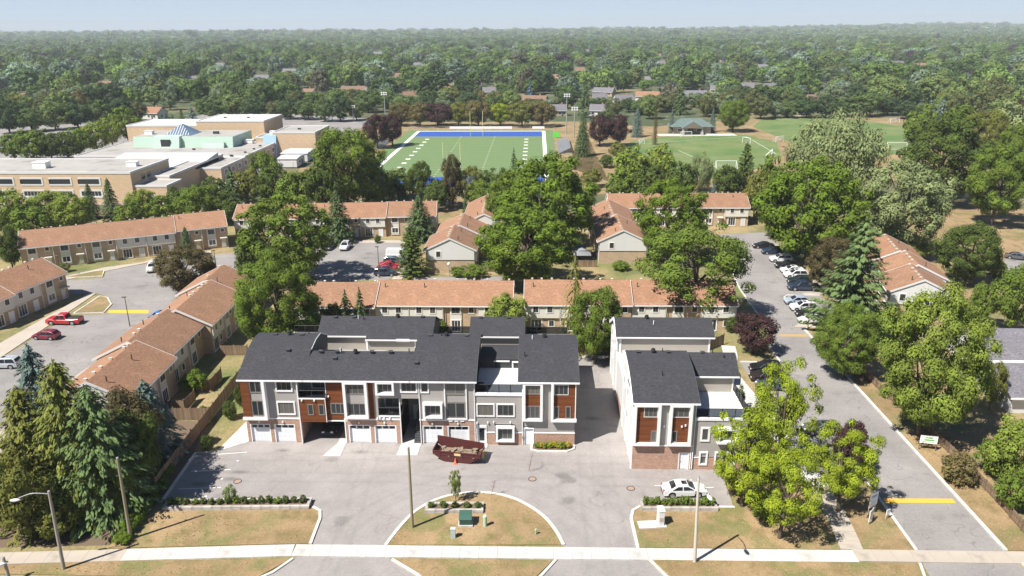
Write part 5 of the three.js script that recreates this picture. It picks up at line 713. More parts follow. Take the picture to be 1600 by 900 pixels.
car('van', WHT, 'white van, farthest in the row by the small court lawn', -29.9, -159.6, 0, 'van'); car('suv', [0.1, 0.14, 0.17], 'slate blue car between the white van and the red cars', -30.2, -155.6, 0); car('sedan', RED, 'red car, second from the white van side of the court row', -30.6, -153.0, 0); car('sedan', [0.36, 0.012, 0.022], 'darker red car next to the navy car in the court row', -30.7, -150.5, 0); car('suv', NVY, 'navy car nearest the footpath in the court row', -30.6, -147.6, 0);
for (const [px, py, k, c, l, dx] of [[1190, 382, 'sedan', BLK, 'black car at the far end of the side road row, under the locust'], [1204, 391, 'suv', NVY, 'dark blue suv before the lone white car of the far row'], [1217, 403, 'suv', WHT, 'white suv standing alone between dark cars in the far row'], [1226, 412.5, 'sedan', BLK, 'black low car just before the two white cars of the far row'], [1235, 420, 'sedan', WHT, 'white sedan, farther of the two side by side'], [1240, 427.5, 'suv', WHT, 'white suv, nearer of the two side by side'], [1246, 437, 'suv', [0.015, 0.03, 0.03], 'black green suv beside the dark blue pickup'], [1252, 446.5, 'pickup', NVY, 'dark blue pickup truck next to the grass island by the side road'], [1241, 468, 'hatch', [0.35, 0.42, 0.5], 'light blue hatchback nearest the grass island in the near row'], [1252, 478, 'suv', WHT, 'white suv between the light blue hatchback and the black car'], [1259, 487.5, 'hatch', BLK, 'black car between two white cars in the near row'], [1266, 498, 'sedan', WHT, 'white sedan nearest the yellow kerb by the lamp pole']]) { const p = P(px, py, 0.8); car(k, c, l, p.x + 0.4, p.z, Math.PI); }
for (const [px, py, k, c, l] of [[1193, 574, 'suv', BLK, 'black car farthest from the yellow green tree in the roadside bay'], [1194, 587, 'suv', [0.03, 0.02, 0.018], 'black brown suv in the middle of three in the roadside bay'], [1205, 600, 'sedan', [0.05, 0.07, 0.1], 'slate blue sedan, nearest of three in the roadside bay'], [1281, 668, 'sedan', GRY, 'grey car peeping out under the yellow green tree']]) { const p = P(px, py, 0.7); car(k, c, l, p.x + 0.3, p.z, Math.PI - 0.03); }
{ const p = P(1590, 400, 0.7); car('sedan', GRY, 'grey car on the back driveway at the picture edge', p.x, p.z, -0.5); const q = P(1602, 553, 0.8); car('suv', RED, 'red car just showing beside the white house', q.x + 0.8, q.z, 0.2); }

// ---------------------------------------------------------------- skip with rubble
{
  const b = thing('rubbish_skip', 'maroon steel rubbish skip full of debris in front of the garage doors', 'skip', -8.85, 0.02, -78.1, -0.16), mar = M([0.085, 0.018, 0.016], { roughness: 0.7 });
  const L = 2.85, l = 1.55, H = 1.95, W = 1.05, t = 0.06, S = (pts) => new THREE.Shape(pts.map((p) => new THREE.Vector2(...p)));
  const sideS = S([[-l, 0.1], [l, 0.1], [L, 1.15], [L, H - 0.25], [-L, H + 0.25], [-L, 1.15]]);
  for (const s of [-1, 1]) mesh('side_panel', [new THREE.ExtrudeGeometry(s > 0 ? S([[-l, 0.1], [l, 0.1], [L, 0.95], [L, 1.35], [-L, 1.35], [-L, 0.95]]) : sideS, { depth: t, bevelEnabled: false }).translate(0, 0, s * W - t / 2)], mar, b);
  const pl = (x0, y0, x1, y1) => { const n = Math.hypot(x1 - x0, y1 - y0); return new THREE.BoxGeometry(n, t, 2 * W).rotateZ(Math.atan2(y1 - y0, x1 - x0)).translate((x0 + x1) / 2, (y0 + y1) / 2, 0); };
  mesh('floor_panel', [pl(-l, 0.1, l, 0.1)], mar, b); mesh('end_panel', [pl(l, 0.1, L, 0.95), pl(L, 0.95, L, 1.4)], mar, b); mesh('end_panel', [pl(-l, 0.1, -L, 0.95), pl(-L, 0.95, -L, 1.45)], mar, b);
  mesh('rib', [-2, -0.7, 0.7, 2].map((x) => B(x - 0.06, 0.75, W, x + 0.06, 1.35, W + 0.1)).concat([B(-L, 0.9, W, L, 1.0, W + 0.08), B(-L, 1.3, W, L, 1.42, W + 0.1), B(-L, 1.3, -W - 0.1, L, 1.4, -W)]), mar, b);
  mesh('warning_label', [B(-0.25, 0.98, W + 0.1, 0.5, 1.28, W + 0.115)], M([0.62, 0.5, 0.22]), b); mesh('hook_plate', [B(L, 0.3, -0.2, L + 0.12, 1.3, 0.2)], M([0.5, 0.4, 0.06]), b);
  const r = rng(9), d = []; for (let i = 0; i < 60; i++) d.push(new THREE.BoxGeometry(0.15 + r() * 0.7, 0.05 + r() * 0.15, 0.1 + r() * 0.35).rotateY(r() * 6).rotateZ((r() - 0.5) * 0.9).translate((r() - 0.5) * 4.2, 0.72 + r() * 0.22, (r() - 0.5) * 1.7));
  const rub = mesh('rubble', d, M([0.24, 0.19, 0.14]), b); rub.userData.kind = 'stuff'; mesh('rubble_bed', [B(-2.1, 0.5, -0.95, 2.1, 0.74, 0.95)], M([0.22, 0.17, 0.12]), b);
}
{ const b = thing('traffic_cone', 'small orange traffic cone at the foot of the maroon skip', 'traffic cone', -9.15, 0.01, -76.9), o = M([0.75, 0.16, 0.05]); mesh('base', [B(-0.24, 0, -0.24, 0.24, 0.05, 0.24)], o, b); mesh('cone', [cyl(0.17, 0.03, 0.72, 16)], o, b); mesh('reflective_band', [cyl(0.122, 0.09, 0.14, 16).translate(0, 0.25, 0)], MT.white, b); }
// ---------------------------------------------------------------- utilities on the lawns
{ const b = thing('transformer_box', 'dark green utility transformer on a concrete pad in the curved island', 'transformer', -6.95, 0.1, -65.6, 0.03), g = M([0.02, 0.07, 0.05], { roughness: 0.5 }); b.scale.setScalar(0.86); mesh('pad', [B(-0.85, 0, -0.8, 0.85, 0.22, 0.8)], MT.conc, b); mesh('cabinet', [prism([[0.68, 0.22], [0.68, 0.95], [0.35, 1.3], [-0.68, 1.3], [-0.68, 0.22]], -0.72, 0.72)], g, b); mesh('lid', [prism([[0.74, 0.95], [0.36, 1.34], [-0.74, 1.34], [-0.74, 1.26], [0.33, 1.26], [0.7, 0.9]], -0.76, 0.76)], M([0.035, 0.1, 0.075]), b); mesh('door_seam', [B(-0.012, 0.26, 0.68, 0.012, 0.9, 0.69)], MT.black, b); }
for (const [x, z, h, w, c, l] of [[-4.95, -65.2, 1.15, 0.2, [0.36, 0.5, 0.36], 'pale green round utility pedestal beside the transformer'], [-8.0, -63.3, 1.0, 0.22, [0.36, 0.44, 0.42], 'grey green square utility pedestal near the sidewalk'], [0.2, -64.0, 0.5, 0.1, [0.25, 0.4, 0.25], 'short green utility marker in the dry grass of the island']]) { const b = thing('utility_pedestal', l, 'utility pedestal', x, 0.1, z); mesh('body', [w > 0.21 ? B(-w, 0, -w * 0.8, w, h, w * 0.8) : cyl(w, w, h, 14)], M(c), b); mesh('cap', [w > 0.21 ? B(-w - 0.03, h, -w * 0.8 - 0.03, w + 0.03, h + 0.07, w * 0.8 + 0.03) : cyl(w + 0.03, w * 0.8, 0.1, 14).translate(0, h, 0)], M(c.map((v) => v * 1.15)), b); }
{ const b = thing('utility_cabinet', 'tall white utility cabinet on a concrete pad by the planter', 'utility cabinet', 12.75, 0.1, -65.9, 0.1); mesh('pad', [B(-2.2, 0, -0.5, 0.6, 0.12, 0.7)], MT.conc, b); mesh('cabinet', [B(-0.2, 0.12, -0.45, 0.35, 1.75, 0.45)], MT.soffit, b); mesh('cap', [B(-0.25, 1.75, -0.5, 0.4, 1.85, 0.5)], MT.white, b); mesh('vent_panel', [0, 1, 2, 3].map((i) => B(-0.12, 0.6 + i * 0.12, 0.45, 0.27, 0.66 + i * 0.12, 0.47)), M([0.42, 0.3, 0.22]), b); }
// ---------------------------------------------------------------- poles and lamps
{ const b = thing('utility_pole', 'plain wooden pole standing in the vines beside the lawn', 'pole', -40, 0.1, -62.3, 0, null); mesh('shaft', [rod([0, 0, 0], [0.25, 9.2, 0], 0.17, 0.12, 12)], MT.woodpole, b); mesh('cap', [rod([0.25, 9.2, 0], [0.25, 9.28, 0], 0.13, 0.1, 12)], MT.galv, b); mesh('bolt', [B(-0.2, 7.2, -0.05, -0.02, 7.3, 0.05)], MT.dark, b); }
{ const b = thing('utility_pole', 'plain wooden pole at the driveway side of the curved island', 'pole', -12.3, 0.1, -64.8, 0, null); mesh('shaft', [rod([0, 0, 0], [0.05, 9.2, 0], 0.16, 0.11, 12)], MT.woodpole, b); mesh('cap', [rod([0.05, 9.2, 0], [0.05, 9.27, 0], 0.12, 0.1, 12)], MT.galv, b); }
function streetLamp(label, x, z, h, dx, dz, m, lean = 0) {
  const b = thing('street_lamp', label, 'street lamp', x, 0.05, z); mesh('pole', [rod([0, 0, 0], [lean, h, 0], 0.17, 0.11, 12)], m, b);
  const c = new THREE.CatmullRomCurve3([[lean, h - 0.25, 0], [lean + dx * 0.5, h - 0.05, dz * 0.5], [lean + dx * 0.85, h - 0.3, dz * 0.85], [lean + dx, h - 0.5, dz]].map((p) => new THREE.Vector3(...p)));
  mesh('arm', [new THREE.TubeGeometry(c, 12, 0.04, 6)], MT.galv, b); mesh('cap', [rod([lean, h, 0], [lean, h + 0.06, 0], 0.12, 0.1, 12)], MT.galv, b);
  const hd = mesh('lamp_head', [new THREE.SphereGeometry(1, 14, 8).scale(0.45, 0.13, 0.19), new THREE.SphereGeometry(1, 12, 6).scale(0.26, 0.12, 0.15).translate(0.1, -0.06, 0)], MT.soffit, b); hd.position.set(lean + dx * 1.06, h - 0.58, dz * 1.06); hd.rotation.y = Math.atan2(-dz, dx);
}
streetLamp('street lamp on a worn wooden pole with arm over the dark trees', -44.1, -57.8, 8.5, -2.7, 0.5, MT.pole, 0.3); streetLamp('street lamp on a pale concrete pole in front of the white sedan', 15.2, -60.2, 9.3, 0.5, 2.2, MT.palepole, -0.3);
{ const p = P(22, 905); streetLamp('lamp post cut by the lower picture corner', p.x - 0.2, p.z + 0.3, 2.6, -0.1, 0.1, MT.pole); }
function lotLamp(label, px, py, pyTop, globe) { const p = P(px, py), h = Vz(px, pyTop, p.z).y, b = thing('lamp_post', label, 'lamp post', p.x, 0, p.z); mesh('pole', [rod([0, 0, 0], [0, h, 0], 0.09, 0.06)], globe ? MT.galv : M([0.12, 0.09, 0.07]), b); if (globe) mesh('globe', [new THREE.SphereGeometry(0.32, 14, 10).translate(0, h + 0.2, 0)], MT.white, b); else mesh('lamp_head', [B(-0.5, h, -0.16, 0.2, h + 0.14, 0.16)], M([0.12, 0.09, 0.07]), b); }
lotLamp('thin brown lamp post beside the yellow road stripe near the red pickup', 203, 510, 465, false); lotLamp('thin lamp post at the corner of the red cars row', 593, 434, 386, false); lotLamp('post with white globe in front of the white gable and round shrub', 702, 433, 414, true); lotLamp('thin lamp post in front of the white sedan by the yellow kerb', 1262, 513, 470, false); lotLamp('thin lamp post on the lawn of the long brown row', 96, 432, 400, false); lotLamp('thin lamp post behind the dark plum tree', 338, 420, 392, false);
// ---------------------------------------------------------------- signs
function canvasMat(w, h, draw) { const c = document.createElement('canvas'); c.width = w; c.height = h; draw(c.getContext('2d'), w, h); const t = new THREE.CanvasTexture(c); t.colorSpace = THREE.SRGBColorSpace; return new THREE.MeshStandardMaterial({ map: t, roughness: 0.5 }); }
function board(b, w, h, y, m, name = 'sign_panel') { mesh(name, [B(-w / 2, y, -0.04, w / 2, y + h, 0)], MT.white, b); const p = new THREE.Mesh(new THREE.PlaneGeometry(w * 0.98, h * 0.98).translate(0, y + h / 2, 0.006), m); p.name = 'sign_face'; p.castShadow = p.receiveShadow = true; b.add(p); }
{ const b = thing('notice_sign', 'white sign with green print on two posts beside the side road fence', 'sign', 46.7, 0.05, -80.9, -0.2); board(b, 1.9, 1.0, 0.95, canvasMat(256, 128, (g, w, h) => { g.fillStyle = '#f1f3ee'; g.fillRect(0, 0, w, h); g.fillStyle = '#5fae5a'; g.fillRect(70, 22, 110, 22); g.fillRect(60, 58, 150, 26); g.fillStyle = '#9db59a'; g.fillRect(40, 96, 176, 10); })); mesh('post', [rod([-0.9, 0, -0.06], [-0.9, 2, -0.06], 0.05), rod([0.9, 0, -0.06], [0.9, 2, -0.06], 0.05)], M([0.15, 0.13, 0.11]), b); }
for (const [x, z, t, w, h, y, l] of [[35.0, -68.2, 0.6, 1.3, 1.6, 0.9, 'tall pale notice sign in the tree shade beside the side road'], [34.2, -66.6, 0.85, 1.0, 1.2, 0.35, 'lower white sign standing nearest the sidewalk in the tree shade'], [36.2, -67.3, 0.5, 0.5, 0.6, 0.5, 'small white sign next to the road kerb in the tree shade']]) { const b = thing('notice_sign', l, 'sign', x, 0.1, z, t); board(b, w, h, y, canvasMat(128, 128, (g, W, H) => { g.fillStyle = '#e9ecef'; g.fillRect(0, 0, W, H); g.fillStyle = '#8fa3b4'; g.fillRect(18, 20, 92, 26); g.fillStyle = '#c3cbd2'; for (let i = 0; i < 4; i++) g.fillRect(18, 60 + i * 15, 92 - i * 9, 6); })); mesh('post', [rod([-w / 2 + 0.08, 0, -0.08], [-w / 2 + 0.08, y + h, -0.08], 0.04), rod([w / 2 - 0.08, 0, -0.08], [w / 2 - 0.08, y + h, -0.08], 0.04)], M([0.5, 0.46, 0.4]), b); }
// ---------------------------------------------------------------- planters of stone block with small shrubs
function planter(label, x0, z0, x1, z1, d) {
  const L = Math.hypot(x1 - x0, z1 - z0), b = thing('stone_planter', label, 'planter', x0, 0.06, z0, Math.atan2(-(z1 - z0), x1 - x0)), n = Math.round(L / 1.05), r = rng(L * 100), ms = [MT.stone, T('concrete', {}, [0.72, 0.68, 0.64]), T('concrete', {}, [0.9, 0.86, 0.82])];
  const g = [0, 1].map((k) => join([B(0.008, 0.006, -0.16 - 0.012 * k, L / n - 0.008, 0.2, 0.16 + 0.012 * k)])), gs = join([B(-0.16, 0.006, -d + 0.17, 0.16, 0.2, -0.17)]);
  for (let c = 0; c < 2; c++) { for (let i = 0; i < n; i++) for (const zz of [0, -d]) { if (zz && c === 0) continue; const s = share('block', g[(i + c) & 1], ms[(r() * 3) | 0], b); s.position.set(i * L / n + (c ? 0.03 : 0), 0.2 * c, zz + (c ? -0.02 : 0)); } for (const xx of [0.16, L - 0.16]) share('block', gs, ms[c], b).position.set(xx, 0.2 * c, 0); }
  mesh('soil', [B(0.2, 0, -d + 0.16, L - 0.2, 0.32, -0.16)], MT.soil, b); return b;
}
planter('long low stone planter with a row of small shrubs at the lot edge', -39.1, -67.15, -23.7, -67.75, 1.3); planter('short low stone planter in the curved island behind the transformer', -11.4, -67.3, -5.3, -67.45, 1.2); planter('low stone planter in front of the parked white sedan', 11.2, -68.2, 19.2, -68.35, 1.3);

// ---------------------------------------------------------------- plants
function leafGeom(fn, seed) { // fn(push) with push(px,py,pz, nx,ny,nz, size, long, tone)
  const r = rng(seed), pos = [], col = [], idx = [];
  const U = new THREE.Vector3(), V = new THREE.Vector3(), N = new THREE.Vector3(), R = new THREE.Vector3();
  fn((x, y, z, nx, ny, nz, s, long, tone, dir) => {
    N.set(nx, ny, nz).normalize(); if (dir) R.set(...dir); else R.set(r() - 0.5, r() - 0.5, r() - 0.5); U.copy(R).addScaledVector(N, -R.dot(N)).normalize(); V.crossVectors(N, U);
    const k = pos.length / 3, a = s * long, b = s * 0.62, m = (r() - 0.5) * 0.5;
    for (const [u, v, w] of [[-a, 0, 0], [m * a, -b, s * 0.15], [a, 0, 0], [-m * a, b, s * 0.15]]) pos.push(x + U.x * u + V.x * v - N.x * w, y + U.y * u + V.y * v - N.y * w, z + U.z * u + V.z * v - N.z * w);
    const h = (r() - 0.5) * 0.16; for (let q = 0; q < 4; q++) col.push(tone * (1 + h), tone, tone * (1 - h));
    idx.push(k, k + 1, k + 2, k, k + 2, k + 3);
  }, r);
  const g = new THREE.BufferGeometry(); g.setAttribute('position', new THREE.Float32BufferAttribute(pos, 3)); g.setAttribute('color', new THREE.Float32BufferAttribute(col, 3)); g.setIndex(idx); return g;
}
function crown(seed, o) { // one unit wide, one unit tall
  const { n = 6000, clumps = 60, r0 = 0.09, r1 = 0.17, flat = 0.8, size = 0.02, low = 0.2, inner = 0.4, long = 1, droop = 0, sharp = 1, fill = 0.16 } = o;
  return leafGeom((push, r) => {
    const cs = []; const cy = (1 + low) / 2, ry = (1 - low) / 2;
    for (let i = 0; i < clumps; i++) {
      const y = 1 - 2 * (i + 0.5) / clumps, a = i * 2.39996 + r() * 0.9, q = Math.sqrt(1 - y * y), R = r0 + (r1 - r0) * r(), k = inner + (1 - inner) * Math.pow(r(), 0.45), lump = 0.86 + 0.28 * r();
      const top = y > 0 ? Math.pow(y, sharp) : y;
      cs.push([Math.cos(a) * q * (0.5 - R * 0.7) * k * lump, cy + top * (ry - R * 0.7) * k * (y > 0 ? lump : 1), Math.sin(a) * q * (0.5 - R * 0.7) * k * lump, R, 0.82 + 0.36 * r()]);
    }
    const tot = cs.reduce((s, c) => s + c[3] * c[3], 0);
    for (const c of cs) {
      const m = Math.round(n * c[3] * c[3] / tot), ox = c[0] * 2, oy = (c[1] - cy) * 1.6 + 0.35, oz = c[2] * 2;
      for (let i = 0; i < m; i++) {
        let dx, dy, dz, l; do { dx = r() * 2 - 1; dy = r() * 2 - 1; dz = r() * 2 - 1; l = Math.hypot(dx, dy, dz); } while (l > 1 || l < 0.05);
        dx = dx / l + ox * 0.55; dy = dy / l + oy * 0.5; dz = dz / l + oz * 0.55; l = Math.hypot(dx, dy, dz); dx /= l; dy /= l; dz /= l;
        const core = r() < fill, d = core ? 0.75 * Math.sqrt(r()) : 0.72 + 0.42 * r() * r() + 0.06 * r();
        const j = 0.75;
        push(c[0] + dx * c[3] * d, c[1] + dy * c[3] * d * flat - droop * r() * c[3], c[2] + dz * c[3] * d, dx + (r() - 0.5) * j, dy + 0.25 + (r() - 0.5) * j, dz + (r() - 0.5) * j, size * (core ? 2.1 : 0.65 + 0.7 * r()), core ? 1 : long, c[4] * (0.8 + 0.4 * r()), droop ? [(r() - 0.5) * 0.6, -1, (r() - 0.5) * 0.6] : null);
      }
    }
  }, seed);
}
function conifer(seed, o) {
  const { layers = 22, boughs = 11, size = 0.022, power = 0.9, droop = 0.28, low = 0.04, per = 26, ragged = 0.25, gap = 0, upturn = 0, long = 1.3 } = o;
  return leafGeom((push, r) => {
    for (let k = 0; k < layers; k++) {
      const t = low + (1 - low) * Math.pow(k / layers, 0.92), R0 = 0.5 * Math.pow(1 - t, power) + 0.012, m = Math.max(4, Math.round(boughs * (0.45 + 0.55 * (1 - t))));
      for (let b = 0; b < m; b++) {
        if (r() < gap) continue;
        const a = (b + r() * 0.8 + k * 0.37) / m * Math.PI * 2, R = R0 * (1 - ragged + ragged * 1.5 * r()), ca = Math.cos(a), sa = Math.sin(a), tone = 0.8 + 0.4 * r(), y0 = t + (r() - 0.5) * 0.5 / layers, nn = Math.round(per * (0.3 + 0.7 * R / 0.5) * (0.7 + 0.6 * r())), wd = 0.3 * Math.sqrt(R) * 0.35;
        for (let i = 0; i < nn; i++) {
          const q = Math.pow((i + r()) / nn, 0.65), s = (r() - 0.5) * 2 * wd * (1.15 - q * 0.8), d = R * q, y = y0 - droop * R * q * q * 0.9 + upturn * R * q * q - Math.abs(s) * 0.25 + (r() - 0.5) * 0.018;
          push(ca * d - sa * s, y, sa * d + ca * s, ca * 0.45 + (r() - 0.5) * 0.6, 0.85, sa * 0.45 + (r() - 0.5) * 0.6, size * (0.7 + 0.6 * r()), long, tone * (0.78 + 0.44 * r() + 0.12 * q), [ca, -0.35, sa]);
        }
      }
    }
    for (let i = 0; i < 30; i++) push((r() - 0.5) * 0.02, 0.95 + r() * 0.06, (r() - 0.5) * 0.02, r() - 0.5, 0.6, r() - 0.5, size * 0.7, 1.4, 1, [0, 1, 0.1]);
  }, seed);
}
const CR = {
  maple: [1, 2, 3].map((s) => crown(s * 101, { n: 19000, clumps: 104, r0: 0.07, r1: 0.14, size: 0.0112, low: 0.08, inner: 0.62, fill: 0.28 })),
  locust: [1, 2, 3].map((s) => crown(s * 211, { n: 18000, clumps: 150, r0: 0.06, r1: 0.12, flat: 0.75, size: 0.0112, inner: 0.66, sharp: 1.05, long: 1.15, low: 0.05, fill: 0.28 })),
  open: [1, 2, 3].map((s) => crown(s * 307, { n: 13000, clumps: 56, r0: 0.045, r1: 0.14, flat: 0.66, size: 0.0104, inner: 0.25, low: 0.1, fill: 0.1 })),
  grand: [1, 2].map((s) => crown(s * 157, { n: 36000, clumps: 130, r0: 0.06, r1: 0.13, size: 0.0082, low: 0.07, inner: 0.6, fill: 0.3 })),
  oval: [1, 2].map((s) => crown(s * 401, { n: 6500, clumps: 56, r0: 0.09, r1: 0.17, size: 0.0185, low: 0.06 })),
  willow: [1, 2].map((s) => crown(s * 503, { n: 14000, clumps: 70, r0: 0.08, r1: 0.15, flat: 1.05, size: 0.0108, long: 1.5, droop: 0.5, low: 0.08, inner: 0.5 })),
  mid: [1, 2, 3, 4].map((s) => crown(s * 601, { n: 2600, clumps: 40, r0: 0.1, r1: 0.19, size: 0.0285, low: 0.05, inner: 0.5 })),
  spruce: [1, 2, 3].map((s) => conifer(s * 701, { layers: 28, boughs: 16, per: 40, droop: 0.16, ragged: 0.25, size: 0.0175, power: 0.74 })),
  dense: [1, 2].map((s) => conifer(s * 751, { layers: 36, boughs: 18, per: 36, power: 0.5, ragged: 0.5, size: 0.0165, droop: 0.08, low: 0.02 })),
  pine: [1, 2].map((s) => conifer(s * 809, { layers: 19, boughs: 15, per: 66, power: 0.7, ragged: 0.36, gap: 0.03, upturn: 0.14, droop: 0.05, size: 0.017, low: 0.05, long: 1.5 })),
  larch: [1].map((s) => conifer(s * 907, { layers: 30, boughs: 9, per: 22, power: 0.7, ragged: 0.55, gap: 0.12, droop: 0.5, size: 0.019 })),
  midcon: [1, 2].map((s) => conifer(s * 953, { layers: 14, boughs: 11, per: 20, size: 0.036, power: 0.75, droop: 0.18 })),
  shrub: [1, 2, 3].map((s) => crown(s * 1009, { n: 420, clumps: 14, r0: 0.16, r1: 0.26, size: 0.06, low: 0.0, inner: 0.5 })),
  bush: [1, 2].map((s) => crown(s * 1103, { n: 1800, clumps: 28, r0: 0.13, r1: 0.22, size: 0.032, low: 0.0, inner: 0.5 })),
  far: [1, 2, 3, 4].map((s) => crown(s * 1201, { n: 760, clumps: 18, r0: 0.15, r1: 0.25, size: 0.046, low: 0.02, inner: 0.7, flat: 0.9, fill: 0.2 })),
  farcon: [1].map((s) => conifer(s * 1301, { layers: 9, boughs: 8, per: 10, size: 0.065 })),
  speck: [1, 2].map((s) => crown(s * 1409, { n: 150, clumps: 12, r0: 0.17, r1: 0.28, size: 0.1, low: 0.0, inner: 0.6 })),
};
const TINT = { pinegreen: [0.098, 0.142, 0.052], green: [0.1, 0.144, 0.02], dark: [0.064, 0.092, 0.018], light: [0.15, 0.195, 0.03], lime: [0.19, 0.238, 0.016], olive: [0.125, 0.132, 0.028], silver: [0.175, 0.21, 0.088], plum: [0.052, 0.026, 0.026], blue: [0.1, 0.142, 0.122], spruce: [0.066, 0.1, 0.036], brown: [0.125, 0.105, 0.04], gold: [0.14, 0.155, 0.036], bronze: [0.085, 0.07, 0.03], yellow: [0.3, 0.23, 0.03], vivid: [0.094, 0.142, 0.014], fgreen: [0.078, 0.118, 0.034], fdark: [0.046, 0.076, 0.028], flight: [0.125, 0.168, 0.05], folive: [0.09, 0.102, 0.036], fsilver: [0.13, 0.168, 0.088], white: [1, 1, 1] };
const LM = {}; const leafMat = (c) => (LM[c] ??= new THREE.MeshPhysicalMaterial({ color: new THREE.Color().setRGB(...TINT[c].map((v) => v * 1.26)), vertexColors: true, roughness: 1, side: THREE.DoubleSide, transmission: 0.2, thickness: 0, specularIntensity: 0.25 }));
function trunkGeom(seed, limbs, lean = 0.02) { const r = rng(seed), l = [rod([0, 0, 0], [lean, 0.32, 0], 0.028, 0.02, 8), rod([lean, 0.32, 0], [lean * 2, 0.72, 0], 0.02, 0.008, 7)]; for (let i = 0; i < limbs; i++) { const a = i * 2.4 + r(), y = 0.2 + 0.3 * i / limbs, R = 0.2 + 0.16 * r(), m = [Math.cos(a) * R * 0.5 + lean, y + 0.16, Math.sin(a) * R * 0.5]; l.push(rod([lean, y, 0], m, 0.014, 0.009, 6), rod(m, [Math.cos(a) * R, y + 0.34, Math.sin(a) * R], 0.009, 0.004, 5), rod(m, [Math.cos(a + 0.5) * R * 0.9, y + 0.25, Math.sin(a + 0.5) * R * 0.9], 0.007, 0.003, 5)); } return join(l); }
const TRUNK = { a: trunkGeom(3, 7), b: trunkGeom(8, 6, -0.03), con: join([rod([0, 0, 0], [0, 0.96, 0], 0.022, 0.004, 7)]), thin: join([rod([0, 0, 0], [0, 0.9, 0], 0.02, 0.008, 6), rod([0, 0.35, 0], [0.12, 0.7, 0.05], 0.012, 0.005, 5), rod([0, 0.4, 0], [-0.1, 0.75, -0.06], 0.012, 0.005, 5)]) };
let treeNo = 0; const CONIF = new Set(['spruce', 'dense', 'pine', 'larch', 'midcon', 'farcon']);
const KIND = { maple: 'broadleaf_tree', grand: 'broadleaf_tree', locust: 'locust_tree', open: 'ash_tree', oval: 'broadleaf_tree', willow: 'willow_tree', mid: 'broadleaf_tree', spruce: 'spruce_tree', dense: 'cedar_tree', pine: 'pine_tree', larch: 'larch_tree', midcon: 'spruce_tree', shrub: 'shrub', bush: 'bush', yew: 'hedge_shrub' };
const protos = {};
function tree(kind, tint, x, z, h, w, label, group, o = {}) {
  const i = o.v ?? treeNo % CR[kind].length, key = kind + tint + i, shrubby = kind === 'shrub' || kind === 'bush' || kind === 'yew'; treeNo++;
  let t = protos[key]; const name = o.name ?? KIND[kind];
  if (!t) { t = protos[key] = new THREE.Group(); t.name = name; if (!shrubby) share('trunk', CONIF.has(kind) ? TRUNK.con : i % 2 ? TRUNK.a : TRUNK.b, MT.bark, t); else share('stem', TRUNK.thin, MT.bark, t); share(shrubby ? 'foliage' : 'crown', CR[kind][i], leafMat(tint), t); }
  else t = t.clone();
  t.name = numbered(name); scene.add(t); t.position.set(x, o.y ?? 0, z); t.rotation.set(0, (treeNo * 2.399) % 6.283, 0); t.scale.set(w, h, w * (o.d ?? 1));
  return tag(t, label, o.cat ?? (shrubby ? 'shrub' : 'tree'), group);
}
// px centre, base y, top y, width px  ->  real place and size
function at(kind, tint, px, pyB, pyT, wpx, label, o = {}) { const p = P(px, pyB), d = -new THREE.Vector3(p.x, -48, p.z).applyMatrix4(camM.clone().invert()).z, h = Math.max(1, Vz(px, pyT, p.z).y), w = wpx / 1190 * d; p.x = Vz(px, pyB + (pyT - pyB) * 0.55, p.z).x; return tree(kind, tint, p.x, p.z, h, w * (o.k ?? (CONIF.has(kind) ? 1.04 : 0.93)), label, o.group, o); }
// ---- the cluster at lower left
at('spruce', 'blue', 62, 735, 538, 138, 'tall blue spruce at the lower left, pointed top above the road', { v: 0 });
at('dense', 'gold', 106, 800, 564, 130, 'tall yellow green cedar in the middle of the dark cluster at lower left', { v: 0 });
at('dense', 'olive', 44, 800, 605, 150, 'ragged olive cedar in front of the blue spruce at the picture edge', { v: 1 });
at('dense', 'pinegreen', 150, 800, 604, 150, 'olive green cedar right of the yellow green one', { v: 1 });
at('oval', 'bronze', 192, 742, 604, 118, 'dark bronze tree between the spruces and the brown roof');
at('spruce', 'blue', 232, 715, 594, 112, 'blue grey spruce in front of the near townhouse wall', { v: 2 });
at('oval', 'dark', 205, 770, 640, 100, 'dark shaded tree under the bronze tree near the fence');
at('willow', 'dark', 165, 800, 690, 110, 'drooping dark green tree above the bare soil at the lamp');
at('oval', 'olive', 30, 838, 700, 130, 'dense olive shrub tree at the lower left picture edge');
at('bush', 'olive', 92, 838, 770, 80, 'low olive bush behind the street lamp pole');
at('oval', 'dark', 120, 815, 715, 110, 'dark leafy tree behind the street lamp');
// ---- middle left
at('maple', 'bronze', 287, 462, 382, 104, 'dark bronze tree at the bend of the townhouse road', { v: 1 });
at('spruce', 'spruce', 291, 402, 354, 30, 'small conifer in front of the long brown row');
at('grand', 'green', 432, 556, 393, 150, 'big round maple behind the long grey block, lit from the left', { v: 0 });
at('locust', 'green', 446, 440, 300, 158, 'broad green tree standing between the two parking courts', { v: 0 });
at('oval', 'dark', 400, 450, 370, 80, 'darker low tree under the broad green tree');
at('spruce', 'spruce', 527, 378, 296, 62, 'dark spruce before the far brown row, left of the white cars'); at('spruce', 'spruce', 655, 374, 304, 64, 'dark spruce at the end of the far brown row');
at('pine', 'dark', 642, 430, 352, 58, 'bare stemmed pine beside the footpath and red cars', { v: 0 });
at('midcon', 'spruce', 541, 528, 454, 44, 'small dark conifer against the nearer brown row, left one'); at('midcon', 'spruce', 563, 526, 450, 36, 'small dark conifer against the nearer brown row, right one'); at('mid', 'dark', 522, 530, 470, 34, 'low dark tree at the foot of the small conifers');
at('locust', 'vivid', 820, 448, 318, 168, 'dense honey locust in front of the gazebo, darkest green in the middle', { v: 1 });
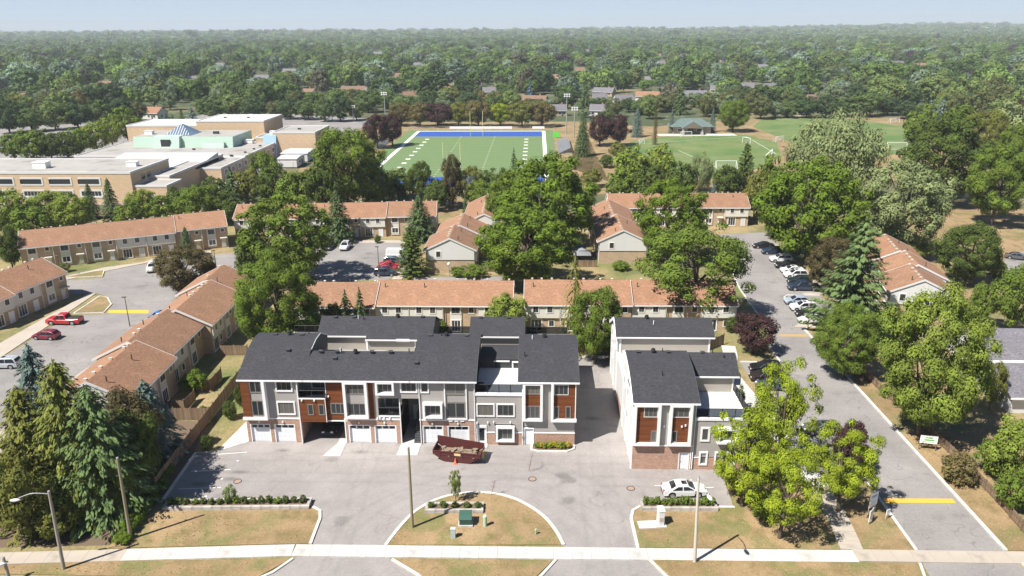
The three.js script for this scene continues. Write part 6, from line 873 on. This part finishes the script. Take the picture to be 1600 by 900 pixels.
at('locust', 'vivid', 855, 396, 240, 172, 'tall honey locust behind the middle one, below the football field', { v: 2 });
at('locust', 'green', 800, 372, 262, 90, 'smaller locust left of the tall honey locust');
at('locust', 'vivid', 1050, 410, 276, 122, 'honey locust over the white gable end right of the gazebo', { v: 0 });
at('open', 'green', 1085, 500, 342, 190, 'large spreading tree whose trunk rises before the brown row', { v: 0, k: 1 });
at('oval', 'light', 792, 528, 460, 84, 'bushy light green tree between the two nearer brown rows'); at('larch', 'olive', 898, 552, 392, 66, 'thin drooping larch in front of the brown row', { v: 0 });
at('maple', 'green', 932, 566, 446, 92, 'green tree at the head of the driveway between the new blocks', { v: 2 }); at('bush', 'dark', 965, 560, 505, 60, 'dark bush beside the driveway end tree'); at('bush', 'vivid', 1076, 505, 472, 60, 'bright bush below the spreading tree'); at('bush', 'vivid', 690, 522, 498, 20, 'small bright bush on the terrace gap behind the block');
at('oval', 'plum', 1180, 552, 486, 76, 'dark plum tree on the island beside the parking bay', { v: 0 });
at('bush', 'dark', 1143, 520, 490, 22, 'dark bush at the corner of the brown row');
// ---- the yellow green trees at the lower right
at('open', 'lime', 1226, 735, 554, 112, 'topmost yellow green tree of the group, feathery crown over the road', { v: 1, k: 1 });
at('open', 'lime', 1168, 792, 634, 126, 'yellow green tree nearest the smaller new block', { v: 2, k: 1 });
at('open', 'lime', 1228, 842, 690, 122, 'yellow green tree in the middle of the group over the footpath', { v: 0, k: 1 });
at('open', 'lime', 1322, 800, 655, 118, 'yellow green tree nearest the yellow speed hump', { v: 2, k: 1 });
at('oval', 'plum', 1330, 742, 655, 62, 'plum leaved tree peeping out behind the yellow green group', { v: 1 });
at('bush', 'green', 1195, 812, 762, 46, 'small green bush in the shade of the yellow green trees');
// ---- right side
at('grand', 'light', 1460, 682, 444, 184, 'largest bright maple standing beside the side road fence', { v: 0 });
at('grand', 'green', 1326, 590, 474, 116, 'round green tree just left of the largest bright maple', { v: 1 });
at('pine', 'pinegreen', 1343, 520, 342, 136, 'big white pine over the near parked row', { v: 1 });
at('maple', 'bronze', 1302, 462, 366, 84, 'purple brown tree left of the big white pine', { v: 2 });
at('locust', 'vivid', 1272, 410, 243, 188, 'broad locust shading the far parked row', { v: 1 }); at('locust', 'green', 1215, 372, 268, 70, 'left side tree of the broad locust');
at('maple', 'silver', 1412, 400, 244, 150, 'pale silver maple above the hidden brown row', { v: 0 }); at('willow', 'silver', 1305, 312, 173, 160, 'grey green willow in front of the far soccer pitch', { v: 0 });
at('locust', 'dark', 1478, 320, 176, 140, 'big dark tree left of the right hand woods', { v: 2 }); at('maple', 'green', 1562, 352, 222, 110, 'green maple at the right picture edge above the dry yard', { v: 0 });
at('maple', 'dark', 1517, 446, 346, 108, 'round dark tree in front of the back driveway', { v: 1 }); at('oval', 'green', 1592, 520, 408, 80, 'green tree at the right edge over the white house');
at('oval', 'light', 1590, 760, 650, 90, 'bright tree cut by the right picture edge', { v: 0 }); at('bush', 'green', 1555, 742, 680, 56, 'green bush tree left of the bright edge tree'); at('bush', 'green', 1582, 800, 728, 56, 'lower green bush tree at the right picture edge');
at('bush', 'olive', 1412, 418, 378, 60, 'olive bush beside the hidden brown roof'); at('bush', 'olive', 1455, 455, 418, 54, 'olive bush between the brown roof and the round dark tree'); at('bush', 'light', 1438, 405, 372, 44, 'light green bush strip behind the hidden brown roof'); at('bush', 'green', 1560, 440, 400, 30, 'green bush at the top of the back driveway'); at('bush', 'olive', 1490, 492, 458, 50, 'olive bush in the garden behind the bright maple'); at('oval', 'green', 1535, 510, 440, 50, 'garden tree beside the curved bed behind the white house'); at('oval', 'olive', 1555, 640, 560, 40, 'small conifer like tree against the white house wall');
for (const [px, b, t, w, k, c, l] of [[1590, 300, 190, 80, 'maple', 'green', 'tree at the right edge above the dry yard, farther one'], [1540, 262, 168, 80, 'maple', 'olive', 'olive tree behind the big dark tree'], [1500, 240, 160, 70, 'mid', 'green', 'green tree above the big dark tree'], [1575, 240, 158, 80, 'mid', 'silver', 'greyish tree at the right edge of the woods'], [1440, 232, 160, 60, 'mid', 'green', 'small green tree at the dry corner of the far pitch'], [1470, 215, 152, 36, 'midcon', 'blue', 'blue spruce right of the far dry patch'], [1452, 208, 154, 28, 'midcon', 'blue', 'smaller blue spruce right of the far dry patch'], [1165, 310, 222, 46, 'pine', 'dark', 'dark pine at the corner of the near soccer pitch'], [1205, 330, 240, 60, 'mid', 'green', 'green tree between the dark pine and the willow'], [1182, 345, 262, 50, 'mid', 'olive', 'olive tree below the dark pine'], [1240, 350, 262, 60, 'mid', 'olive', 'olive tree behind the broad locust'], [1115, 335, 286, 28, 'spruce', 'blue', 'slim blue spruce beside the far brown row']]) at(k, c, px, b, t, w, l);
// ---- belt below the pitches and field
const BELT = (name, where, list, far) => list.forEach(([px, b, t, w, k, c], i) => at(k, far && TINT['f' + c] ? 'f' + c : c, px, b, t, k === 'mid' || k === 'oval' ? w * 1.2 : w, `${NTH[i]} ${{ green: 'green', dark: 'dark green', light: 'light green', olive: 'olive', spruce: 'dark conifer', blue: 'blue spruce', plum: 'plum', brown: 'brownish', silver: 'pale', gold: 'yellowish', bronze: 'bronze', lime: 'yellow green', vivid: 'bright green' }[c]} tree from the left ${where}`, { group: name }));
BELT('trees between the townhouses and the soccer pitch', 'in the belt below the near soccer pitch', [[925, 292, 262, 34, 'mid', 'olive'], [948, 262, 240, 24, 'mid', 'dark'], [965, 250, 220, 26, 'mid', 'olive'], [990, 300, 228, 60, 'mid', 'light'], [975, 322, 258, 60, 'mid', 'green'], [1032, 290, 222, 50, 'mid', 'light'], [1015, 322, 256, 60, 'mid', 'dark'], [1062, 320, 252, 50, 'mid', 'dark'], [1095, 300, 238, 44, 'willow', 'silver'], [1136, 312, 254, 46, 'mid', 'dark'], [1150, 290, 262, 30, 'mid', 'green'], [880, 310, 262, 50, 'mid', 'dark'], [905, 330, 285, 40, 'mid', 'green']]);
BELT('trees between the townhouses and the football field', 'in the belt just below the football field', [[622, 312, 262, 60, 'mid', 'dark'], [656, 318, 250, 42, 'oval', 'dark'], [680, 330, 285, 40, 'mid', 'dark'], [706, 326, 238, 34, 'oval', 'bronze'], [737, 324, 256, 40, 'oval', 'olive'], [727, 335, 300, 13, 'midcon', 'spruce'], [770, 320, 264, 46, 'mid', 'dark'], [803, 290, 232, 22, 'midcon', 'spruce'], [752, 330, 278, 42, 'mid', 'green'], [690, 322, 276, 40, 'mid', 'dark'], [785, 328, 262, 46, 'mid', 'dark'], [822, 322, 262, 46, 'mid', 'green']]);
BELT('trees between the school and the townhouses', 'in the belt below the school', [[8, 372, 292, 70, 'oval', 'light'], [44, 380, 318, 60, 'mid', 'green'], [75, 352, 296, 66, 'oval', 'light'], [112, 362, 302, 60, 'oval', 'light'], [140, 342, 286, 34, 'spruce', 'spruce'], [172, 352, 278, 40, 'spruce', 'spruce'], [200, 362, 312, 44, 'mid', 'green'], [222, 348, 294, 50, 'oval', 'light'], [255, 352, 302, 50, 'mid', 'green'], [282, 340, 290, 50, 'mid', 'dark'], [308, 352, 286, 60, 'oval', 'green'], [335, 330, 274, 56, 'mid', 'dark'], [362, 338, 262, 46, 'midcon', 'spruce'], [385, 318, 262, 50, 'mid', 'olive'], [412, 305, 232, 50, 'oval', 'green'], [430, 325, 258, 60, 'mid', 'dark'], [462, 330, 264, 56, 'mid', 'green'], [490, 322, 262, 56, 'oval', 'dark'], [540, 330, 196, 120, 'maple', 'green'], [512, 340, 250, 70, 'mid', 'dark'], [575, 330, 250, 60, 'mid', 'dark'], [598, 318, 268, 50, 'mid', 'green'], [350, 350, 300, 60, 'mid', 'dark'], [15, 420, 360, 44, 'oval', 'dark']].slice(0, 18));
for (const [px, b, t, w, k, c, l] of [[540, 330, 194, 124, 'maple', 'green', 'big broad tree right of the portable classrooms'], [505, 340, 245, 70, 'mid', 'dark', 'dark tree at the left foot of the big broad tree'], [580, 330, 244, 66, 'mid', 'dark', 'dark tree at the right foot of the big broad tree'], [600, 318, 276, 50, 'mid', 'green', 'green tree just below the left field corner'], [350, 350, 300, 60, 'mid', 'dark', 'dark tree over the end of the long brown row'], [12, 422, 352, 46, 'oval', 'dark', 'dark tree behind the row at the left picture edge']]) at(k, c, px, b, t, w, l);
BELT('trees along the school forecourt', 'in the school forecourt row', [[18, 250, 206, 40, 'mid', 'green'], [48, 252, 200, 50, 'mid', 'green'], [76, 250, 202, 46, 'mid', 'dark'], [102, 250, 204, 42, 'mid', 'dark'], [120, 244, 198, 40, 'mid', 'green'], [148, 236, 188, 44, 'mid', 'light'], [172, 228, 178, 40, 'mid', 'light'], [196, 222, 165, 48, 'mid', 'green']]);
BELT('conifers behind the school skylight', 'in the conifers behind the school skylight', [[258, 204, 174, 18, 'midcon', 'blue'], [270, 204, 178, 16, 'midcon', 'spruce'], [284, 203, 170, 20, 'midcon', 'spruce'], [300, 200, 165, 26, 'midcon', 'blue']]);
// around the field
for (const [px, b, t, w, k, c, l] of [[588, 232, 174, 46, 'oval', 'plum', 'dark purple tree at the left field corner, left one'], [612, 228, 176, 44, 'oval', 'plum', 'dark purple tree at the left field corner, right one'], [612, 195, 152, 22, 'midcon', 'spruce', 'dark columnar conifer behind the purple trees'], [911, 244, 174, 32, 'spruce', 'spruce', 'tall dark spruce right of the football field'], [938, 228, 175, 46, 'oval', 'plum', 'dark purple tree right of the field, left one'], [966, 228, 177, 46, 'oval', 'plum', 'dark purple tree right of the field, right one'], [996, 214, 168, 24, 'spruce', 'blue', 'blue spruce in front of the bright orange roof'], [1050, 208, 170, 12, 'spruce', 'blue', 'small blue spruce left of the pavilion'], [1114, 206, 168, 14, 'spruce', 'blue', 'small blue spruce right of the pavilion'], [1147, 206, 154, 56, 'maple', 'green', 'round green tree right of the pavilion'], [1025, 226, 152, 13, 'larch', 'bronze', 'dead brown conifer in front of the pavilion lawn']]) at(k, c, px, b, t, w, l);
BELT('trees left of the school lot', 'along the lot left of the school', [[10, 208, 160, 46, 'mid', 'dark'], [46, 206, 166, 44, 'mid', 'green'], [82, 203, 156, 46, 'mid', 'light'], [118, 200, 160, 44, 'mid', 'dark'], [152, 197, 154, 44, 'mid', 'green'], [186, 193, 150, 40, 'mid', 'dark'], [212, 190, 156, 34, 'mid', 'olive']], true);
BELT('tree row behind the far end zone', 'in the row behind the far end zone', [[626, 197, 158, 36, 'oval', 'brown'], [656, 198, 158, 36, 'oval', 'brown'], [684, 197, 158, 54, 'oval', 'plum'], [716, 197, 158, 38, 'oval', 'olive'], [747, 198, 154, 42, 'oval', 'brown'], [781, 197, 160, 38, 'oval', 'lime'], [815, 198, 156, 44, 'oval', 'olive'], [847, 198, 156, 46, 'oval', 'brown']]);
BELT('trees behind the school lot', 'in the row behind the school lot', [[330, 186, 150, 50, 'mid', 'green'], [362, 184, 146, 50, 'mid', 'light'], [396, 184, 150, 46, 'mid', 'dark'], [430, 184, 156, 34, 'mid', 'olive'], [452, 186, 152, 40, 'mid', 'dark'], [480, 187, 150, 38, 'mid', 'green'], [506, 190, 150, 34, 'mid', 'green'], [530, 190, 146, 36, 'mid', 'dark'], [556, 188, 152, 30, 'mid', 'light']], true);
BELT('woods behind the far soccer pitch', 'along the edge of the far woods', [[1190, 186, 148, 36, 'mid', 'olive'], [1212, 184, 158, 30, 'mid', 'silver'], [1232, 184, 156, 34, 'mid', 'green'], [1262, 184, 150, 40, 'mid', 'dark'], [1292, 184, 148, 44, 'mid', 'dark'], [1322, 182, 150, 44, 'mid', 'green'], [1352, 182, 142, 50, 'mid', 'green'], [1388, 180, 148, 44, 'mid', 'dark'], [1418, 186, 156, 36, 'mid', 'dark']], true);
// shrubs
{ const r = rng(21); for (let i = 0; i < 17; i++) tree('shrub', i % 5 === 3 ? 'green' : 'dark', -38.5 + i * 0.87, -67.85 - 0.034 * i + (r() - 0.5) * 0.15, 0.75 + r() * 0.35, 0.75 + r() * 0.25, `${NTH[i]} small dark shrub from the left in the long stone planter`, 'shrubs in the long planter', { y: 0.3 });
  tree('bush', 'silver', -32.3, -68.4, 2.2, 1.5, 'taller grey green shrub standing out of the long stone planter', null, { y: 0.3 });
  for (let i = 0; i < 5; i++) tree('shrub', 'dark', -10.8 + i * 1.25, -67.95, 0.75, 0.9, `${NTH[i]} small shrub from the left in the island planter`, 'shrubs in the island planter', { y: 0.3 });
  for (let i = 0; i < 12; i++) tree('shrub', i % 3 ? 'green' : 'vivid', 11.8 + i * 0.62, -68.95, 0.8 + r() * 0.4, 0.75 + r() * 0.3, `${NTH[i]} shrub from the left in the planter before the white sedan`, 'shrubs in the planter before the white sedan', { y: 0.3 });
  for (let i = 0; i < 7; i++) tree('shrub', i % 2 ? 'lime' : 'yellow', 21.4 + 0.14 * i + r() * 0.3, -76.6 + i * 1.15, 1.0 + r() * 0.5, 0.9 + r() * 0.5, `${NTH[i]} yellowish shrub from the house wall along the lot edge`, 'yellowish shrubs along the lot edge', { y: 0.05 });
  for (let i = 0; i < 8; i++) tree('shrub', i % 3 === 1 ? 'yellow' : i % 2 ? 'lime' : 'vivid', 0.35 + i * 0.53, -80.6 + (r() - 0.5) * 0.4, 0.75 + r() * 0.35, 0.95, `${NTH[i]} shrub from the left in the bed below the corner windows`, 'shrubs in the bed below the corner windows', { y: 0.08 });
  for (let i = 0; i < 9; i++) tree('bush', 'vivid', -40.7 - 0.1 * i + (r() - 0.5) * 0.5, -61.9 - i * 1.5, 1.2 + r() * 0.5, 1.7 + r() * 0.5, `${NTH[i]} clump from the sidewalk in the bright vine hedge`, 'clumps of the vine hedge along the lot', { y: 0 });
  for (const [px, py, t, w, c, l] of [[302, 612, 578, 44, 'vivid', 'bright green garden shrub in front of the townhouse patio'], [358, 655, 622, 24, 'dark', 'dark shrub by the fence near the white pad'], [372, 635, 600, 18, 'dark', 'dark slim shrub at the block corner'], [322, 706, 676, 20, 'dark', 'dark shrub at the striped stalls fence'], [318, 650, 632, 14, 'green', 'small green shrub on the yard side of the long fence'], [738, 432, 412, 48, 'green', 'low wide round shrub before the left white gable'], [714, 432, 416, 26, 'green', 'smaller round shrub left of the wide round shrub'], [970, 422, 406, 30, 'vivid', 'clipped round shrub before the gable right of the gazebo'], [330, 425, 408, 16, 'dark', 'dark shrub at the end of the long brown row'], [150, 408, 394, 14, 'dark', 'dark shrub between front doors of the long brown row'], [205, 402, 386, 14, 'light', 'light shrub between front doors of the long brown row'], [100, 425, 408, 18, 'gold', 'yellowish shrub before the left homes of the long brown row'], [70, 462, 446, 14, 'dark', 'dark shrub before the edge townhouse row, farther'], [46, 485, 464, 16, 'dark', 'dark shrub before the edge townhouse row, middle'], [12, 500, 478, 20, 'dark', 'dark shrub before the edge townhouse row, nearest'], [645, 400, 386, 20, 'gold', 'yellowish low shrub on the court lawn corner'], [590, 380, 366, 12, 'dark', 'small shrub between doors of the far brown row'], [1160, 700, 660, 30, 'dark', 'dark shrub by the east wall of the smaller block'], [1155, 640, 600, 20, 'dark', 'dark narrow shrub behind the smaller block terrace']]) at('bush', c, px, py, t, w, l, { k: 1 });
  at('bush', 'brown', 1500, 755, 704, 62, 'bare grey brown bush beside the low fence', { name: 'bare_bush', cat: 'shrub' });
}
{ // the staked sapling on the island and two thin saplings on the lot edge
  const b = tree('open', 'light', -8.35, -69.4, 4.3, 1.5, 'thin young street tree on the curved island'); 
  for (const [x, z, h, l] of [[-4.6, -70.6, 1.9, 'bare reddish sapling twig on the island kerb'], [-0.6, -75.4, 2.0, 'bare grey sapling twig standing on the lot']]) { const t = thing('bare_sapling', l, 'sapling', x, 0.1, z), g = [rod([0, 0, 0], [0.35, h, 0.1], 0.03, 0.012, 5)], r = rng(h * 999); for (let i = 0; i < 26; i++) { const y = h * (0.25 + 0.7 * r()), a = r() * 6.3, l2 = 0.2 + 0.35 * r(); g.push(rod([0.35 * y / h, y, 0.1 * y / h], [0.35 * y / h + Math.cos(a) * l2, y + l2 * 0.7, Math.sin(a) * l2], 0.012, 0.004, 4)); } mesh('twig', g, M([0.2, 0.12, 0.1]), t); }
}
{ // weeds and tufts in the dry lawns
  const g = leafGeom((push, r) => { for (let i = 0; i < 9; i++) { const a = r() * 6.3; push(Math.cos(a) * 0.12 * r(), 0.06, Math.sin(a) * 0.12 * r(), Math.cos(a), 0.6, Math.sin(a), 0.07, 1.5, 0.8 + 0.4 * r(), [Math.cos(a) * 0.6, 1, Math.sin(a) * 0.6]); } }, 4), r = rng(31), spots = [], inP = (x, z, p) => { let c = false; for (let i = 0, j = p.length - 1; i < p.length; j = i++) if ((p[i][1] > z) !== (p[j][1] > z) && x < (p[j][0] - p[i][0]) * (z - p[i][1]) / (p[j][1] - p[i][1]) + p[i][0]) c = !c; return c; };
  const areas = [[[-41.5, -61], [-22.4, -62.2], [-22.4, -67], [-39.6, -67], [-41.6, -71]], islandPts, [[10.4, -62.4], [10.4, -67.8], [21, -67.8], [22, -78], [29.6, -73], [29.4, -62.6]], [[31.8, -62.6], [36.5, -62.6], [36.5, -74], [32.3, -74]], [[45.8, -62.8], [59, -62.8], [59, -106], [45.6, -117]], [[-59, -57.1], [-26, -57.2], [-24, -59.4], [-41, -58.6]], [[13.6, -57.2], [35.5, -57.2], [36, -60.2], [12, -60.2]], [[-9.5, -57.2], [-0.6, -57.2], [1, -59.8], [-12.5, -59.8]]];
  for (const p of areas) { const xs = p.map((q) => q[0]), zs = p.map((q) => q[1]), x0 = Math.min(...xs), x1 = Math.max(...xs), z0 = Math.min(...zs), z1 = Math.max(...zs), n = (x1 - x0) * (z1 - z0) * 6; for (let i = 0; i < n; i++) { const x = x0 + r() * (x1 - x0), z = z0 + r() * (z1 - z0), d = N3.fbm((x + 200) / 37, (z + 300) / 37, 6, 3); if (d < 0.34 + 0.3 * r() || !inP(x, z, p)) continue; spots.push([x, z, d]); } }
  const im = new THREE.InstancedMesh(g, leafMat('white'), spots.length), m = new THREE.Matrix4(), q = new THREE.Quaternion(), up = new THREE.Vector3(0, 1, 0), c = new THREE.Color();
  spots.forEach(([x, z, d], i) => { const s = 0.35 + r() * 0.55; im.setMatrixAt(i, m.compose(new THREE.Vector3(x, 0.08, z), q.setFromAxisAngle(up, r() * 6.3), new THREE.Vector3(s, s * 0.8, s))); const k = r(); c.setRGB(...(k < 0.75 ? [0.34, 0.25, 0.125] : k < 0.93 ? [0.26, 0.22, 0.085] : [0.15, 0.19, 0.05])); im.setColorAt(i, c); });
  im.name = 'dry_grass'; im.userData = { kind: 'stuff', label: 'dry tufts of grass and weeds scattered over the street lawns', category: 'grass' }; im.castShadow = im.receiveShadow = true; scene.add(im);
}
// ---------------------------------------------------------------- the wooded town beyond the fields
{
  const edge = [[-400, 214], [0, 211], [60, 197], [210, 186], [262, 178], [330, 172], [480, 176], [592, 176], [640, 186], [655, 186], [860, 186], [900, 192], [960, 188], [1060, 190], [1120, 192], [1180, 176], [1330, 172], [1430, 176], [1480, 190], [1700, 215], [2200, 240]];
  const lim = (px) => { for (let i = 0; i + 1 < edge.length; i++) if (px < edge[i + 1][0]) { const [a, b] = [edge[i], edge[i + 1]]; return a[1] + (b[1] - a[1]) * (px - a[0]) / (b[0] - a[0]); } return 240; };
  const inv = camM.clone().invert(), pv = new THREE.Vector3(), proj = (x, z) => { pv.set(x, -48, z).applyMatrix4(inv); return [800 + 1190 * pv.x / -pv.z, 450 - 1190 * pv.y / -pv.z]; };
  const r = rng(4242), pal = [['green', 26], ['dark', 22], ['light', 13], ['olive', 13], ['silver', 8], ['spruce', 6], ['gold', 4], ['plum', 4], ['brown', 3], ['blue', 2]], tot = pal.reduce((s, p) => s + p[1], 0), pick = () => { let k = r() * tot; for (const p of pal) if ((k -= p[1]) < 0) return p[0]; return 'green'; };
  const near = [], far = { far: [], farcon: [], speck: [] };
  const MARKS = [[237, 172, 'the orange roofed bungalow by the school lot'], [18, 148, 'the wide tan house at the picture edge'], [300, 122, 'the small pale house beyond the school'], [455, 109, 'the white house high over the gymnasium'], [552, 137, 'the low bungalow near the tall floodlight'], [625, 117, 'the small brown house over the purple trees'], [640, 147, 'the gabled white house near the field'], [745, 130, 'the small white cottages over the end zone'], [835, 152, 'the long brown house behind the end zone'], [906, 108, 'the tall brown house'], [936, 150, 'the dark roofed house beside the floodlight'], [1012, 146, 'the bright orange roofed house'], [1085, 144, 'the grey hip roofed house'], [1191, 103, 'the tall white house'], [1168, 133, 'the white house over the soccer goal'], [1270, 152, 'the small brown house behind the pitch'], [1398, 97, 'the white house over the yellowish trees'], [165, 130, 'the brown house at upper left'], [410, 120, 'the pale bungalow over the gymnasium roof'], [600, 150, 'the tall floodlight tower'], [1147, 175, 'the round tree beside the pavilion'], [1300, 165, 'the far woods edge'], [1500, 170, 'the big dark tree'], [100, 200, 'the school forecourt row'], [390, 165, 'the row behind the school lot'], [720, 165, 'the row behind the end zone']];
  const NEARTH = ['nearest', 'second nearest', 'third nearest', 'fourth nearest', 'fifth nearest', 'sixth nearest', 'seventh nearest', 'eighth nearest', 'ninth nearest', 'tenth nearest', 'eleventh nearest', 'twelfth nearest', 'thirteenth nearest', 'fourteenth nearest', 'fifteenth nearest', 'sixteenth nearest', 'seventeenth nearest', 'eighteenth nearest'];
  const placeOf = (px, py) => { const mk = MARKS.map((k) => [Math.hypot((k[0] - px) * 0.7, (k[1] - py) * 1.6), k]).sort((a, b) => a[0] - b[0])[0], dx = px - mk[1][0], dy = py - mk[1][1]; return [mk[0], (Math.abs(dx) > Math.abs(dy) * 1.6 ? (dx < 0 ? 'left of' : 'right of') : dy < 0 ? 'behind' : 'in front of') + ' ' + mk[1][2]]; };
  const roofs = [];
  const spots = HOUSES.map(([px, py, w]) => [px, py, w, 0.95]);
  for (let i = 0; i < 80; i++) { // more roofs between the trees, small and alike
    const px = 20 + r() * 1570, py = 72 + Math.pow(r(), 0.8) * 80; if (py > lim(px) - 14 || spots.some(([a, b]) => Math.abs(a - px) < 22 && Math.abs(b - py) < 9)) continue;
    const p = P(px, py, 4.5), d = Math.hypot(p.x, p.z), wd = 10 + r() * 7, br = r() < 0.45; spots.push([px, py, wd * 1190 / d, 0.75]);
    const [dist, where] = placeOf(px, py), b = house('', p.x, p.z, (r() - 0.5) * 0.8, wd, wd * 0.6, 3.2, 5.8, [MT.clap, MT.ivory, MT.tan][(r() * 3) | 0], br ? MT.tile4 : MT.greyroof); b.userData.group = 'small roofs in the wooded town'; roofs.push([b, dist, `${br ? 'brown' : 'grey'} roofed house ${where}`]);
  }
  { const seen = {}; roofs.sort((a, b) => a[1] - b[1]); for (const [b, , lab] of roofs) { const k = (seen[lab] = (seen[lab] ?? -1) + 1); b.userData.label = `${NEARTH[k]} small ${lab}`; } }
  const rows = []; for (let z = -330; z > -7600;) { const d = -z, s = d < 1300 ? 15 : d < 3000 ? 20.5 : d < 5200 ? 29 : 42; rows.push([z, s, d]); z -= s * 0.92; }
  for (const [z0, s, d] of rows) for (let x0 = -0.85 * d - 60; x0 < 0.85 * d + 60; x0 += s) {
    const x = x0 + (r() - 0.5) * s * 0.95, z = z0 + (r() - 0.5) * s * 0.95, u = r(), ta = pick(), u2 = r(), u3 = r(), grove = N3.fbm((x + 6000) / 160, (z + 9500) / 160, 7, 2);
    const tint = r() < 0.45 ? (grove > 0.6 ? 'light' : grove > 0.52 ? 'green' : grove > 0.44 ? 'dark' : grove > 0.38 ? 'olive' : 'silver') : ta;
    const [px, py] = proj(x, z); if (px < -160 || px > 1760 || py > lim(px)) continue;
    if (d < 1500) { const g = N2.fbm((x + 4000) / 300, (z + 9000) / 300, 4, 3); if (g > 0.6 && u < 0.55) continue; if (Math.abs(((x + z * 0.12 + 4000) % 104) - 52) < 4.5 && u < 0.7) continue; } else if (u < 0.1) continue;
    const big = d > 3000 ? s / 15 : 1, con = tint === 'spruce' || tint === 'blue'; let h = Math.max(6, (d < 900 ? 10.5 : 9) + (10.5 * u2 * u2 + 2 * u3 + (N1.fbm((x + 5000) / 300, (z + 9500) / 300, 5, 2) - 0.5) * (d > 2500 ? 14 : 9)) * (d > 3000 ? 1.2 : 1)), w = con ? h * 0.55 : (11.5 + 12 * u3 * u2 * u2 + 4.5 * u2) * (big > 1 ? big * 1.1 : 1);
    if (d < 2600) { const top = py - 1190 * h / Math.hypot(d, x), hw = 0.42 * w * 1190 / d; let lowTo = h; for (const [hx, hy, hwid, al] of spots) if (Math.abs(px - hx) < hwid * 0.5 + hw * 0.9 && top < hy + 2.5 && py > hy - 2 && u2 * 7 % 1 < al) lowTo = Math.min(lowTo, h * (py - hy - 2.5) / (py - top)); if (lowTo < 2.2) continue; if (lowTo < h) { w *= clamp(lowTo / h + 0.25, 0.4, 1); h = lowTo; } }
    if (d > 3200 && u3 > 0.93) { h *= 1.6; w *= 0.8; }
    (d < 900 ? near : d < 2600 ? (con ? far.farcon : far.far) : far.speck).push([x, z, h, w, tint, con, d, px, py]);
  }
  near.sort((a, b) => b[1] - a[1]);
  const WORD = { green: 'mid green', dark: 'dark green', light: 'light green', olive: 'olive', silver: 'pale green', spruce: 'dark conifer', gold: 'yellowish', plum: 'purple', brown: 'brownish', blue: 'blue conifer' };
  const list = [];
  near.forEach((t, i) => { if (i >= 190) { (t[5] ? far.farcon : far.far).push(t); return; } const [dist, where] = placeOf(t[7], t[8]); list.push([t, dist, WORD[t[4]] + (t[5] ? ' ' : ' tree ') + where]); });
  list.sort((a, b) => a[1] - b[1]); const seen = {};
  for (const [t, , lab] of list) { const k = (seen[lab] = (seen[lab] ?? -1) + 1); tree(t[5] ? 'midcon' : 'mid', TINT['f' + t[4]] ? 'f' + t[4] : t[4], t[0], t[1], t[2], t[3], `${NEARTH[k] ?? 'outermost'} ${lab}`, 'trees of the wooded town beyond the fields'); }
  const m = new THREE.Matrix4(), q = new THREE.Quaternion(), up = new THREE.Vector3(0, 1, 0), c = new THREE.Color();
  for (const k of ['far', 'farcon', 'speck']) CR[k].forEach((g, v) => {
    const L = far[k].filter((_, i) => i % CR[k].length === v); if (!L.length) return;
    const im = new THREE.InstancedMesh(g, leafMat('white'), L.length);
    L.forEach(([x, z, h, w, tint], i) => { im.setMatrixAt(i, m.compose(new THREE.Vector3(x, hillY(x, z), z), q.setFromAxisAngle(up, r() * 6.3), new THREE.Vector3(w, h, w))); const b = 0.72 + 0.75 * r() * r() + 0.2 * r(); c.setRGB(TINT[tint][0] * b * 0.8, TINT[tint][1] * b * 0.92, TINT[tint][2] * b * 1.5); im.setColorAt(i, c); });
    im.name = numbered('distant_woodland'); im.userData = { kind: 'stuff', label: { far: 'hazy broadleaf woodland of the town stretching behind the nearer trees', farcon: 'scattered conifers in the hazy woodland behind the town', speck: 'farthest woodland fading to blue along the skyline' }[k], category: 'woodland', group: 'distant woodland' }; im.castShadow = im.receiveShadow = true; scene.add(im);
  });
}
renderer.render(scene, camera);
